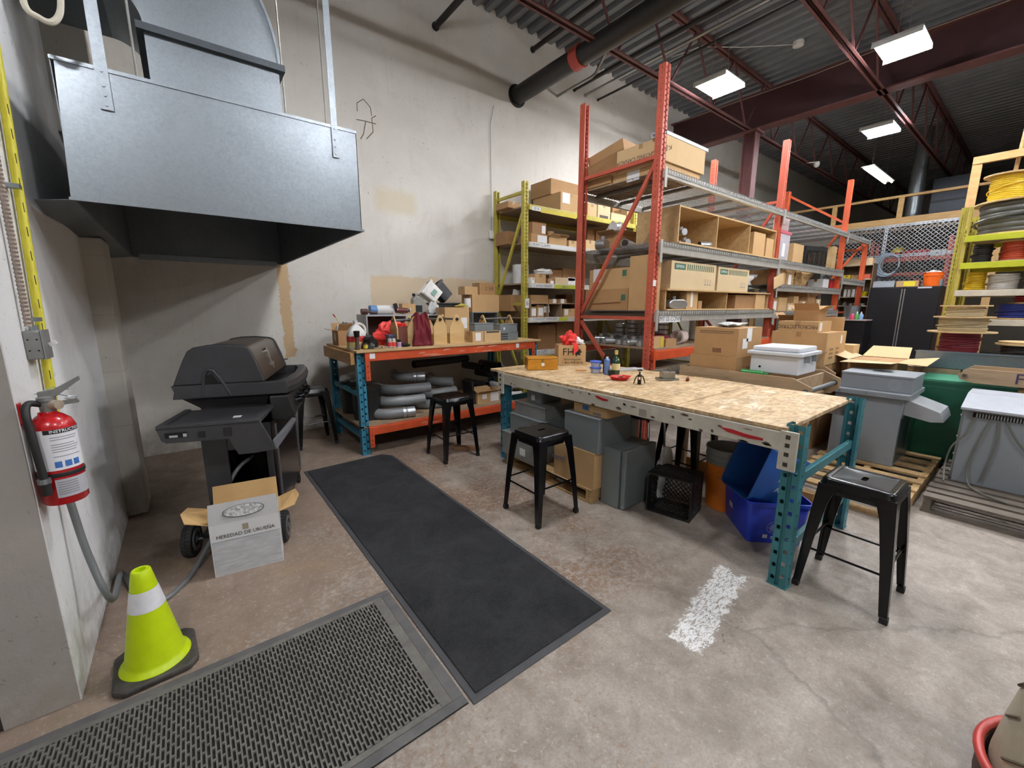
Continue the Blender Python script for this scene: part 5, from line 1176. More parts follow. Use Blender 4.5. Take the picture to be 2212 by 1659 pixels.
# juice jug with handle
p = at(757, 751, z); t = T('juice_jug', 'white plastic jug with red and yellow label at the left of the workbench', 'jug', (p.x+.02, 4.48, z))
def rr(w, d, r, z_, n=24): 
    out = []
    for k in range(n):
        a = 2*pi*k/n; cx_ = (w-r)*(1 if cos(a) > 0 else -1); cy_ = (d-r)*(1 if sin(a) > 0 else -1); out.append((cx_+r*cos(a), cy_+r*sin(a), z_))
    return out
m = MB(); L = [rr(.085, .055, .03, 0), rr(.09, .06, .03, .01), rr(.09, .06, .03, .15), rr(.08, .05, .03, .19), rr(.045, .03, .02, .235), rr(.022, .022, .0219, .255), rr(.02, .02, .0199, .275)]
m.grid(L, True); m.f.append(tuple(range(24))); n = len(m.v); m.f.append(tuple(range(n-24, n))); m.build('body', M_wp, t, smooth=True)
MB().tube(smooth_path([(.015, 0, .255), (.045, 0, .262), (.085, 0, .235), (.10, 0, .18), (.085, 0, .14)]), .013, 10).build('handle', M_wp, t, smooth=True)
MB().cyl((0, 0, .27), (0, 0, .295), .024, n=18).build('cap', M_wp, t, smooth=True)
m = MB(); m.grid([rr(.091, .061, .03, .06), rr(.091, .061, .03, .135)], True); m.build('label', pm('label_red', '#d8413f', .5), t, smooth=True); m = MB(); m.grid([rr(.0915, .0615, .03, .018), rr(.0915, .0615, .03, .075)], True); m.build('label_lower', pm('label_pale_yellow', '#d9d28c', .5, 0, '#5a3f86', 9, .6, lo=.55, hi=.6), t, smooth=True)
p = at(762, 753, z); bottle('pepper_grinder', 'tall pepper grinder with black top at the front left of the workbench', 'grinder', (p.x, 4.36, z), [(.022, 0), (.026, .005), (.022, .04), (.018, .09), (.022, .13)], pm('pepper_clear', '#5c4a40', .2), [(.022, .13), (.026, .135), (.032, .19), (.026, .195)], M_bp)
p = at(775, 751, z); bottle('spice_jar', 'small spice jar with a yellow label beside the pepper grinder', 'jar', (p.x, 4.36, z), [(.024, 0), (.025, .05), (.018, .06), (.018, .07)], pm('glass_amber_dark', '#6b5a30', .15), [(.02, .062), (.02, .08)], M_bp, (.0255, .01, .045), pm('label_yellow', '#cdb92f', .6))
p = at(795, 752, z); tag(MB().blob((0, 0, .055), (.085, .07, .075), 31, .25).build('work_glove', M_bp, smooth=True, loc=(p.x, 4.40, z)), 'black work glove lump on the front of the workbench', 'glove')
p = at(805, 740, z); t = T('plastic_tub', 'blue grey plastic tub behind the black glove on the workbench', 'tub', (p.x+.02, 4.55, z)); m = MB(); m.grid([rr(.055, .045, .012, 0), rr(.065, .055, .014, .115), rr(.069, .058, .014, .118), rr(.069, .058, .014, .128), rr(.058, .048, .012, .128), rr(.05, .04, .01, .01)], True); m.f.append(tuple(range(24))); m.build('body', pm('tub_blue', '#5b6580', .35), t, smooth=True)
p = at(815, 752, z); t = T('tire_iron', 'chrome rod wrench lying at the front of the workbench', 'tool', (p.x+.03, 4.33, z), .05); MB().cyl((-.10, 0, .012), (.13, .0, .012), .006, n=10).cyl((.0, -.02, .012), (.0, .02, .012), .011, n=10).build('rod', pm('chrome', '#d9d9d9', .12, 1), t, smooth=True)
p = at(815, 740, z); t = T('red_plastic_bag', 'bright red plastic bag heaped on the left of the workbench', 'bag', (p.x+.04, 4.74, z)); MB().blob((0, 0, .10), (.19, .10, .14), 41, .26, 22, 14, 2.6).build('bag', M_redbag, t); MB().blob((.10, .02, .20), (.085, .07, .07), 44, .3, 14, 9).build('bag_neck', M_redbag, t)
for (x, lab) in ((836, 'spice jar with a red label on the workbench, left of a pair'), (847, 'spice jar with a red label on the workbench, right of a pair')):
    p = at(x, 750, z); bottle('spice_jar', lab, 'jar', (p.x, 4.36, z), [(.023, 0), (.024, .065), (.018, .075), (.018, .08)], pm('glass_clear_dark', '#b9a99b', .15), [(.02, .078), (.02, .10)], pm('jar_lid_glass', '#c9c4bd', .2), (.0245, .015, .06), pm('label_red', '#d8413f', .5), group='spice jars')
p = at(858, 749, z); bottle('spice_jar', 'small jar with black cap and purple label on the workbench', 'jar', (p.x, 4.37, z), [(.022, 0), (.022, .055)], M_wp, [(.02, .055), (.02, .085)], M_bp, (.0225, .008, .05), pm('label_purple', '#b58cc0', .5))
p = at(870, 748, z); tag(MB().blob((0, 0, .02), (.05, .03, .022), 2).build('drill_chuck', pm('dark_steel', '#3c3a38', .4, .6), smooth=True, loc=(p.x, 4.37, z)), 'small dark steel chuck lying right of the spice jars', 'tool')
# wooden tool totes with pipe handles
M_tote = wood('tote_ply', '#d2b27e', '#b8945c', 2, (7, 1, 7)); M_hard = pm('hardboard', '#6d3a2c', .6, 0, '#5a2d22', 6, .5)
def tote(label, loc, L, W, H, rz, side=None, low=.12):
    t = T('tool_tote', label, 'tool box', loc, rz, 'wooden tool totes'); w = W/2
    prof = [(-w, 0), (w, 0), (w, H*.58), (w*.22, H*.97), (0, H), (-w*.22, H*.97), (-w, H*.58)]
    for x in (-L/2, L/2-.014): e = MB().prism(prof, 'x', x, x+.014).build('end_board', M_tote, t); MB().cyl((x-.004, 0, H*.84), (x+.018, 0, H*.84), .02, n=14).build('pipe_end', pm('dark_steel', '#3c3a38', .4, .6), e)
    MB().cyl((-L/2-.02, 0, H*.84), (L/2+.02, 0, H*.84), .014, n=12, hollow=.002).build('pipe_handle', pm('steel_pipe_grey', '#77787a', .35, .7), t, smooth=True)
    for y in (-w, w-.010): MB().box(-L/2+.014, L/2-.014, y, y+.010, 0, low).build('side_board', side or M_tote, t)
    MB().box(-L/2+.014, L/2-.014, -w+.01, w-.01, 0, .012).build('floor_board', M_tote, t)
    return t
pa = at(862, 745, z); tote('wooden tool tote with dark red sides behind the red bag', (2.02, 4.98-.42, z), .34, .20, .34, 0, M_hard, .21)
tote('wooden tool tote under the dark red cloth', (PY(906, 740, 4.42).x, 4.42+.18, z), .36, .17, .34, pi/2-.25)
tote('wooden tool tote with upright gable right of the dark red cloth', (PY(953, 738, 4.41).x, 4.60, z), .36, .175, .345, pi/2)
tote('wooden tool tote with upright gable beside the tall labelled carton', (PY(989, 736, 4.41).x, 4.60, z), .36, .20, .345, pi/2)
tote('wooden tool tote at the right end of the workbench holding grey boxes', (3.36, 4.67, z), .46, .22, .33, 0, None, .08)
# dark red cloth draped over the second tote
p = PY(915, 740, 4.36); R_ = []
for i in range(15):
    v = i/14; row = []
    for j in range(17):
        u = j/16; fold = .018*sin(u*17+v*3)+.012*sin(u*31-v*5)
        x = (u-.5)*(.14+.12*v)-.02*v; y = -.02-.075*min(1, v*1.6)-.035*max(0, v-.9)*10*.6+fold*.8; zz = .36-.355*v+.02*sin(u*9)*(1-v) if v < .97 else .006+.004*sin(u*20)
        row.append((x, y, max(zz, .004)))
    R_.append(row)
top_ = [[(q_[0]*.8, .12, .30) for q_ in R_[0]], [(q_[0]*.9, .05, .345) for q_ in R_[0]]]
tag(MB().grid(top_+R_).build('cloth', pm('maroon_cloth', '#6e1420', .85, 0, '#4f0d18', 9, .6), smooth=True, loc=(p.x, 4.43, z), solid=.006), 'dark red cloth draped over a wooden tool tote on the workbench', 'cloth')
# steel pigeonhole along the back of the bench with things on top
zc = PY(870, 679, 4.92).z; xa, xb = PY(791, 690, 4.92).x, PY(956, 690, 4.92).x
t = T('steel_pigeonhole', 'low grey steel pigeonhole at the back of the workbench', 'shelf', ((xa+xb)/2, 5.08, z))
MB().box(xa, xb, 4.92, 5.26, zc-.02, zc).build('top_panel', M_lg, t, world=True); MB().box(xa, xb, 5.25, 5.26, z, zc-.02).build('back_panel', pm('brown_panel', '#4a342c', .7), t, world=True)
for xx in (xa, (xa+xb)/2-.008, xb-.016): MB().box(xx, xx+.016, 4.92, 5.25, z, zc-.02).build('upright', M_lg, t, world=True)
zs = zc
p = PY(790, 672, 4.97); t = T('mallet', 'dark brown wooden mallet on the left end of the steel pigeonhole', 'tool', (p.x+.02, 4.98, zs)); MB().cyl((-.07, 0, .035), (.0, 0, .035), .034, n=16).cyl((0, 0, .035), (.12, -.01, .015), .012, n=10).build('mallet', pm('brown_handle', '#4d2a22', .4), t, smooth=True)
p = PY(815, 671, 5.0); t = T('paper_roll', 'blue and white paper towel roll lying on the steel pigeonhole', 'roll', (p.x+.06, 5.06, zs)); MB().cyl((-.13, 0, .055), (-.05, 0, .055), .054, n=20).build('wrapper', pm('wrapper_blue', '#5b86b8', .5), t, smooth=True); MB().cyl((-.05, 0, .055), (.15, 0, .055), .055, n=20).build('paper', M_paper, t, smooth=True)
p = PY(866, 670, 4.98); t = T('cordless_drill', 'dark red and black cordless drill on the steel pigeonhole', 'drill', (p.x+.03, 4.99, zs)); MB().cyl((-.09, 0, .05), (.06, 0, .045), .035, .03, n=16).build('motor_body', pm('drill_red', '#5e2422', .45), t, smooth=True); MB().obox((-.09, 0, .085), (.045, .04, .10), 0, 0, -.25).build('grip', M_bp, t, bev=.008); MB().cyl((.06, 0, .045), (.11, 0, .042), .022, .012, n=14).build('chuck', pm('chrome_dark', '#6a6a6c', .2, .9), t, smooth=True); MB().cyl((.085, 0, .045), (.095, 0, .045), .03, n=14).build('ring', M_wp, t, smooth=True)
cY(5.06, 869, 898, 656, zs, .1, 'small square tan carton on the steel pigeonhole beside the drill', k=0)
p = PY(905, 670, 5.1); t = T('oil_jug', 'grey plastic oil jug with handle on the steel pigeonhole', 'jug', (PY(906, 660, 5.1).x, 5.13, zs)); MB().prism([(-.09, 0), (.09, 0), (.09, .14), (.03, .215), (-.05, .23), (-.09, .19)], 'y', -.05, .05).build('body', pm('jug_grey', '#8e8d85', .4), t, bev=.015); MB().tube(smooth_path([(-.04, 0, .22), (0, 0, .25), (.06, 0, .215), (.085, 0, .15)]), .013, 8).build('handle', pm('jug_grey', '#8e8d85', .4), t, smooth=True); MB().cyl((-.06, 0, .225), (-.06, 0, .26), .02, n=14).build('cap', M_bp, t, smooth=True); MB().box(-.08, .03, -.0515, -.05, .02, .11).build('label', M_bp, t)
tag(MB().blob((0, 0, .07), (.07, .06, .08), 51, .25).build('plastic_bag', M_film, smooth=True, loc=(PY(935, 660, 5.05).x, 5.06, zs)), 'clear plastic bag between the oil jug and the black case', 'bag')
xa2, xb2 = PY(930, 665, 5.05).x, PY(992, 665, 5.05).x
t = T('black_case', 'black plastic case on the steel pigeonhole under the tilted bins', 'case', ((xa2+xb2)/2+.04, 5.15, zs)); MB().prism([(-.19, 0), (.19, 0), (.21, .12), (-.21, .12)], 'y', -.09, .09).build('body', M_bp, t, bev=.01); MB().box(-.225, .225, -.1, .1, .12, .145).build('lid', M_bp, t, bev=.006)
def bin_(name, label, loc, w, d, h, rz, tx, ty, mat, rim=.012):
    t = T(name, label, 'bin', loc, rz); M = Matrix.Rotation(ty, 4, 'Y') @ Matrix.Rotation(tx, 4, 'X')
    m = MB(); m.grid([rr(w*.42, d*.42, .02, 0), rr(w*.5, d*.5, .025, h), rr(w*.5+rim, d*.5+rim, .03, h), rr(w*.5+rim, d*.5+rim, .03, h-.025), rr(w*.5+rim-.003, d*.5+rim-.003, .03, h+.004), rr(w*.5-.006, d*.5-.006, .025, h+.004), rr(w*.42-.006, d*.42-.006, .02, .008)], True)
    n = len(m.v); m.f.append(tuple(range(24))); m.f.append(tuple(range(n-24, n))); m.xf(M).build('bin_body', mat, t, smooth=True); return t
p = PY(940, 640, 5.1); zt2 = zs+.15
t = bin_('white_bin', 'white plastic bin lying tilted on the black case', (PY(947, 640, 5.1).x, 5.14, zt2+.055), .22, .20, .22, 0, -.2, -.85, M_wp); MB().box(-.04, .04, -.105, -.1035, .06, .12).xf(Matrix.Rotation(-.85, 4, 'Y') @ Matrix.Rotation(-.2, 4, 'X')).build('print', pm('print_teal', '#7fa59a', .6), t)
bin_('black_bin', 'black plastic bin nested behind the tilted white bin', (PY(966, 642, 5.14).x+.03, 5.2, zt2+.05), .20, .19, .24, 0, -.2, -.75, M_bp)
# tall labelled carton, cartons at the back, glove, roll
x0, x1, _ = fitY(4.70, 962, 1020, 664, z); t = carton(x0+.02, x1-.02, 4.74, 4.98, z, PY(990, 664, 4.74).z, 'tall tan carton with a white label behind the wooden totes', k=0, stick=[('f', .78, .53, .09, .14)])
zz = PY(990, 664, 4.74).z
tag(MB().blob((0, 0, .02), (.09, .045, .025), 61, .3).build('work_glove', pm('glove_olive', '#a79a45', .8), smooth=True, loc=(PY(1000, 661, 4.8).x, 4.84, zz)), 'olive yellow work glove on the tall labelled carton', 'glove')
xs0, xs1 = PY(1021, 690, 4.95).x, PY(1076, 690, 4.95).x; zq = PY(1045, 674, 4.95).z
t = T('steel_cabinet', 'open grey steel box at the back right of the workbench', 'cabinet', ((xs0+xs1)/2, 5.1, z)); 
for a in ((xs0, xs1, 4.95, 5.26, zq-.012, zq), (xs0, xs1, 4.95, 5.26, z, z+.012), (xs0, xs0+.012, 4.95, 5.26, z+.012, zq-.012), (xs1-.012, xs1, 4.95, 5.26, z+.012, zq-.012), (xs0+.012, xs1-.012, 5.25, 5.26, z+.012, zq-.012)): MB().box(*a).build('panel', M_gsteel, t, world=True)
a0, a1, _ = fitY(4.97, 1041, 1078, 638, zq); carton(a0-.16, a1, 4.97, 5.25, zq, PY(1060, 637, 4.97).z, 'brown carton standing on the open grey steel box of the workbench', k=0)
zr = PY(1060, 637, 4.97).z
carton(PY(1004, 626, 5.02).x, PY(1032, 626, 5.02).x, 5.02, 5.2, zr, PY(1018, 619, 5.02).z, 'small flat carton on top of the bench cartons, left of two', k=0)
t = carton(PY(1036, 622, 5.06).x, PY(1070, 622, 5.06).x, 5.06, 5.25, zr, PY(1050, 611, 5.06).z, 'worn brown carton marked with a fraction, topmost on the workbench', k=1); text('2 3/8', .07, M_brownink, t, frame((.03, -.0965, .09), (1, 0, 0), (0, 0, 1)))
p = PY(1029, 664, 4.90); tag(MB().lathe([(.02, 0), (.05, 0), (.05, .12), (.02, .12)], 20, cap=False).build('tissue_roll', M_paper, smooth=True, loc=(p.x-.01, 5.0, zq)) if False else MB().cyl((0, 0, 0), (0, 0, .12), .046, n=20, hollow=.026).build('tissue_roll', M_paper, smooth=True, loc=(PY(1029, 664, 4.91).x-.02, 4.865, zz) if False else (PY(1010, 664, 4.9).x, 4.90, zz)), 'white paper roll standing on the tall labelled carton', 'roll')
# small grey boxes and cartons at the right end
x0, x1, _ = fitY(4.36, 1022, 1046, 716, z); carton(x0, x1, 4.37, 4.52, z, PY(1034, 716, 4.37).z, 'small carton with a white label, left of two at the workbench front', k=0, stick=[('f', .5, .5, .08, .10)])
zk = PY(1034, 716, 4.37).z
x0, x1, _ = fitY(4.36, 1047, 1083, 716, z); carton(x0+.004, x1, 4.37, 4.52, z, zk, 'small tan carton printed with fine lines, right of two at the workbench front', k=2, stick=[('f', .5, .9, .2, .02, M_brownink)])
def encl(label, x0, x1, y0, y1, z0, z1, mat=None, lid='z', **kw):
    t = T('steel_enclosure', label, 'enclosure', ((x0+x1)/2, (y0+y1)/2, z0), kw.get('rz', 0), kw.get('group')); w, d, h = (x1-x0)/2, (y1-y0)/2, z1-z0; mt = mat or M_gsteel
    if lid == 'z': MB().box(-w, w, -d, d, 0, h-.012).build('body', mt, t, bev=.004); MB().box(-w-.004, w+.004, -d-.004, d+.004, h-.012, h).build('cover', mt, t, bev=.003)
    elif lid == 'y': MB().box(-w, w, -d+.035, d, 0, h).build('body', mt, t, bev=.004); MB().box(-w-.003, w+.003, -d, -d+.032, -.0, h+.003).build('door', mt, t, bev=.006)
    elif lid == 'x': MB().box(-w, w-.03, -d, d, 0, h).build('body', mt, t, bev=.006); MB().box(w-.027, w, -d-.003, d+.003, 0, h+.003).build('door', mt, t, bev=.006)
    return t
x0, x1, _ = fitY(4.38, 1026, 1066, 699, zk); encl('shallow grey steel box lying on the two small cartons of the workbench', x0, x1, 4.38, 4.52, zk, zk+.10)
x0, x1, _ = fitY(4.36, 1084, 1119, 718, z); t = encl('grey steel box with dark holes at the right of the workbench, bottom of two', x0, x1, 4.36, 4.52, z, z+.11)
m = MB(); w = (x1-x0)/2
for i in range(4):
    for j in range(3): m.box(-w+.006+i*.024, -w+.022+i*.024, -.0815, -.0795, .015+j*.03, .034+j*.03)
m.build('knockout', M_dark, t)
t = encl('grey steel box with paper tag at the right of the workbench, top of two', x0-.02, x1-.005, 4.37, 4.51, z+.111, z+.215); MB().box(-.09, -.06, -.0715, -.070, .03, .06).build('tag', M_stick, t)
# ------------------------------------------------------------------ lower shelf of the bench
z = .315
for (px, Y, r, h, lab) in ((778, 4.62, .155, .36, 'black round pail with lid on the lower bench shelf, nearer of two'), (738, 5.02, .145, .38, 'black round pail at the back left of the lower bench shelf, farther of two')):
    p = PY(px, 870, Y); t = T('black_pail', lab, 'pail', (max(p.x, 1.52) if Y < 4.8 else max(p.x, 1.50), Y, z), 0, 'black pails'); MB().lathe([(r*.93, 0), (r, h-.03), (r*1.0, h-.028)], 32).build('body', M_bp, t, smooth=True); MB().lathe([(r*1.04, h-.04), (r*1.05, h-.02), (r*1.04, h), (.001, h+.003)], 32).build('lid', M_bp, t, smooth=True)
p = PY(740, 823, 5.0); tag(MB().blob((0, 0, .03), (.15, .10, .05), 71, .3).build('plastic_bag', M_film, smooth=True, loc=(1.52, 4.98, z+.388)), 'crumpled grey plastic sheet on the rear black pail', 'bag')
M_pvc = pm('grey_pvc', '#7d7f80', .4, 0, '#696b6c', 6, .5); M_dpipe = pm('dark_pipe', '#3a3a3b', .45, .2, '#2c2c2d', 6, .5)
def elbow(label, loc, rz, r=.058, R=.26, L1=.18, L2=.26, mat=None, collar=False, ang=90):
    t = T('pipe_elbow', label, 'pipe', loc, rz, 'conduit elbows on the lower bench shelf'); mt = mat or M_pvc; N = 10; pts = [(-R, R+L1, r), (-R, R+L1*.5, r)]
    for k in range(N+1):
        a = pi-k/N*radians(ang)*-1; a = pi+radians(ang)*k/N; pts.append((R*cos(a), R+R*sin(a), r))
    e = Vector(pts[-1]); dr = (e-Vector(pts[-2])).normalized(); pts.append(tuple(e+dr*L2))
    MB().tube(pts, r, 18, hollow=.007).build('bend', mt, t, smooth=True)
    if collar:
        q0, q1 = e+dr*(L2-.13), e+dr*L2; MB().cyl(q0, q0+dr*.03, r+.006, n=18).cyl(q0+dr*.05, q1+dr*.005, r+.004, n=18, hollow=.010).build('coupling', M_fit, t, smooth=True)
    return t
def eb(px, py, Y): p = PY(px, py, Y); return p
elbow('grey conduit elbow with a silver coupling, lowest and nearest on the bench shelf', (PY(852, 880, 4.45).x, 4.40, z), -.12, collar=True, L2=.20)
elbow('plain grey conduit elbow, second layer of the left heap', (PY(866, 865, 4.50).x, 4.46, z+.118), -.10, L2=.26)
elbow('grey conduit elbow with open end, third layer of the left heap', (PY(880, 842, 4.55).x, 4.52, z+.236), -.05, L2=.26)
elbow('short conduit elbow with a bright coupling, top of the left heap', (PY(892, 825, 4.62).x, 4.62, z+.354), -.35, R=.20, L2=.14, collar=True, mat=M_pvc)
elbow('grey conduit elbow lying behind the stool seat, lowest right of the heap', (PY(942, 885, 4.6).x, 4.56, z), -.1, L2=.22)
elbow('grey conduit elbow in the middle of the lower shelf, second layer', (PY(955, 865, 4.66).x, 4.62, z+.118), .2, L2=.18)
elbow('grey conduit elbow bending left in the middle of the lower shelf, upper layer', (PY(955, 845, 4.75).x, 4.70, z+.236), -.6, R=.22, L2=.12)
elbow('grey conduit elbow near the small carton on the lower shelf', (PY(985, 860, 4.7).x+.1, 4.62, z), .35, L2=.20)
for i, (x, y, Y, dz) in enumerate(((1040, 838, 4.85, .10), (1058, 822, 4.95, .22), (1076, 822, 4.95, .22), (1050, 850, 4.9, 0), (1070, 850, 4.9, 0), (1090, 850, 4.9, 0), (1030, 805, 5.0, .34), (1066, 805, 5.0, .34))):
    p = PY(x, y, Y); t = T('conduit_length', 'dark conduit end on the lower bench shelf, %s' % ['left of the small carton', 'upper left of the front pair', 'upper right of the front pair', 'bottom row left', 'bottom row middle', 'bottom row right', 'top row left', 'top row right'][i], 'pipe', (p.x, Y, z+dz), .15, 'dark conduit ends on the lower bench shelf'); MB().cyl((0, -.12, .055), (0, .34 if Y < 4.95 else .28, .055), .054, n=18, hollow=.006).build('tube', M_dpipe, t, smooth=True)
t = T('black_pipe', 'long black pipe lying across the top of the heap on the lower bench shelf', 'pipe', (2.85, 5.1, z+.45)); MB().cyl((-.55, -.05, .05), (.35, .08, .05), .05, n=18, hollow=.006).build('tube', M_dpipe, t, smooth=True)
x0, x1, _ = fitY(4.42, 1030, 1078, 846, z); carton(x0, x1, 4.40, 4.62, z, PY(1050, 847, 4.40).z, 'small carton with a barcode label on the lower bench shelf', k=0, opened=True, seed=7, stick=[('f', .75, .5, .13, .12), ('f', .3, .6, .07, .06)])
tag(MB().obox((0, 0, .15), (.03, .24, .30), 0, 0, -.12).build('dark_plate', pm('dark_steel', '#3c3a38', .4, .6), loc=(PY(1017, 850, 4.5).x, 4.55, z)), 'dark steel plate standing left of the small carton on the lower bench shelf', 'plate')
for i, (x, y, dz, a) in enumerate(((1100, 845, 0, -.3), (1108, 838, .11, -.1), (1125, 835, .0, .3))):
    elbow('white conduit elbow at the right end of the lower bench shelf, %s' % ['front one', 'upper one', 'rear one'][i], (3.49+.01*i, 4.42+.12*i, z+dz), a*.6, .045, .15, .1, .10, pm('white_pvc', '#d9dadb', .4))
# wood offcut on the floor by the stool
p = G(1010, 972); tag(MB().obox((0, 0, .022), (.28, .07, .044), 0).build('wood_offcut', wood('offcut', '#8f6c48', '#6f4f32', 3, (2, 9, 9)), loc=(p.x, p.y, 0), rz=-.75), 'short brown wood offcut on the floor behind the bench stool', 'wood')
# ================================================================== on the plywood table
z = TZ+.001
def TG(x, y): return G(x, y, z)
# orange wooden box with round latch
a, b, c = TG(1128, 802), TG(1188, 808), TG(1219, 794)
M_ob = wood('varnished_box', '#c98a1f', '#a96d12', 3, (2, 6, 6), .3)
rz = atan2(b.y-a.y, b.x-a.x); t = T('wooden_box', 'varnished orange wooden box with round latch on the plywood table', 'box', (TG(1166, 799).x+.07, TG(1166, 799).y+.06, z), -.52)
MB().box(-.155, .155, -.09, .09, 0, .105).build('body', M_ob, t, bev=.003); MB().box(-.157, .157, -.092, .092, .107, .125).build('lid', M_ob, t, bev=.003)
MB().box(-.01, .01, -.0935, -.09, .07, .112).build('hasp', pm('brass', '#a48a4a', .3, .9), t); MB().cyl((0, -.094, .055), (0, -.09, .055), .018, n=20).build('tag_disc', M_wp, t)
# carton with leaf logo, red and white bags
t = carton(TG(1197, 786).x-.0, TG(1197, 786).x+.30, TG(1250, 787).y-.02, TG(1250, 787).y+.22, z, z+.215, 'brown moving carton with black leaf logo and red bag on the plywood table', k=0, opened=False, rz=-.6)
w, d, h = .15, .12, .215
ctext(t, 'FH', .11, w, d, h, 'f', .36, .66, M_ink); m = MB()
lf = [(0, -.055), (.008, -.03), (.05, -.035), (.04, -.015), (.065, .005), (.045, .012), (.05, .035), (.028, .028), (.02, .06), (0, .035), (-.012, .03), (-.012, -.02)]
m.prism([(p_[0]+.045, p_[1]+h*.66) for p_ in lf], 'y', -d-.0016, -d-.0004).build('leaf_logo', M_ink, t)
ctext(t, 'fhmoving.com', .034, w, d, h, 'f', .52, .30, M_brownink); ctext(t, '1-866-998-8636', .036, w, d, h, 'f', .52, .13, M_brownink)
tl = t.location
t2 = T('shopping_bag', 'red and white plastic shopping bag on top of the leaf logo carton', 'bag', (tl.x, tl.y, z+.216)); MB().blob((-.05, -.02, .05), (.075, .07, .08), 81, .35, 16, 10, 2.6).blob((.09, .04, .035), (.07, .06, .05), 83, .3, 14, 9).build('red_bag', M_redbag, t2); MB().blob((.05, -.05, .03), (.10, .07, .045), 86, .3, 16, 9).build('white_bag', pm('white_film', '#e8e6e4', .4), t2); MB().prism([(-.10, -.09), (-.03, -.05), (-.04, .02), (-.10, .03)], 'y', -.155, -.148).build('bag_strap', M_redbag, t2)
# containers, can, bottles
p = TG(1293, 806); t = T('food_container', 'two stacked clear tubs with blue lids on the plywood table', 'container', (p.x, p.y+.04, z)); M_tub = pm('tub_clear', '#b5bcd2', .25, 0, '#9aa3c4', 8, .5); M_lidb = pm('lid_blue', '#4e6fd0', .35)
for k in (0, 1): MB().lathe([(.042, k*.058), (.052, k*.058+.045)], 24).build('tub', M_tub, t, smooth=True); MB().lathe([(.057, k*.058+.042), (.058, k*.058+.045), (.058, k*.058+.055), (.05, k*.058+.057)], 24).build('lid', M_lidb, t, smooth=True)
p = TG(1314, 809); bottle('spray_can', 'blue and white spray can beside the bottles on the table', 'can', (p.x, p.y+.02, z), [(.026, 0), (.027, .003), (.027, .135), (.022, .145), (.012, .15)], pm('can_blue', '#3f66ad', .3, .2, '#a9bcd8', 5, .7), [(.012, .148), (.011, .165)], M_wp)
p = TG(1327, 808); bottle('wine_bottle', 'dark slim bottle just left of the green labelled bottle', 'bottle', (p.x, p.y+.10, z), [(.03, 0), (.032, .005), (.032, .14), (.014, .18), (.012, .23), (.014, .235)], M_brg)
p = TG(1338, 810); bottle('whisky_bottle', 'green glass bottle with cream label on the plywood table', 'bottle', (p.x, p.y+.045, z), [(.036, 0), (.038, .006), (.038, .125), (.03, .145), (.014, .165), (.0125, .205), (.015, .206), (.015, .215)], M_gls, [(.0155, .188), (.0155, .226), (.012, .228)], pm('cap_gold', '#c2ab6b', .4), (.0386, .045, .105), pm('label_cream', '#dccb98', .6, 0, '#b79a57', 24, .5))
p = TG(1318, 811); tag(MB().box(-.018, .018, -.014, .014, 0, .05).build('cigarette_pack', M_bp, loc=(p.x, p.y, z), rz=-.6, bev=.003), 'small black packet in front of the spray can', 'packet')
# red ashtray with cigar butts
p = TG(1346, 822); t = T('ashtray', 'red leaf shaped ashtray with cigar butts on the plywood table', 'ashtray', (p.x+.02, p.y+.045, z), -.5)
hx = lambda r, z_, k=6: [(r*cos(2*pi*j/k), r*sin(2*pi*j/k)*.8, z_) for j in range(k)]
m = MB(); m.grid([hx(.07, 0), hx(.105, .03), hx(.100, .031), hx(.065, .006)], True); m.f.append((0, 1, 2, 3, 4, 5)); m.f.append(tuple(range(18, 24))); m.build('dish', pm('ashtray_red', '#c21d20', .35), t)
for k, (x, y, a) in enumerate(((-.02, 0, .4), (.03, .02, 2.2), (.02, -.03, 1.2), (-.045, .02, 2.6))): tag(MB().cyl((-.018, 0, .008), (.018, 0, .008), .0075, n=10).build('cigar_butt', pm('cigar_brown', '#4d3020', .8) if k < 2 else pm('filter_tan', '#c9a56a', .8), loc=(p.x+.02+x, p.y+.045+y, z+.010), rz=a), ['dark cigar butt at the left in the red ashtray', 'dark cigar butt at the back in the red ashtray', 'tan filter end at the front of the red ashtray', 'tan filter end at the left rim of the red ashtray'][k], 'butt', 'butts in the ashtray')
# winged corkscrew
p = TG(1383, 830); t = T('corkscrew', 'dark winged corkscrew standing next to the red ashtray', 'corkscrew', (p.x, p.y+.01, z), -.55); M_ck = pm('corkscrew_dark', '#2b2523', .35, .6)
MB().cyl((0, 0, 0), (0, 0, .035), .016, .014, n=14, hollow=.003).cyl((0, 0, .06), (0, 0, .105), .006, n=10).build('frame', M_ck, t, smooth=True)
for s in (-1, 1): MB().bar((s*.012, 0, .0), (s*.012, 0, .07), .004, .006).build('frame_leg', M_ck, t); MB().tube([(s*.008, 0, .075), (s*.028, 0, .062), (s*.040, 0, .035), (s*.048, 0, .004)], [.006, .005, .005, .004], 8).build('wing', M_ck, t, smooth=True)
MB().lathe([(.016, .062), (.019, .07), (.012, .082)], 14).build('collar', M_ck, t, smooth=True); MB().tube([(-.018, 0, .112), (0, 0, .118), (.018, 0, .112)], .007, 8).build('handle', M_ck, t, smooth=True)
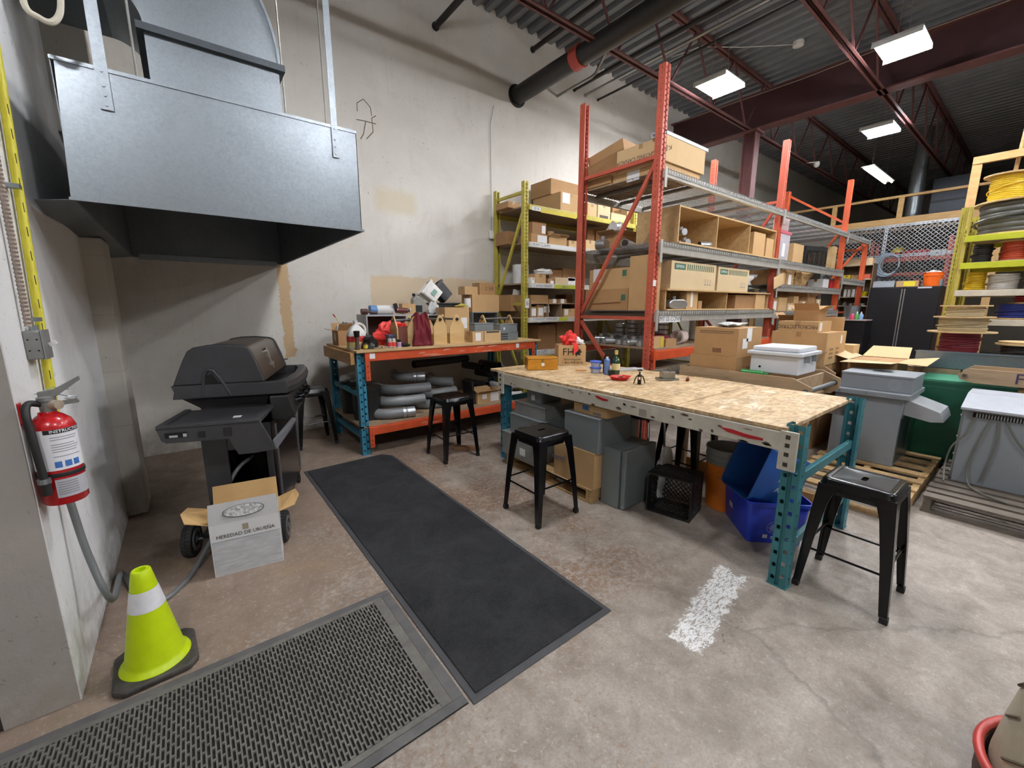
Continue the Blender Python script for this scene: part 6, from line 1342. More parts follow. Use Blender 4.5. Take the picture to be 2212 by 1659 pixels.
# steel cutting block
p = TG(1448, 822); t = T('steel_fixture', 'small machined steel block fixture on the plywood table', 'tool', (p.x+.02, p.y+.045, z), -.6); M_ms = pm('machined_steel', '#8f8f8c', .28, .85, '#6d6d6a', 9, .5)
MB().box(-.085, .085, -.055, .055, 0, .015).build('base_plate', M_ms, t, bev=.002); MB().box(-.055, .055, -.04, .04, .015, .075).build('block', M_ms, t, bev=.003); MB().obox((.025, 0, .082), (.012, .012, .05), 0, 0, -.5).build('lever', M_ms, t)
p = TG(1485, 824); tag(MB().blob((0, 0, .014), (.016, .014, .018), 91, .2).build('bottle_stopper', pm('cap_brown', '#7a2f22', .5), smooth=True, loc=(p.x, p.y, z)), 'small reddish brown stopper right of the steel fixture', 'stopper')
p = TG(1255, 800); tag(MB().prism([(-.06, -.02), (.05, -.015), (.06, .01), (.0, .006), (-.05, .02)], 'z', 0, .006).build('orange_scrap', pm('orange_peel', '#d78b3a', .7), loc=(p.x, p.y, z), rz=-.6), 'orange scrap lying behind the orange wooden box', 'scrap')
p = TG(1378, 797); tag(MB().cyl((-.06, 0, .006), (.06, 0, .006), .005, n=8).build('marker_pen', M_wp, loc=(p.x, p.y, z), rz=-.4), 'white marker pen at the back edge of the table', 'pen')
p = TG(1360, 795); tag(MB().box(-.16, .16, -.09, .09, 0, .0015).build('paper_sheet', pm('paper_grey', '#a7a3a0', .8), loc=(p.x-.08, p.y-.03, z), rz=-.3), 'grey paper sheet behind the green bottle', 'paper')
# ================================================================== under the table
def pallet(label, x0, x1, y0, y1, z0, along, mat, n=7, h=.12, nb=3):
    """deck boards run along 'along'; three stringers across them"""
    t = T('pallet', label, 'pallet', ((x0+x1)/2, (y0+y1)/2, z0)); w, d = (x1-x0)/2, (y1-y0)/2; r = random.Random(int(x0*100))
    for k in range(n):
        f = (k+.5)/n; wd = .09 if k % 2 else .105
        for zz, full in ((h-.018, True), (0, False)):
            if not full and k not in (0, n//2, n-1): continue
            if along == 'x': c = -d+wd/2+f*(2*d-wd)*n/(n)-0; c = -d+.05+(2*d-.1)*k/(n-1); b = MB().box(-w, w+r.uniform(-.01, .01), c-wd/2, c+wd/2, zz, zz+.018)
            else: c = -w+.05+(2*w-.1)*k/(n-1); b = MB().box(c-wd/2, c+wd/2, -d, d+r.uniform(-.01, .01), zz, zz+.018)
            b.build('deck_board' if full else 'bottom_board', mat, t)
    for k in range(nb):
        if along == 'x': c = -w+.03+(2*w-.06)*k/(nb-1); b = MB().box(c-.022, c+.022, -d, d, .018, h-.018)
        else: c = -d+.03+(2*d-.06)*k/(nb-1); b = MB().box(-w, w, c-.022, c+.022, .018, h-.018)
        b.build('stringer', mat, t)
    return t
M_pal = wood('pallet_pine', '#b89a6c', '#94764c', 3, (2, 6, 6), .75); M_pald = wood('pallet_grey', '#6f655a', '#544b42', 3, (6, 2, 6), .8)
pallet('low wooden pallet under the table carrying the wrapped boxes', 2.40, 3.30, 2.06, 3.18, 0, 'y', M_pal)
M_wrap = pm('film_wrapped_grey', '#8b8e8c', .28, .1, '#6a6d6b', 6, .7)
zp = .121
def uenc(label, X, xl, xr, yt, z0, dep, mat, **kw):
    """box whose left side stands on plane X between two pixel columns"""
    a, b = PX(xl, (yt+950)/2, X).y, PX(xr, (yt+950)/2, X).y; z1 = PX((xl+xr)/2, yt, X).z
    return encl(label, X, X+dep, b, a, z0, z1, mat, **kw), z1, b, a
t, z1, b_, a_ = uenc('grey box wrapped in clear film, lowest of the stack by the far table leg', 2.38, 1085, 1160, 943, zp, .42, M_wrap); MB().box(-.2145, -.213, -.10, -.02, .05, .12).build('sticker', M_stick, t)
t, z2, b_, a_ = uenc('film wrapped grey box, second from the bottom of the stack', 2.42, 1102, 1172, 902, z1+.001, .42, M_gsteel)
t, z3, b_, a_ = uenc('large film wrapped grey box, third from the bottom of the stack', 2.45, 1112, 1176, 873, z2+.001, .44, M_wrap)
t, z4, b_, a_ = uenc('small dark grey box with a tag on top of the wrapped stack', 2.53, 1138, 1168, 845, z3+.001, .26, M_gsteel); MB().box(-.1345, -.133, -.02, .03, .02, .07).build('sticker', M_stick, t)
zc1 = PX(1240, 966, 2.41).z; yA, yB = PX(1197, 990, 2.41).y, PX(1283, 1010, 2.41).y
t = carton(2.41, 2.80, yB, yA, zp, zc1, 'large brown carton on the low pallet under the table', k=0, tape=False)
ctext(t, 'exm!', .08, .195, (yA-yB)/2, zc1-zp, 's', .12, .55, pm('blue_faint', '#6f7390', .6))
yA, yB = PX(1219, 930, 2.42).y, PX(1293, 940, 2.42).y; zc2 = PX(1256, 896, 2.42).z
encl('grey steel enclosure standing on the brown carton under the table', 2.42, 2.82, yB, yA, zc1+.001, zc2, M_gsteel)
yC, yD = PX(1240, 875, 2.47).y, PX(1312, 880, 2.47).y
t = carton(2.47, 2.80, yD, yC, zc2+.001, min(PX(1276, 850, 2.47).z, .785), 'tan carton with blue letters squeezed under the table top', k=0, tape=False)
hh_ = min(PX(1276, 850, 2.47).z, .785)-zc2; dd_ = (yC-yD)/2; M_bexm = pm('logo_blue', '#2f5f95', .6)
ctext(t, 'exm', hh_*.62, .165, dd_, hh_, 's', .72, .30, M_bexm); ctext(t, 'X', hh_*.8, .165, dd_, hh_, 's', .45, .55, M_bexm); MB().box(-.1665, -.1655, dd_*.10, dd_*.45, hh_*.42, hh_*.9).build('logo_block', M_bexm, t)
encl('light grey enclosure standing deeper under the table behind the lettered carton', 2.93, 3.28, 2.26, 2.62, zp, zp+.55, pm('pale_grey_enclosure', '#9a9d9e', .4, .15))
# grey floor cabinet, its door towards the camera side
zk_ = PX(1320, 968, 2.50).z
t = T('steel_enclosure', 'grey steel cabinet standing on the floor under the table', 'enclosure', (2.70, 1.94, 0))
MB().box(2.50, 2.90, 1.875, 2.045, 0, zk_).build('body', M_gsteel, t, world=True, bev=.008)
MB().box(2.515, 2.91, 1.825, 1.868, .004, zk_+.004).build('door', M_gsteel, t, world=True, bev=.010)
# milk crate on its side
crate('milk_crate', 'black milk crate lying on its side under the table', (2.845, 1.605, 0), .33, .31, .28, radians(-78), pi/2)
t = T('plastic_bag', 'clear plastic sheet stuffed between the grey cabinet and the black crate', 'bag', (2.97, 1.78, 0)); MB().blob((0, 0, .20), (.10, .035, .23), 95, .15, 18, 12).build('film', M_film, t, smooth=True)
# buckets
p = G(1556, 1103); t = T('bucket', 'orange bucket with a grey bucket nested inside under the table', 'bucket', (3.22, 1.40, 0))
MB().lathe([(.125, 0), (.130, .004), (.144, .35), (.148, .352), (.148, .365), (.144, .367)], 36, cap=False).lathe([(.001, .004), (.124, .002)], 36, cap=False).build('outer_bucket', pm('bucket_orange', '#d9761f', .4, 0, '#c2651a', 5, .4), t, smooth=True)
MB().lathe([(.142, .365), (.146, .367), (.148, .38), (.152, .381), (.152, .392), (.148, .393), (.149, .425), (.154, .426), (.154, .438), (.150, .44), (.151, .475), (.157, .477), (.157, .492), (.150, .492), (.146, .40), (.13, .15), (.001, .15)], 36, cap=False).build('inner_bucket', pm('bucket_grey', '#8a8c8b', .5), t, smooth=True)
MB().tube([(.15, 0, .28), (.12, -.12, .25), (0, -.17, .235), (-.12, -.12, .25), (-.15, 0, .28)], .003, 6).build('bail_wire', M_galv, t)
m = MB(); 
for a0, z0, z1, w_ in ((-1.95, .17, .20, .32), (-1.9, .195, .215, .2), (-1.85, .05, .08, .10)):
    m.grid([[(.1355*cos(a0+w_*k/4)+(.0), .1355*sin(a0+w_*k/4), zz) for k in range(5)] for zz in (z0, z1)])
m.xf(Matrix.Diagonal((1.035, 1.035, 1, 1))).build('printed_mark', pm('dark_brown_print', '#5d2c12', .6), t)
# recycling boxes
M_rb = pm('recycle_blue', '#2b45c9', .35, 0, '#2238a8', 4, .4); M_rb2 = pm('recycle_blue_dark', '#22559f', .35, 0, '#1a4484', 4, .4)
def tubbox(label, loc, w, d, h, rz, M, mat):
    t = T('recycling_box', label, 'bin', loc, rz)
    m = MB(); m.grid([rr(w*.43, d*.43, .03, 0), rr(w*.485, d*.485, .04, h-.03), rr(w*.485, d*.485, .04, h-.028), rr(w*.51, d*.51, .045, h-.026), rr(w*.515, d*.515, .045, h), rr(w*.495, d*.495, .04, h), rr(w*.475, d*.475, .04, h-.03), rr(w*.42, d*.42, .03, .008)], True)
    n = len(m.v); m.f.append(tuple(range(24))); m.f.append(tuple(range(n-24, n))); m.xf(M).build('box_body', mat, t, smooth=True)
    return t
t = tubbox('bright blue recycling box on the floor by the near table leg', (3.09, 1.07, 0), .40, .47, .30, radians(-46), Matrix.Identity(4), M_rb)
# loop emblem on its side facing the camera
m = MB(); fr = frame((-.02, -.219, .12), (1, 0, 0), (0, -.13, .99)); M_wt = pm('white_print', '#cfd3e2', .5)
for k in range(7):
    cx_, cy_ = (0, 0) if k == 6 else (.021*cos(pi/3*k), .021*sin(pi/3*k)); N = 18
    m.grid([[(cx_+r_*cos(2*pi*j/N), cy_+r_*sin(2*pi*j/N), .001) for j in range(N)] for r_ in (.0095, .0065)], True)
m.grid([[(r_*cos(2*pi*j/30), r_*sin(2*pi*j/30), .0008) for j in range(30)] for r_ in (.043, .041)], True)
m.xf(fr).build('loop_emblem', M_wt, t); m = MB()
for k in range(2): m.box(-.0, .12, -.01-.014*k, -.004-.014*k, .0008, .0012)
m.box(-.05, -.02, -.022, .006, .0008, .0012); m.xf(frame((-.03, -.211, .06), (1, 0, 0), (0, -.13, .99))).build('print_lines', M_wt, t)
m = MB().box(-.03, .03, -.02, .02, 0, .001).xf(frame((-.188, .06, .14), (0, -1, 0), (-.1, 0, .99))); m.build('arrow_print', M_wt, t)
Mt = Matrix.Translation((.02, .03, .24)) @ Matrix.Rotation(radians(-66), 4, 'Y')
t = tubbox('darker blue recycling box lying tilted inside the bright blue one', (3.07, 1.07, 0), .40, .34, .33, radians(-38), Matrix.Translation((.16, 0, .375)) @ Matrix.Rotation(radians(-70), 4, 'Y'), M_rb2)
text('AM', .05, M_wt, t, Matrix.Translation((.16, 0, .375)) @ Matrix.Rotation(radians(-70), 4, 'Y') @ frame((-.07, -.158, .14), (0, 0, -1), (1, 0, 0)), name='lettering')
text('MIA', .05, M_wt, t, Matrix.Translation((.16, 0, .375)) @ Matrix.Rotation(radians(-70), 4, 'Y') @ frame((.0, -.160, .14), (0, 0, -1), (1, 0, 0)), name='lettering')
MB().box(-.02, .02, -.03, .03, 0, .001).xf(Matrix.Translation((.16, 0, .375)) @ Matrix.Rotation(radians(-70), 4, 'Y') @ frame((.176, .02, .20), (0, 1, 0), (0, 0, 1))).build('label_print', M_wt, t)
# stools and a plank deeper under the table
copy_tree(st0, (3.40, 1.83, 0), .0, 'black metal stool pushed deep under the table behind the buckets')
t = T('chrome_stool', 'stool with bent chrome tube legs standing deep under the table', 'stool', (3.08, 2.06, 0)); M_chr = pm('chrome', '#d9d9d9', .12, 1)
MB().lathe([(.15, .62), (.16, .63), (.16, .66), (.15, .675)], 28).build('seat', M_bp, t, smooth=True)
for s in (0, 1, 2, 3): a = pi/4+pi/2*s; MB().tube([(.10*cos(a), .10*sin(a), .615), (.15*cos(a), .15*sin(a), .60), (.165*cos(a), .165*sin(a), .55), (.20*cos(a), .20*sin(a), .0)], .011, 10).build('leg', M_chr, t, smooth=True)
MB().lathe([(.186, .18), (.196, .18), (.196, .196), (.186, .196)], 28, cap=False).build('foot_ring', M_chr, t, smooth=True)
a, b = G(1565, 990, .20), G(1700, 1005, .20)
tag(MB().box(0, .018, -.62, .42, .0, .14).build('plank', M_pine, loc=(3.66, 1.55, 0)), 'pale wood plank standing on edge behind the table', 'plank')

# ================================================================== behind the table: wooden cart and cartons
M_cart = wood('cart_board', '#b49a7a', '#927a5c', 2, (7, 1.2, 7), .65)
t = T('wooden_cart', 'long wooden trough cart with pipe handle behind the plywood table', 'cart', (4.1, 1.65, 0))
for x in (3.75, 4.46):
    prof = [(2.16, .80), (2.16, 1.0), (1.20, 1.0), (1.06, .94), (1.06, .86), (1.12, .80)]
    s = MB().prism(prof, 'x', x, x+.02).build('side_board', M_cart, t, world=True); MB().cyl((x-.003, 1.10, .90), (x+.023, 1.10, .90), .022, n=14).build('hole_rim', M_dark, s, world=True)
MB().box(3.77, 4.46, 1.16, 2.14, .80, .82).build('floor_board', M_cart, t, world=True); MB().box(3.77, 4.46, 2.12, 2.14, .82, 1.0).build('end_board', M_cart, t, world=True); MB().box(3.77, 4.46, 1.18, 1.20, .82, .98).build('end_board', M_cart, t, world=True)
MB().cyl((3.72, 1.10, .90), (4.52, 1.10, .90), .017, n=14).build('pipe_handle', M_galv, t, world=True, smooth=True)
for x in (3.78, 4.41):
    for y in (1.25, 2.06): MB().box(x, x+.06, y, y+.06, .0, .80).build('leg', M_cart, t, world=True)
t = carton(3.80, 4.38, 1.66, 2.09, .825, 1.115, 'brown carton in the wooden cart, bottom of two behind the table', k=1)
t = carton(3.82, 4.30, 1.67, 2.07, 1.116, 1.37, 'brown carton with papers on its end in the wooden cart, top of two', k=1, stick=[('f', .45, .75, .10, .12), ('f', .3, .45, .10, .09)])
MB().box(-.2412, -.2402, -.16, .15, .22, .225).box(-.2412, -.2402, -.15, .15, .205, .209).build('print_line', M_brownink, t); MB().box(-.2412, -.2402, -.06, .02, .03, .07).build('printed_stamp', pm('stamp', '#7d553a', .7), t)
tag(MB().blob((0, 0, .02), (.16, .10, .02), 21, .3).build('plastic_film', M_film, smooth=True, loc=(4.05, 1.85, 1.371)), 'clear film lying on the top carton of the wooden cart', 'film')
# white plastic enclosure
M_we = pm('white_enclosure', '#d3d6dc', .4, 0, '#c4c8cf', 4, .4)
t = T('white_enclosure', 'white plastic equipment box with raised lid on the wooden cart', 'enclosure', (4.10, 1.41, 1.0), 0)
MB().box(-.21, .21, -.20, .17, 0, .155).build('body', M_we, t, bev=.008); MB().box(-.235, .235, -.225, .195, .155, .185).build('lid_flange', M_we, t, bev=.006); MB().prism([(-.205, -.195), (.205, -.195), (.205, .165), (-.205, .165)], 'z', .185, .225).build('lid', M_we, t, bev=.012)
MB().cyl((-.2115, .09, .05), (-.209, .09, .05), .010, n=14).build('cable_hole', M_dark, t)
for x in (-.08, .09): MB().box(x-.015, x+.015, -.235, -.2, .10, .16).build('latch', M_galv, t, bev=.003)
p = PX(1608, 803, 3.9); tag(MB().cyl((0, 0, 0), (.02, -.17, .0), .028, .022, n=16).cyl((.02, -.17, 0), (.025, -.21, 0), .010, n=10).build('green_bottle', pm('bottle_green', '#1f8f3a', .35), smooth=True, loc=(3.86, 1.63, .99)) , 'green plastic bottle lying on the wooden cart beside the white box', 'bottle')
# cartons beyond the cart
carton(5.32, 6.0, 1.44, 1.96, 0, .60, 'large brown carton on the floor beyond the cart, bottom of three', k=1)
carton(5.31, 5.98, 1.43, 1.95, .601, .94, 'plain carton under the tall shipping carton beyond the cart', k=1)
t = carton(5.30, 5.95, 1.42, 1.95, .941, 1.285, 'tall tan shipping carton with printed panels beyond the white box', k=0, stick=[('f', .75, .75, .06, .09)])
for u in (.28, .60):
    m = MB()
    for k in range(3): m.box(-.325+.65*u-.06, -.325+.65*u+.06, -.2662, -.2652, .06+k*.045, .085+k*.045)
    m.build('printed_panel', pm('print_tan', '#8d6f47', .7), t)
t = carton(5.31, 5.75, 1.52, 1.90, 1.286, 1.40, 'flat carton printed upside down on the tall shipping carton', k=0, stick=[('f', .2, .5, .08, .09)]); ctext(t, 'MICROLECTRIC', .055, .22, .19, .114, 's', .5, .5, M_brownink, flip=True)
carton(5.75, 6.05, 1.75, 2.05, 1.286, 1.40, 'small carton behind the flat printed carton', k=1, opened=True, seed=6)
carton(5.5, 5.75, 1.58, 1.82, 1.402, 1.52, 'small open carton standing on the flat printed carton', k=1, opened=True, seed=11)
carton(6.05, 6.30, 1.36, 1.60, 0, 1.12, 'tall narrow tan carton right of the tall shipping carton', k=2)
carton(5.82, 5.94, 1.44, 1.66, 1.286, 1.44, 'narrow tan carton leaning at the right of the flat printed carton', k=0, rz=.2)
# second trough cart end, just right of the white box
t = T('wooden_cart', 'end of a second wooden trough cart right of the first, holding open cartons', 'cart', (4.85, 1.55, 0)); 
for x in (4.62, 5.10): s = MB().prism([(1.95, .78), (1.95, .96), (1.36, .96), (1.26, .90), (1.26, .84), (1.32, .78)], 'x', x, x+.018).build('side_board', M_cart, t, world=True); MB().cyl((x-.003, 1.31, .87), (x+.021, 1.31, .87), .018, n=12).build('hole_rim', M_dark, s, world=True)
MB().box(4.638, 5.10, 1.36, 1.94, .78, .80).build('floor_board', M_cart, t, world=True); MB().cyl((4.6, 1.31, .87), (5.14, 1.31, .87), .014, n=12).build('pipe_handle', M_galv, t, world=True, smooth=True)
for x in (4.65, 5.04): MB().box(x, x+.05, 1.42, 1.47, 0, .78).box(x, x+.05, 1.84, 1.89, 0, .78).build('leg', M_cart, t, world=True)
carton(4.66, 5.08, 1.42, 1.90, .80, .985, 'open carton with spread flaps in the second wooden cart', k=0, opened=True, seed=15)
# ================================================================== grey transformer on a pallet
pallet('wooden pallet under the grey transformer cabinet', 3.95, 5.60, .46, 1.24, 0, 'y', M_pal, n=8, h=.13)
M_tx = pm('transformer_grey', '#8e9499', .4, .15, '#848a8f', 4, .4); zt = .131
t = T('transformer_cabinet', 'grey transformer cabinet with sloped side hood on the light pallet', 'cabinet', (5.2, .95, zt))
MB().box(4.90, 5.5, .70, 1.19, zt, .755).build('body', M_tx, t, world=True, bev=.004); MB().box(4.86, 5.54, .655, 1.23, .755, .80).build('lid', M_tx, t, world=True, bev=.004)
MB().prism([(.70, .745), (.47, .665), (.44, .585), (.52, .57), (.70, .60)], 'x', 5.0, 5.42).build('side_hood', M_lg, t, world=True, bev=.003)
MB().box(4.93, 5.46, .694, .70, zt+.03, .57).build('side_panel', galv('clear_panel', '#7d8488', '#53595c', .3), t, world=True)
m = MB().prism([(1.10, .715), (1.10, .66), (1.07, .635), (.97, .635), (.955, .66), (.97, .715)], 'x', 4.893, 4.90); b = m.build('lifting_bracket', M_tx, t, world=True, bev=.002); MB().box(4.891, 4.8935, 1.01, 1.06, .685, .70).build('bracket_slot', M_dark, b, world=True)
m = MB()
for y in (.75, .95, 1.15): m.cyl((4.897, y, .20), (4.90, y, .20), .008, n=8).cyl((4.857, y, .775), (4.86, y, .775), .008, n=8)
m.build('bolt', M_galv, t, world=True)
t = T('wiring_box', 'shallow grey wiring box with round hole lying on the transformer', 'enclosure', (5.2, .93, .801))
MB().box(4.95, 5.42, .66, 1.17, .801, .93).build('body', M_tx, t, world=True, bev=.004); MB().box(4.945, 5.425, .655, 1.175, .93, .95).build('cover', M_tx, t, world=True, bev=.003)
MB().lathe([(.085, 0), (.085, .002), (.075, .002), (.075, .001)], 32, (5.2, .92, .9505), cap=False).build('hole_rim', M_tx, t, world=True); MB().lathe([(.001, 0), (.076, 0)], 32, (5.2, .92, .951), cap=False).build('hole', M_dark, t, world=True)
m = MB()
for r_ in (.045, .033, .02): m.grid([[(4.949, .78+rr_*cos(2*pi*k/28), .865+rr_*sin(2*pi*k/28)) for k in range(28)] for rr_ in (r_, r_-.003)], True)
m.build('knockout_rings', M_lg, t, world=True)
# big opened carton behind it
t = carton(5.66, 6.20, .90, 1.30, 0, .99, 'large carton with wide flaps folded out behind the transformer', k=1, tape=False)
for pl, kk in (([(-.27, -.20, .992), (.27, -.20, .992), (.24, -.44, 1.03), (-.30, -.42, .985)], 2), ([(-.27, .20, .992), (-.27, -.20, .992), (-.70, -.22, 1.02), (-.66, .18, 1.0)], 4), ([(.27, -.20, .994), (.27, .20, .994), (.50, .16, 1.10), (.50, -.18, 1.10)], 2), ([(-.27, .2, .994), (.27, .2, .994), (.26, .42, 1.09), (-.26, .42, 1.06)], 4)):
    sheet(pl, .004, (0, 0, 1)).build('flap', KR[kk], t)
# green cabinet
t = T('green_cabinet', 'dark green electrical cabinet between the two grey units', 'cabinet', (5.95, .5, 0)); M_gn = pm('cabinet_green', '#14523a', .35, .1, '#0f4130', 4, .4)
MB().box(5.66, 6.2, .10, .72, .05, .845).build('body', M_gn, t, world=True, bev=.006); MB().box(5.65, 6.2, .12, .70, .10, .80).build('door', M_gn, t, world=True, bev=.004); MB().box(5.66, 6.2, .09, .73, .845, .87).build('top', pm('green_pale', '#3f8a6a', .4), t, world=True, bev=.004); MB().box(5.70, 6.16, .12, .16, 0, .05).box(5.70, 6.16, .66, .70, 0, .05).build('foot', M_gn, t, world=True)
# grey unit on the dark pallet
pallet('dark grey pallet at the right edge of the picture', 4.35, 5.60, -.85, .42, 0, 'y', M_pald, n=9, h=.13)
t = T('heater_unit', 'large grey ventilated unit with draped cables on the dark pallet', 'cabinet', (5.2, -.2, zt)); 
MB().box(4.92, 5.5, -.72, .33, zt, .76).build('body', M_tx, t, world=True, bev=.004)
MB().prism([(4.86, .765), (5.2, .84), (5.5, .84), (5.5, .76), (4.90, .745), (4.86, .745)], 'y', -.75, .35).build('lid', pm('unit_lid', '#b4b8c0', .4, .1), t, world=True, bev=.003)
MB().box(4.915, 4.92, -.70, .28, .685, .725).build('grille', M_dark, t, world=True); m = MB()
for k in range(60): m.box(4.911, 4.9155, -.69+k*.016, -.682+k*.016, .688, .722)
m.build('grille_fin', M_lg, t, world=True)
MB().box(4.95, 5.48, .33, .345, zt+.01, .74).build('side_panel', M_galv, t, world=True); m = MB()
for z_ in (.2, .35, .5, .68): m.cyl((4.97, .345, z_), (4.97, .35, z_), .009, n=8)
m.build('bolt', M_wp, t, world=True)
for i, pts in enumerate(([(4.905, .27, .685), (4.90, .29, .55), (4.905, .36, .42), (4.93, .38, .25), (4.80, .36, .145)], [(4.905, .14, .685), (4.902, .13, .5), (4.905, .15, .3), (4.905, .17, .17)], [(4.905, .10, .685), (4.9, .03, .55), (4.905, -.08, .42), (4.905, -.25, .36)], [(4.905, .18, .685), (4.902, .22, .5), (4.905, .25, .3), (4.85, .23, .16), (4.7, .15, .145), (4.6, .0, .142)])):
    MB().tube(smooth_path(pts), .006, 7).build('draped_cable', pm('cable_beige', '#77756c', .6), t, world=True, smooth=True)
# long tool tote and trough lying over the green cabinet
t = T('wooden_tote', 'long wooden tote marked Fo above the grey unit at the right edge', 'tool box', (5.7, -.4, .871)); 
for x in (5.62, 5.98): MB().prism([(.38, .871), (.44, .90), (.46, .96), (.42, 1.01), (-1.3, 1.01), (-1.3, .871)] if False else [(.36, .871), (.45, .90), (.47, .94), (.40, 1.0), (-1.3, 1.0), (-1.3, .871)], 'x', x, x+.02).build('side_board', M_cart, t, world=True)
MB().box(5.64, 5.98, -1.3, .34, .871, .885).build('floor_board', M_cart, t, world=True); MB().cyl((5.60, .42, .935), (6.02, .42, .935), .018, n=12, hollow=.004).build('pipe_handle', M_galv, t, world=True, smooth=True)
text('Fo', .13, pm('purple_marker', '#3d2a4d', .6), t, MW[t.name].inverted() @ frame((5.618, .06, .937), (0, -1, 0), (0, 0, 1)))
carton(5.66, 6.18, -1.2, -.35, 0, .869, 'carton supporting the far end of the marked wooden tote, outside the picture', k=1)
t = T('steel_trough', 'long galvanised steel trough in front of the cable reels', 'trough', (6.2, -.2, 1.03))
M_blg = galv('blue_galvanised', '#8f9ba6', '#76828d', .35)
MB().box(6.22, 6.224, -1.3, .86, .93, 1.09).box(6.40, 6.404, -1.3, .86, .93, 1.09).box(6.22, 6.404, -1.3, .86, .926, .93).box(6.22, 6.404, .856, .86, .93, 1.09).build('channel', M_blg, t, world=True); MB().box(6.205, 6.23, -1.3, .865, 1.085, 1.095).build('lip', M_blg, t, world=True)
t = T('wooden_crate', 'wooden crate beneath the stacked cable reels', 'crate', (6.76, 0, 0)); M_cr = M_oldw
MB().box(6.43, 7.06, -1.3, 1.0, .0, .90).build('body', M_cr, t, world=True)
for k in range(4): MB().box(6.415, 6.43, -1.3, 1.0, .05+k*.22, .2+k*.22).build('slat', M_pal, t, world=True)
MB().box(6.205, 6.415, -1.0, -.6, 0, .92).box(6.205, 6.415, .5, .80, 0, .92).build('bracket_post', M_cr, t, world=True)
# ================================================================== cable reels
M_disc = wood('reel_wood', '#d3b98c', '#b6996a', 3, (3, 3, 3), .75)
CABLE = {'cream': ('#cfc3a6', '#b5a888'), 'tan': ('#b7a98a', '#9d8f71'), 'maroon': ('#7d2336', '#661a2b'), 'blue': ('#23307f', '#1b2566'), 'black': ('#242426', '#303033'), 'grey': ('#55554f', '#45453f'), 'yellow': ('#d8b51f', '#bd9b18'), 'orange': ('#c14a2b', '#a63d22'), 'palegrey': ('#9aa0a4', '#84898d'), 'white': ('#c9c7c2', '#b1afaa'), 'red': ('#a9303c', '#8e2631')}
def reel(label, loc, R, rc, w, col, rz=0, fl=(True, True), wire=.012, loose=True, axis='z', group='cable reels', tilt=0):
    t = T('cable_reel', label, 'reel', loc, rz, group); mc = pm('cable_'+col, CABLE[col][0], .45, 0, CABLE[col][1], 30, .6); th = .014
    Mx = Matrix.Rotation(tilt, 4, 'Y')
    if axis == 'y': Mx = Matrix.Translation((0, 0, R)) @ Matrix.Rotation(pi/2, 4, 'X') @ Matrix.Translation((0, 0, -w/2))
    if fl[0]: MB().lathe([(.03, 0), (R, 0), (R, th), (.03, th)], 36, cap=False).xf(Mx).build('flange', M_disc, t)
    if fl[1]: MB().lathe([(.03, w-th), (R, w-th), (R, w), (.03, w)], 36, cap=False).xf(Mx).build('flange', M_disc, t)
    z0, z1 = (th if fl[0] else 0), (w-th if fl[1] else w); n = max(2, int((z1-z0)/(wire*1.7))); prof = []; rd = random.Random(int(R*1000+w*777))
    for k in range(n):
        zc_ = z0+(k+.5)*(z1-z0)/n; hh = (z1-z0)/n/2; r_ = rc-rd.uniform(0, wire*.8)
        prof += [(r_-wire*.5, zc_-hh), (r_-wire*.1, zc_-hh*.6), (r_, zc_), (r_-wire*.1, zc_+hh*.6)]
    prof.append((rc-wire*.5, z1)); MB().lathe(prof, 36).xf(Mx).build('wound_cable', mc, t, smooth=True)
    if loose:
        pts = []
        for k in range(26):
            a = k/25*5.2+rd.uniform(0, .1); pts.append(((rc+wire*.55)*cos(a), (rc+wire*.55)*sin(a), z0+(z1-z0)*(.2+.6*k/25)))
        MB().tube(smooth_path(pts, 2), wire*.5, 6).xf(Mx).build('loose_turn', mc, t, smooth=True)
    return t
def stack(X, items):
    for (pxl, pxr, ytop, ybot, col, rcf, lab) in items:
        a, b = PX(pxl, ytop, X), PX(pxr, ytop, X); R = abs(a.y-b.y)/2
        # seen edge-on: centre lies on the line of sight through the middle of the flange
        zc_ = PX((pxl+pxr)/2, ybot, X).z; zt_ = PX((pxl+pxr)/2, ytop, X).z
        yield ((X, (a.y+b.y)/2), R, zc_, zt_, col, rcf, lab)
# stacks in front of the reel rack, from the crate upwards
def pile(cx_, cy_, z0, seq):
    z = z0
    for (R, rcf, w, col, lab, fl) in seq:
        reel(lab, (cx_, cy_, z), R, R*rcf, w, col, fl=fl); z += w+.001
pile(6.77, .60, .901, [(.22, .80, .10, 'tan', 'tan cable reel at the bottom of the left stack, behind the trough', (1, 1)), (.27, .60, .29, 'maroon', 'dark red cable reel in the lower left stack', (0, 1)), (.24, .82, .16, 'tan', 'tan cable reel above the dark red one', (0, 1)), (.20, .75, .12, 'cream', 'cream cable reel at the top of the left stack', (0, 1))])
pile(6.78, .10, .901, [(.25, .75, .13, 'tan', 'tan cable reel at the bottom of the right stack', (0, 1)), (.24, .85, .15, 'black', 'black cable reel second in the right stack', (0, 1)), (.22, .9, .02, 'cream', 'bare wooden reel disc in the right stack', (1, 1))])
reel('small white cable coil on a wooden disc left of the dark red reel', (6.70, .905, 1.0), .13, .10, .10, 'cream', fl=(1, 0)) if False else None
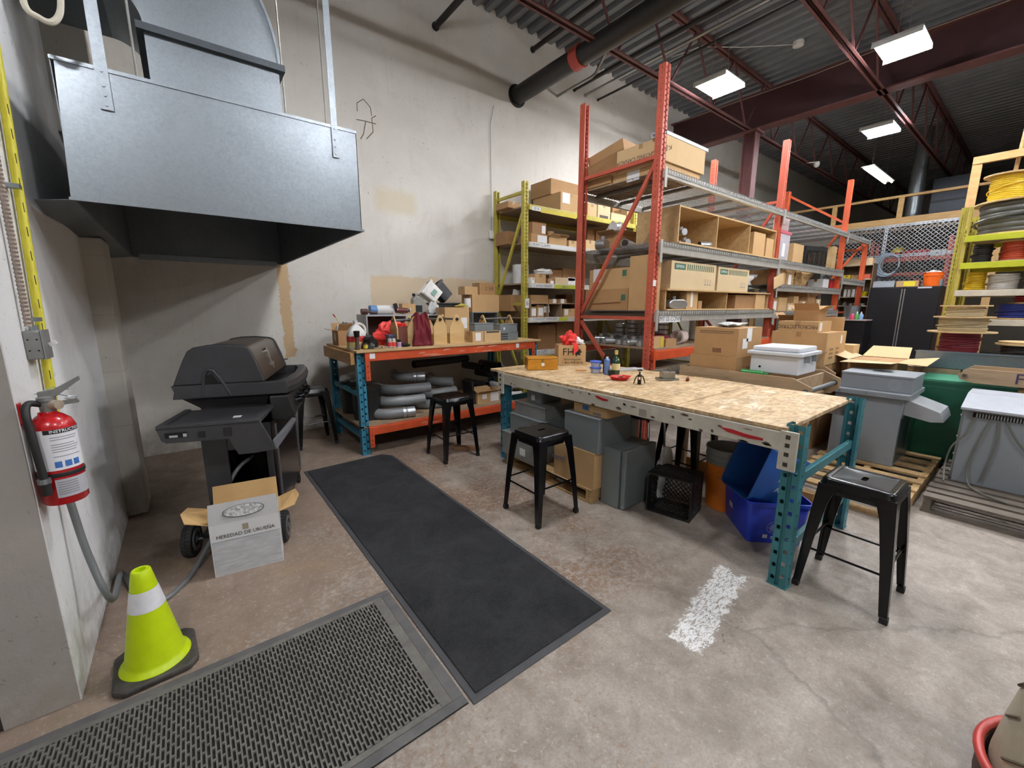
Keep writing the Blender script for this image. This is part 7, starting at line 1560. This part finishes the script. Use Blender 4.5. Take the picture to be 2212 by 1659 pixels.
# yellow reel rack
XR = 7.12
t = T('reel_rack', 'yellow rack full of cable reels at the right edge of the picture', 'rack', (7.5, -.6, 0)); rt_ = t
for x, r_ in ((XR, -pi/2), (XR+.85, pi/2)):
    for y in (.77, -1.75): put(post(2.66, .09, .08, .010, .03, .0508, 0), x, y, r_).build('post', M_ry, t, world=True)
for y in (.77, -1.75):
    for z_ in (.4, 1.5, 2.4): MB().bar((XR+.08, y, z_), (XR+.77, y, z_), .03, .04).build('brace', M_ry, t, world=True)
M_lime2 = pm('beam_lime', '#c6cc2e', .45, .1, '#a5aa26', 6, .5)
for z_, mt in ((2.345, M_lime2), (2.05, M_lime2), (1.745, M_cream), (1.42, M_cream)):
    for x in (XR-.04, XR+.845): MB().box(x, x+.04, -1.72, .74, z_-.07, z_-.003).build('beam', mt, t, world=True, bev=.003)
    MB().box(XR, XR+.845, -1.72, .735, z_-.018, z_).build('shelf_board', M_pal if z_ < 1.8 else M_oldw, t, world=True)
reel('big dark grey cable reel on the top shelf of the yellow rack', (XR+.36, .40, 2.346), .36, .31, .36, 'grey', wire=.03)
reel('yellow cable reel standing on the big grey reel', (XR+.33, .52, 2.708), .20, .145, .30, 'yellow')
reel('pale cable reel beside the yellow reel at the right edge', (XR+.42, .16, 2.708), .13, .09, .18, 'white')
reel('black cable reel on the second shelf of the yellow rack', (XR+.18, .60, 2.051), .10, .085, .20, 'black', fl=(0, 0))
reel('orange cable reel with a white label on the second shelf', (XR+.18, .36, 2.051), .13, .105, .22, 'orange')
t = bpy.data.objects['cable_reel'] if False else None
reel('second orange cable reel at the right edge of the second shelf', (XR+.24, .06, 2.051), .14, .11, .16, 'orange')
reel('yellow cable coil on the third shelf of the yellow rack', (XR+.17, .61, 1.746), .09, .088, .20, 'yellow', fl=(0, 0))
reel('white cable coil in the middle of the third shelf', (XR+.19, .40, 1.746), .13, .12, .17, 'white', fl=(0, 0), loose=True)
reel('pale grey cable coil at the right of the third shelf', (XR+.22, .12, 1.746), .15, .135, .22, 'palegrey', fl=(0, 0))
reel('red cable reel on the lowest visible shelf of the yellow rack', (XR+.25, .14, 1.59), .20, .16, .125, 'red', fl=(1, 0))
reel('blue cable reel under the red one', (XR+.22, .26, 1.421), .18, .15, .165, 'blue', fl=(1, 0))
# ================================================================== far right background
M_pine2 = wood('pine_rail', '#cba673', '#b0884f', 3, (9, 1.2, 9))
t = T('mezzanine_rail', 'long pine guard rail along the edge of the far mezzanine', 'railing', (13.2, 2.8, 3.45)); zm = 3.5
MB().box(13.18, 13.27, .9, 5.6, 4.0, 4.05).build('top_rail', M_pine2, t, world=True); MB().box(13.16, 13.28, .9, 5.6, 3.38, 3.56).build('edge_board', M_pine2, t, world=True)
for y in (5.2, 3.75, 2.5, 1.38): MB().box(13.19, 13.23, y-.05, y+.05, 3.56, 4.0).build('baluster', M_pine2, t, world=True)
t = T('mezzanine_deck', 'dark mezzanine floor behind the pine rail', 'platform', (15.5, 2.5, 3.2)); MB().box(13.3, 20, -4, 5.6, 3.3, 3.45).build('deck', M_oldw, t, world=True)
for y in (.92, 5.5): MB().box(13.32, 13.44, y-.06, y+.06, 0, 3.3).build('support_post', M_pine2, t, world=True)
t = T('pine_frame', 'tall pine stud frame behind the top cable reels', 'frame', (8.4, 0, 0))
a, b = PX(2112, 355, 8.4), PX(2105, 480, 8.4)
for y in (a.y, a.y-1.5): MB().box(8.38, 8.42, y-.045, y+.045, 0, a.z).build('stud', M_pine2, t, world=True)
MB().box(8.37, 8.43, a.y-2.2, a.y+.045, a.z, a.z+.09).build('top_plate', M_pine2, t, world=True)
MB().cyl((8.5, a.y-.32, 2.9), (8.5, a.y-.42, 5.5), .02, n=10).build('brace_rod', M_pine2, t, world=True)
# wire mesh partition
t = T('mesh_partition', 'galvanised wire mesh partition below the mezzanine', 'partition', (12.9, 2.4, 1.9)); xm = 12.9
ys, ye = 3.75, 1.45; z0, z1 = 1.95, 3.38
def perf_bar(y, za, zb): m = MB(); perf(m, (xm, y-.03, za), (0, 1, 0), .06, zb-za, [.03], .02, .035, .075, .03); return m
for y in (ys, 2.62, ye): perf_bar(y, 0, z1).build('angle_post', M_galv, t, world=True)
for z_ in (z1-.06, 2.66):
    m = MB(); b = MB(); perf(b, (0, 0, 0), (1, 0, 0), .06, ys-ye, [.03], .02, .035, .075, .03); m.add([Vector((xm-.002, ye+v.z, z_+v.x)) for v in b.v], b.f); m.build('angle_rail', M_galv, t, world=True)
m = MB(); W_ = ys-ye; H2 = z1-z0; s = .085; a = -H2
while a < W_:
    for sg in (1, -1):
        u0, v0, u1, v1 = (a, 0, a+H2, H2) if sg > 0 else (a+H2, 0, a, H2)
        def cl(u0, v0, u1, v1):
            lo, hi = 0., 1.
            for bd, sn in ((0, 1), (W_, -1)):
                f0, f1 = sn*(u0-bd), sn*(u1-bd)
                if f0 < 0 and f1 < 0: return None
                if f0 < 0: lo = max(lo, f0/(f0-f1))
                if f1 < 0: hi = min(hi, f0/(f0-f1))
            return (u0+(u1-u0)*lo, v0+(v1-v0)*lo, u0+(u1-u0)*hi, v0+(v1-v0)*hi) if hi > lo else None
        c = cl(u0, v0, u1, v1)
        if c: m.bar((xm+.01, ye+c[0], z0+c[1]), (xm+.01, ye+c[2], z0+c[3]), .010, .008, (1, 0, 0))
    a += s
w = m.build('wire_mesh', M_galv, t, world=True); w['kind'] = 'stuff'
# shelves behind the mesh with red cases
t = T('red_shelf_rack', 'red shelf rack with cases seen through the wire mesh', 'rack', (13.75, 2.1, 0))
for y in (2.95, 1.62):
    for x in (13.5, 13.95): MB().box(x-.03, x+.03, y-.03, y+.03, 0, 3.1).build('post', M_rr, t, world=True)
    MB().bar((13.5, y, 1.9), (13.95, y, 2.5), .03, .03).build('brace', M_rr, t, world=True)
for z_ in (2.68, 2.35, 1.9): MB().box(13.48, 13.5, 1.65, 2.92, z_-.08, z_-.01).build('beam', M_rr, t, world=True); MB().box(13.5, 13.95, 1.65, 2.92, z_-.015, z_).build('shelf_board', M_oldw, t, world=True)
MB().bar((13.5, 1.65, 1.95), (13.5, 2.3, 2.3), .03, .03).build('brace', M_rr, t, world=True)
for (y0, y1, z_, h, col, lab) in ((1.95, 2.40, 2.681, .17, '#c02c34', 'red tool case on the shelf behind the mesh, right of two'), (2.45, 2.72, 2.681, .14, '#b02830', 'red tool case on the shelf behind the mesh, left of two'), (1.66, 1.92, 2.681, .14, '#d7d6d2', 'white carton beside the red tool case behind the mesh'), (1.70, 2.3, 1.901, .2, '#dcdad5', 'white panel on the lowest shelf behind the mesh'), (2.35, 2.8, 1.901, .14, '#8c2730', 'dark red case on the lowest shelf behind the mesh')):
    t = T('tool_case', lab, 'case', (13.72, (y0+y1)/2, z_)); mc = pm('case_'+col[1:], col, .4); d_ = (y1-y0)/2
    MB().box(-.17, .17, -d_, d_, 0, h*.55).build('body', mc, t, bev=.008); MB().box(-.17, .17, -d_, d_, h*.56, h).build('lid', mc, t, bev=.008); MB().box(-.185, -.17, -.05, .05, h*.4, h*.65).build('latch', M_bp, t)
c = PX(2012-65, 512, 13.3); t = T('hard_hat', 'yellow hard hat on the left red case behind the mesh', 'hat', (13.72, 2.52, 2.822)); MB().lathe([(.15, 0), (.155, .01), (.12, .015), (.11, .08), (.07, .13), (.001, .15)], 20).build('shell', pm('hat_yellow', '#d9c11c', .4), t, smooth=True); MB().lathe([(.16, 0), (.16, .012)], 20).build('brim', pm('hat_yellow', '#d9c11c', .4), t)
# coil of blue cable hung on the mesh
c = PX(1921, 572, 12.85); t = T('cable_coil', 'thin blue cable coil hanging on the wire mesh', 'cable', (12.86, c.y, c.z))
for k in range(6):
    rr_ = .20+.012*k; MB().tube([(-.01*(k % 3), rr_*cos(a_)*.85+.012*k, rr_*sin(a_)) for a_ in [2*pi*j/24 for j in range(25)]], .008, 6).build('turn', pm('cable_lightblue', '#7f9fbd', .5) if k % 2 else pm('cable_palegrey2', '#b5b5b5', .5), t, smooth=True)
# black double cabinet with things on top
t = T('black_cabinet', 'tall black steel cabinet with two doors below the wire mesh', 'cabinet', (11.8, 1.92, 0)); M_bc = pm('cabinet_black', '#141417', .35, .2, '#1c1c20', 3, .5); zc_ = 1.95
MB().box(11.52, 12.05, 1.39, 2.46, .06, zc_).build('body', M_bc, t, world=True, bev=.004); MB().box(11.56, 12.0, 1.42, 2.43, 0, .06).build('plinth', M_bc, t, world=True)
for y0, y1 in ((1.40, 1.92), (1.93, 2.45)): dd = MB().box(11.498, 11.52, y0, y1, .08, zc_-.02).build('door', M_bc, t, world=True, bev=.004); MB().box(11.484, 11.498, *((1.895, 1.915) if y0 < 1.9 else (1.935, 1.955)), .1, zc_-.04).build('handle_strip', pm('strip_steel', '#a9a9ab', .25, .8), dd, world=True)
MB().box(11.49, 11.50, 1.52, 1.72, zc_-.04, zc_-.01).build('nameplate', pm('label_grey', '#b9b9be', .5), t, world=True)
encl('pale grey box on top of the tall black cabinet, left end', 11.6, 11.9, 2.10, 2.44, zc_+.001, zc_+.13, pm('tub_grey', '#9aa0a6', .5))
carton(11.6, 11.85, 1.74, 2.07, zc_+.001, zc_+.12, 'carton with a yellow label on top of the tall black cabinet', k=0, stick=[('s', .6, .5, .17, .09, pm('label_bright_yellow', '#e6d22a', .6))])
t = T('bucket', 'bright orange bucket on top of the tall black cabinet', 'bucket', (11.72, 1.56, zc_+.001)); MB().lathe([(.12, 0), (.14, .20), (.148, .20), (.148, .225), (.142, .225), (.142, .25), (.148, .25), (.148, .265), (.138, .265), (.12, .02)], 28, cap=False).lathe([(.001, .003), (.12, .001)], 28, cap=False).build('pail', pm('bucket_bright_orange', '#f06a1a', .4), t, smooth=True); MB().blob((0, 0, .25), (.11, .11, .05), 3).build('contents', M_paper, t)
t = T('tin_can', 'small steel tin right of the orange bucket on the black cabinet', 'tin', (11.7, 1.44, zc_+.001)); MB().cyl((0, 0, 0), (0, 0, .13), .045, n=18).build('can', M_galv, t, smooth=True)
# small black cabinet with containers
t = T('black_cabinet', 'small low black cabinet left of the tall one', 'cabinet', (11.45, 2.60, 0)); xa = 10.98
ya, yb = PX(1812, 700, xa).y, PX(1869, 700, xa).y; MB().box(xa, xa+.45, yb, ya, .0, 1.27).build('body', M_bc, t, world=True, bev=.004); MB().box(xa-.012, xa, yb+.01, ya-.01, .05, 1.23).build('door', M_bc, t, world=True); MB().box(xa-.02, xa+.47, yb-.01, ya+.01, 1.27, 1.29).build('top', pm('top_pink_grey', '#b9a5a2', .5), t, world=True)
zb_ = 1.291
p = PX(1813, 680, xa+.2); t = T('steel_bucket', 'plain grey steel pail on the small black cabinet', 'bucket', (xa+.2, ya-.14, zb_)); MB().lathe([(.12, 0), (.14, .28), (.145, .285), (.138, .285), (.118, .01), (.001, .01)], 28, cap=False).build('pail', M_galv, t, smooth=True)
for i, (c_, f, lab) in enumerate((('#c6426a', .42, 'pink bottle on the small black cabinet'), ('#3f8a3a', .58, 'green bottle on the small black cabinet'), ('#7f9fc8', .72, 'pale blue bottle on the small black cabinet'))):
    bottle('squeeze_bottle', lab, 'bottle', (xa+.1+.03*i, ya+(yb-ya)*f, zb_), [(.04, 0), (.042, .09), (.03, .11), (.015, .125)], pm('bottle_'+c_[1:], c_, .4), [(.014, .122), (.010, .16)], M_wp)
# brown shelf with jars
t = T('brown_shelf', 'brown wooden shelf of bottles beside the tall black cabinet', 'shelf', (12.3, 2.9, 0)); xs = 12.12; yc, yd = 3.15, 2.58; M_bs = wood('brown_shelf_wood', '#6f5a45', '#57452f', 2, (7, 1, 7))
MB().box(xs+.30, xs+.32, yd, yc, 0, 2.5).build('back_board', M_bs, t, world=True)
for y in (yd, yc-.02): MB().box(xs, xs+.30, y, y+.02, 0, 2.5).build('side_board', M_bs, t, world=True)
for z_ in (.5, 1.0, 1.58, 1.78, 2.17, 2.48): MB().box(xs, xs+.30, yd+.02, yc-.02, z_-.02, z_).build('shelf_board', wood('shelf_pale', '#c9bda6', '#ad9f86', 2, (7, 1, 7)), t, world=True)
for k in range(4): bottle('white_bottle', 'white bottle on the brown shelf, %s of the row of four' % ['leftmost', 'second', 'third', 'rightmost'][k], 'bottle', (xs+.08, yc-.10-k*.075, 1.781), [(.03, 0), (.03, .12), (.026, .13)], M_wp, [(.028, .13), (.028, .165)], M_wp, group='white bottles on the brown shelf')
t = T('yellow_bowl', 'yellow bowl on the brown shelf right of the white bottles', 'bowl', (xs+.12, yd+.14, 1.781)); MB().lathe([(.05, 0), (.09, .11), (.085, .11), (.045, .008), (.001, .008)], 20, cap=False).build('bowl', pm('hat_yellow', '#d9c11c', .4), t, smooth=True)
for k in range(4): fitting('conduit_fitting', 'pale fitting on the lower brown shelf, %s of four' % ['leftmost', 'second', 'third', 'rightmost'][k], (xs+.1, yc-.12-k*.11, 1.581), .8, k, 'ring' if k % 2 else 'body', 'fittings on the brown shelf')
for (y0, y1, z_, h, col, lab) in ((2.98, 3.12, 2.171, .10, '#e0c428', 'small yellow carton on the upper brown shelf'), (2.84, 2.96, 2.171, .09, '#b69a6c', 'small tan carton on the upper brown shelf'), (2.62, 2.82, 2.171, .10, '#c2583a', 'orange and white carton on the upper brown shelf')):
    carton(xs+.02, xs+.2, y0, y1, z_, z_+h, lab, k=pm('small_'+col[1:], col, .6))
# long boards of goods on top of the brown shelf, seen under the mesh rail
carton(xs+.02, xs+.25, 2.62, 3.1, 2.481, 2.62, 'long pale carton on top of the brown shelf', k=4)
# duct riser, dark panels and strip light over the mezzanine
t = T('vent_pipe', 'round galvanised vent pipe rising above the mezzanine', 'pipe', (14.5, 2.5, 3.451)); MB().cyl((0, 0, 0), (0, 0, 2.28), .15, n=24).build('pipe', M_galv, t, smooth=True); MB().cyl((0, 0, 1.0), (0, 0, 1.03), .157, n=24).build('seam', M_galv, t)
for (y0, y1, z0_, z1_, lab) in ((1.55, 2.27, 3.451, 4.62, 'dark grey steel panel standing on the mezzanine'), ): 
    t = T('steel_sheet', lab, 'sheet', (14.9, (y0+y1)/2, z0_)); MB().box(-.03, .3, -(y1-y0)/2, (y1-y0)/2, 0, z1_-z0_).build('panel', pm('panel_slate', '#4a4f5a', .4, .3), t); MB().box(-.045, -.03, -(y1-y0)/2, (y1-y0)/2, .62, .66).build('rail', M_bp, t)
t = T('strip_light', 'small fluorescent strip light above the mezzanine', 'lamp', (12.5, 2.82, 4.4)); M_fl = emat('strip_tube', '#f4ffe6', 6.0)
MB().box(-.9, .9, -.11, .11, .03, .05).box(-.25, .25, -.04, .04, .05, .11).build('housing', M_house, t)
for y in (-.06, .06): MB().cyl((-.88, y, .012), (.88, y, .012), .018, n=8).build('tube', M_fl, t, smooth=True)
MB().bar((-.6, 0, .05), (-.6, 0, 1.34), .006, .006).bar((.6, 0, .05), (.6, 0, 1.34), .006, .006).build('hanger_wire', M_emt, t)
# ================================================================== beige bin at the lower right corner
t = T('round_drum', 'beige plaster smeared drum in a red ring at the lower right corner', 'drum', (1.985, -.335, 0)); M_bin = pm('bin_beige', '#c2b7a0', .65, 0, '#8f8570', 5, .55, bump=.2)
MB().lathe([(.255, .02), (.258, .10), (.245, .22), (.205, .50), (.17, .75), (.15, .85), (.001, .86)], 48, cap=False).build('drum_body', M_bin, t, smooth=True)
for a0, z0_, L in ((2.0, .16, .3), (1.7, .26, .25), (2.35, .22, .35), (1.55, .36, .2)):
    MB().tube([((.262-(z0_+.2*L*k/8-.10)*.125)*cos(a0+L*k/8), (.262-(z0_+.2*L*k/8-.10)*.125)*sin(a0+L*k/8), z0_+.2*L*k/8) for k in range(9)], .005, 5).build('scuff', pm('scuff_dark', '#6b6250', .8), t)
MB().tube([(.283*cos(2*pi*k/48), .283*sin(2*pi*k/48), .11) for k in range(49)], .014, 10).build('red_ring', pm('ring_red', '#c9473f', .35), t, smooth=True)
MB().lathe([(.275, 0), (.285, .01), (.283, .10), (.268, .10), (.26, .015)], 48, cap=False).build('ring_skirt', pm('skirt_dark', '#4a2a26', .6), t, smooth=True)
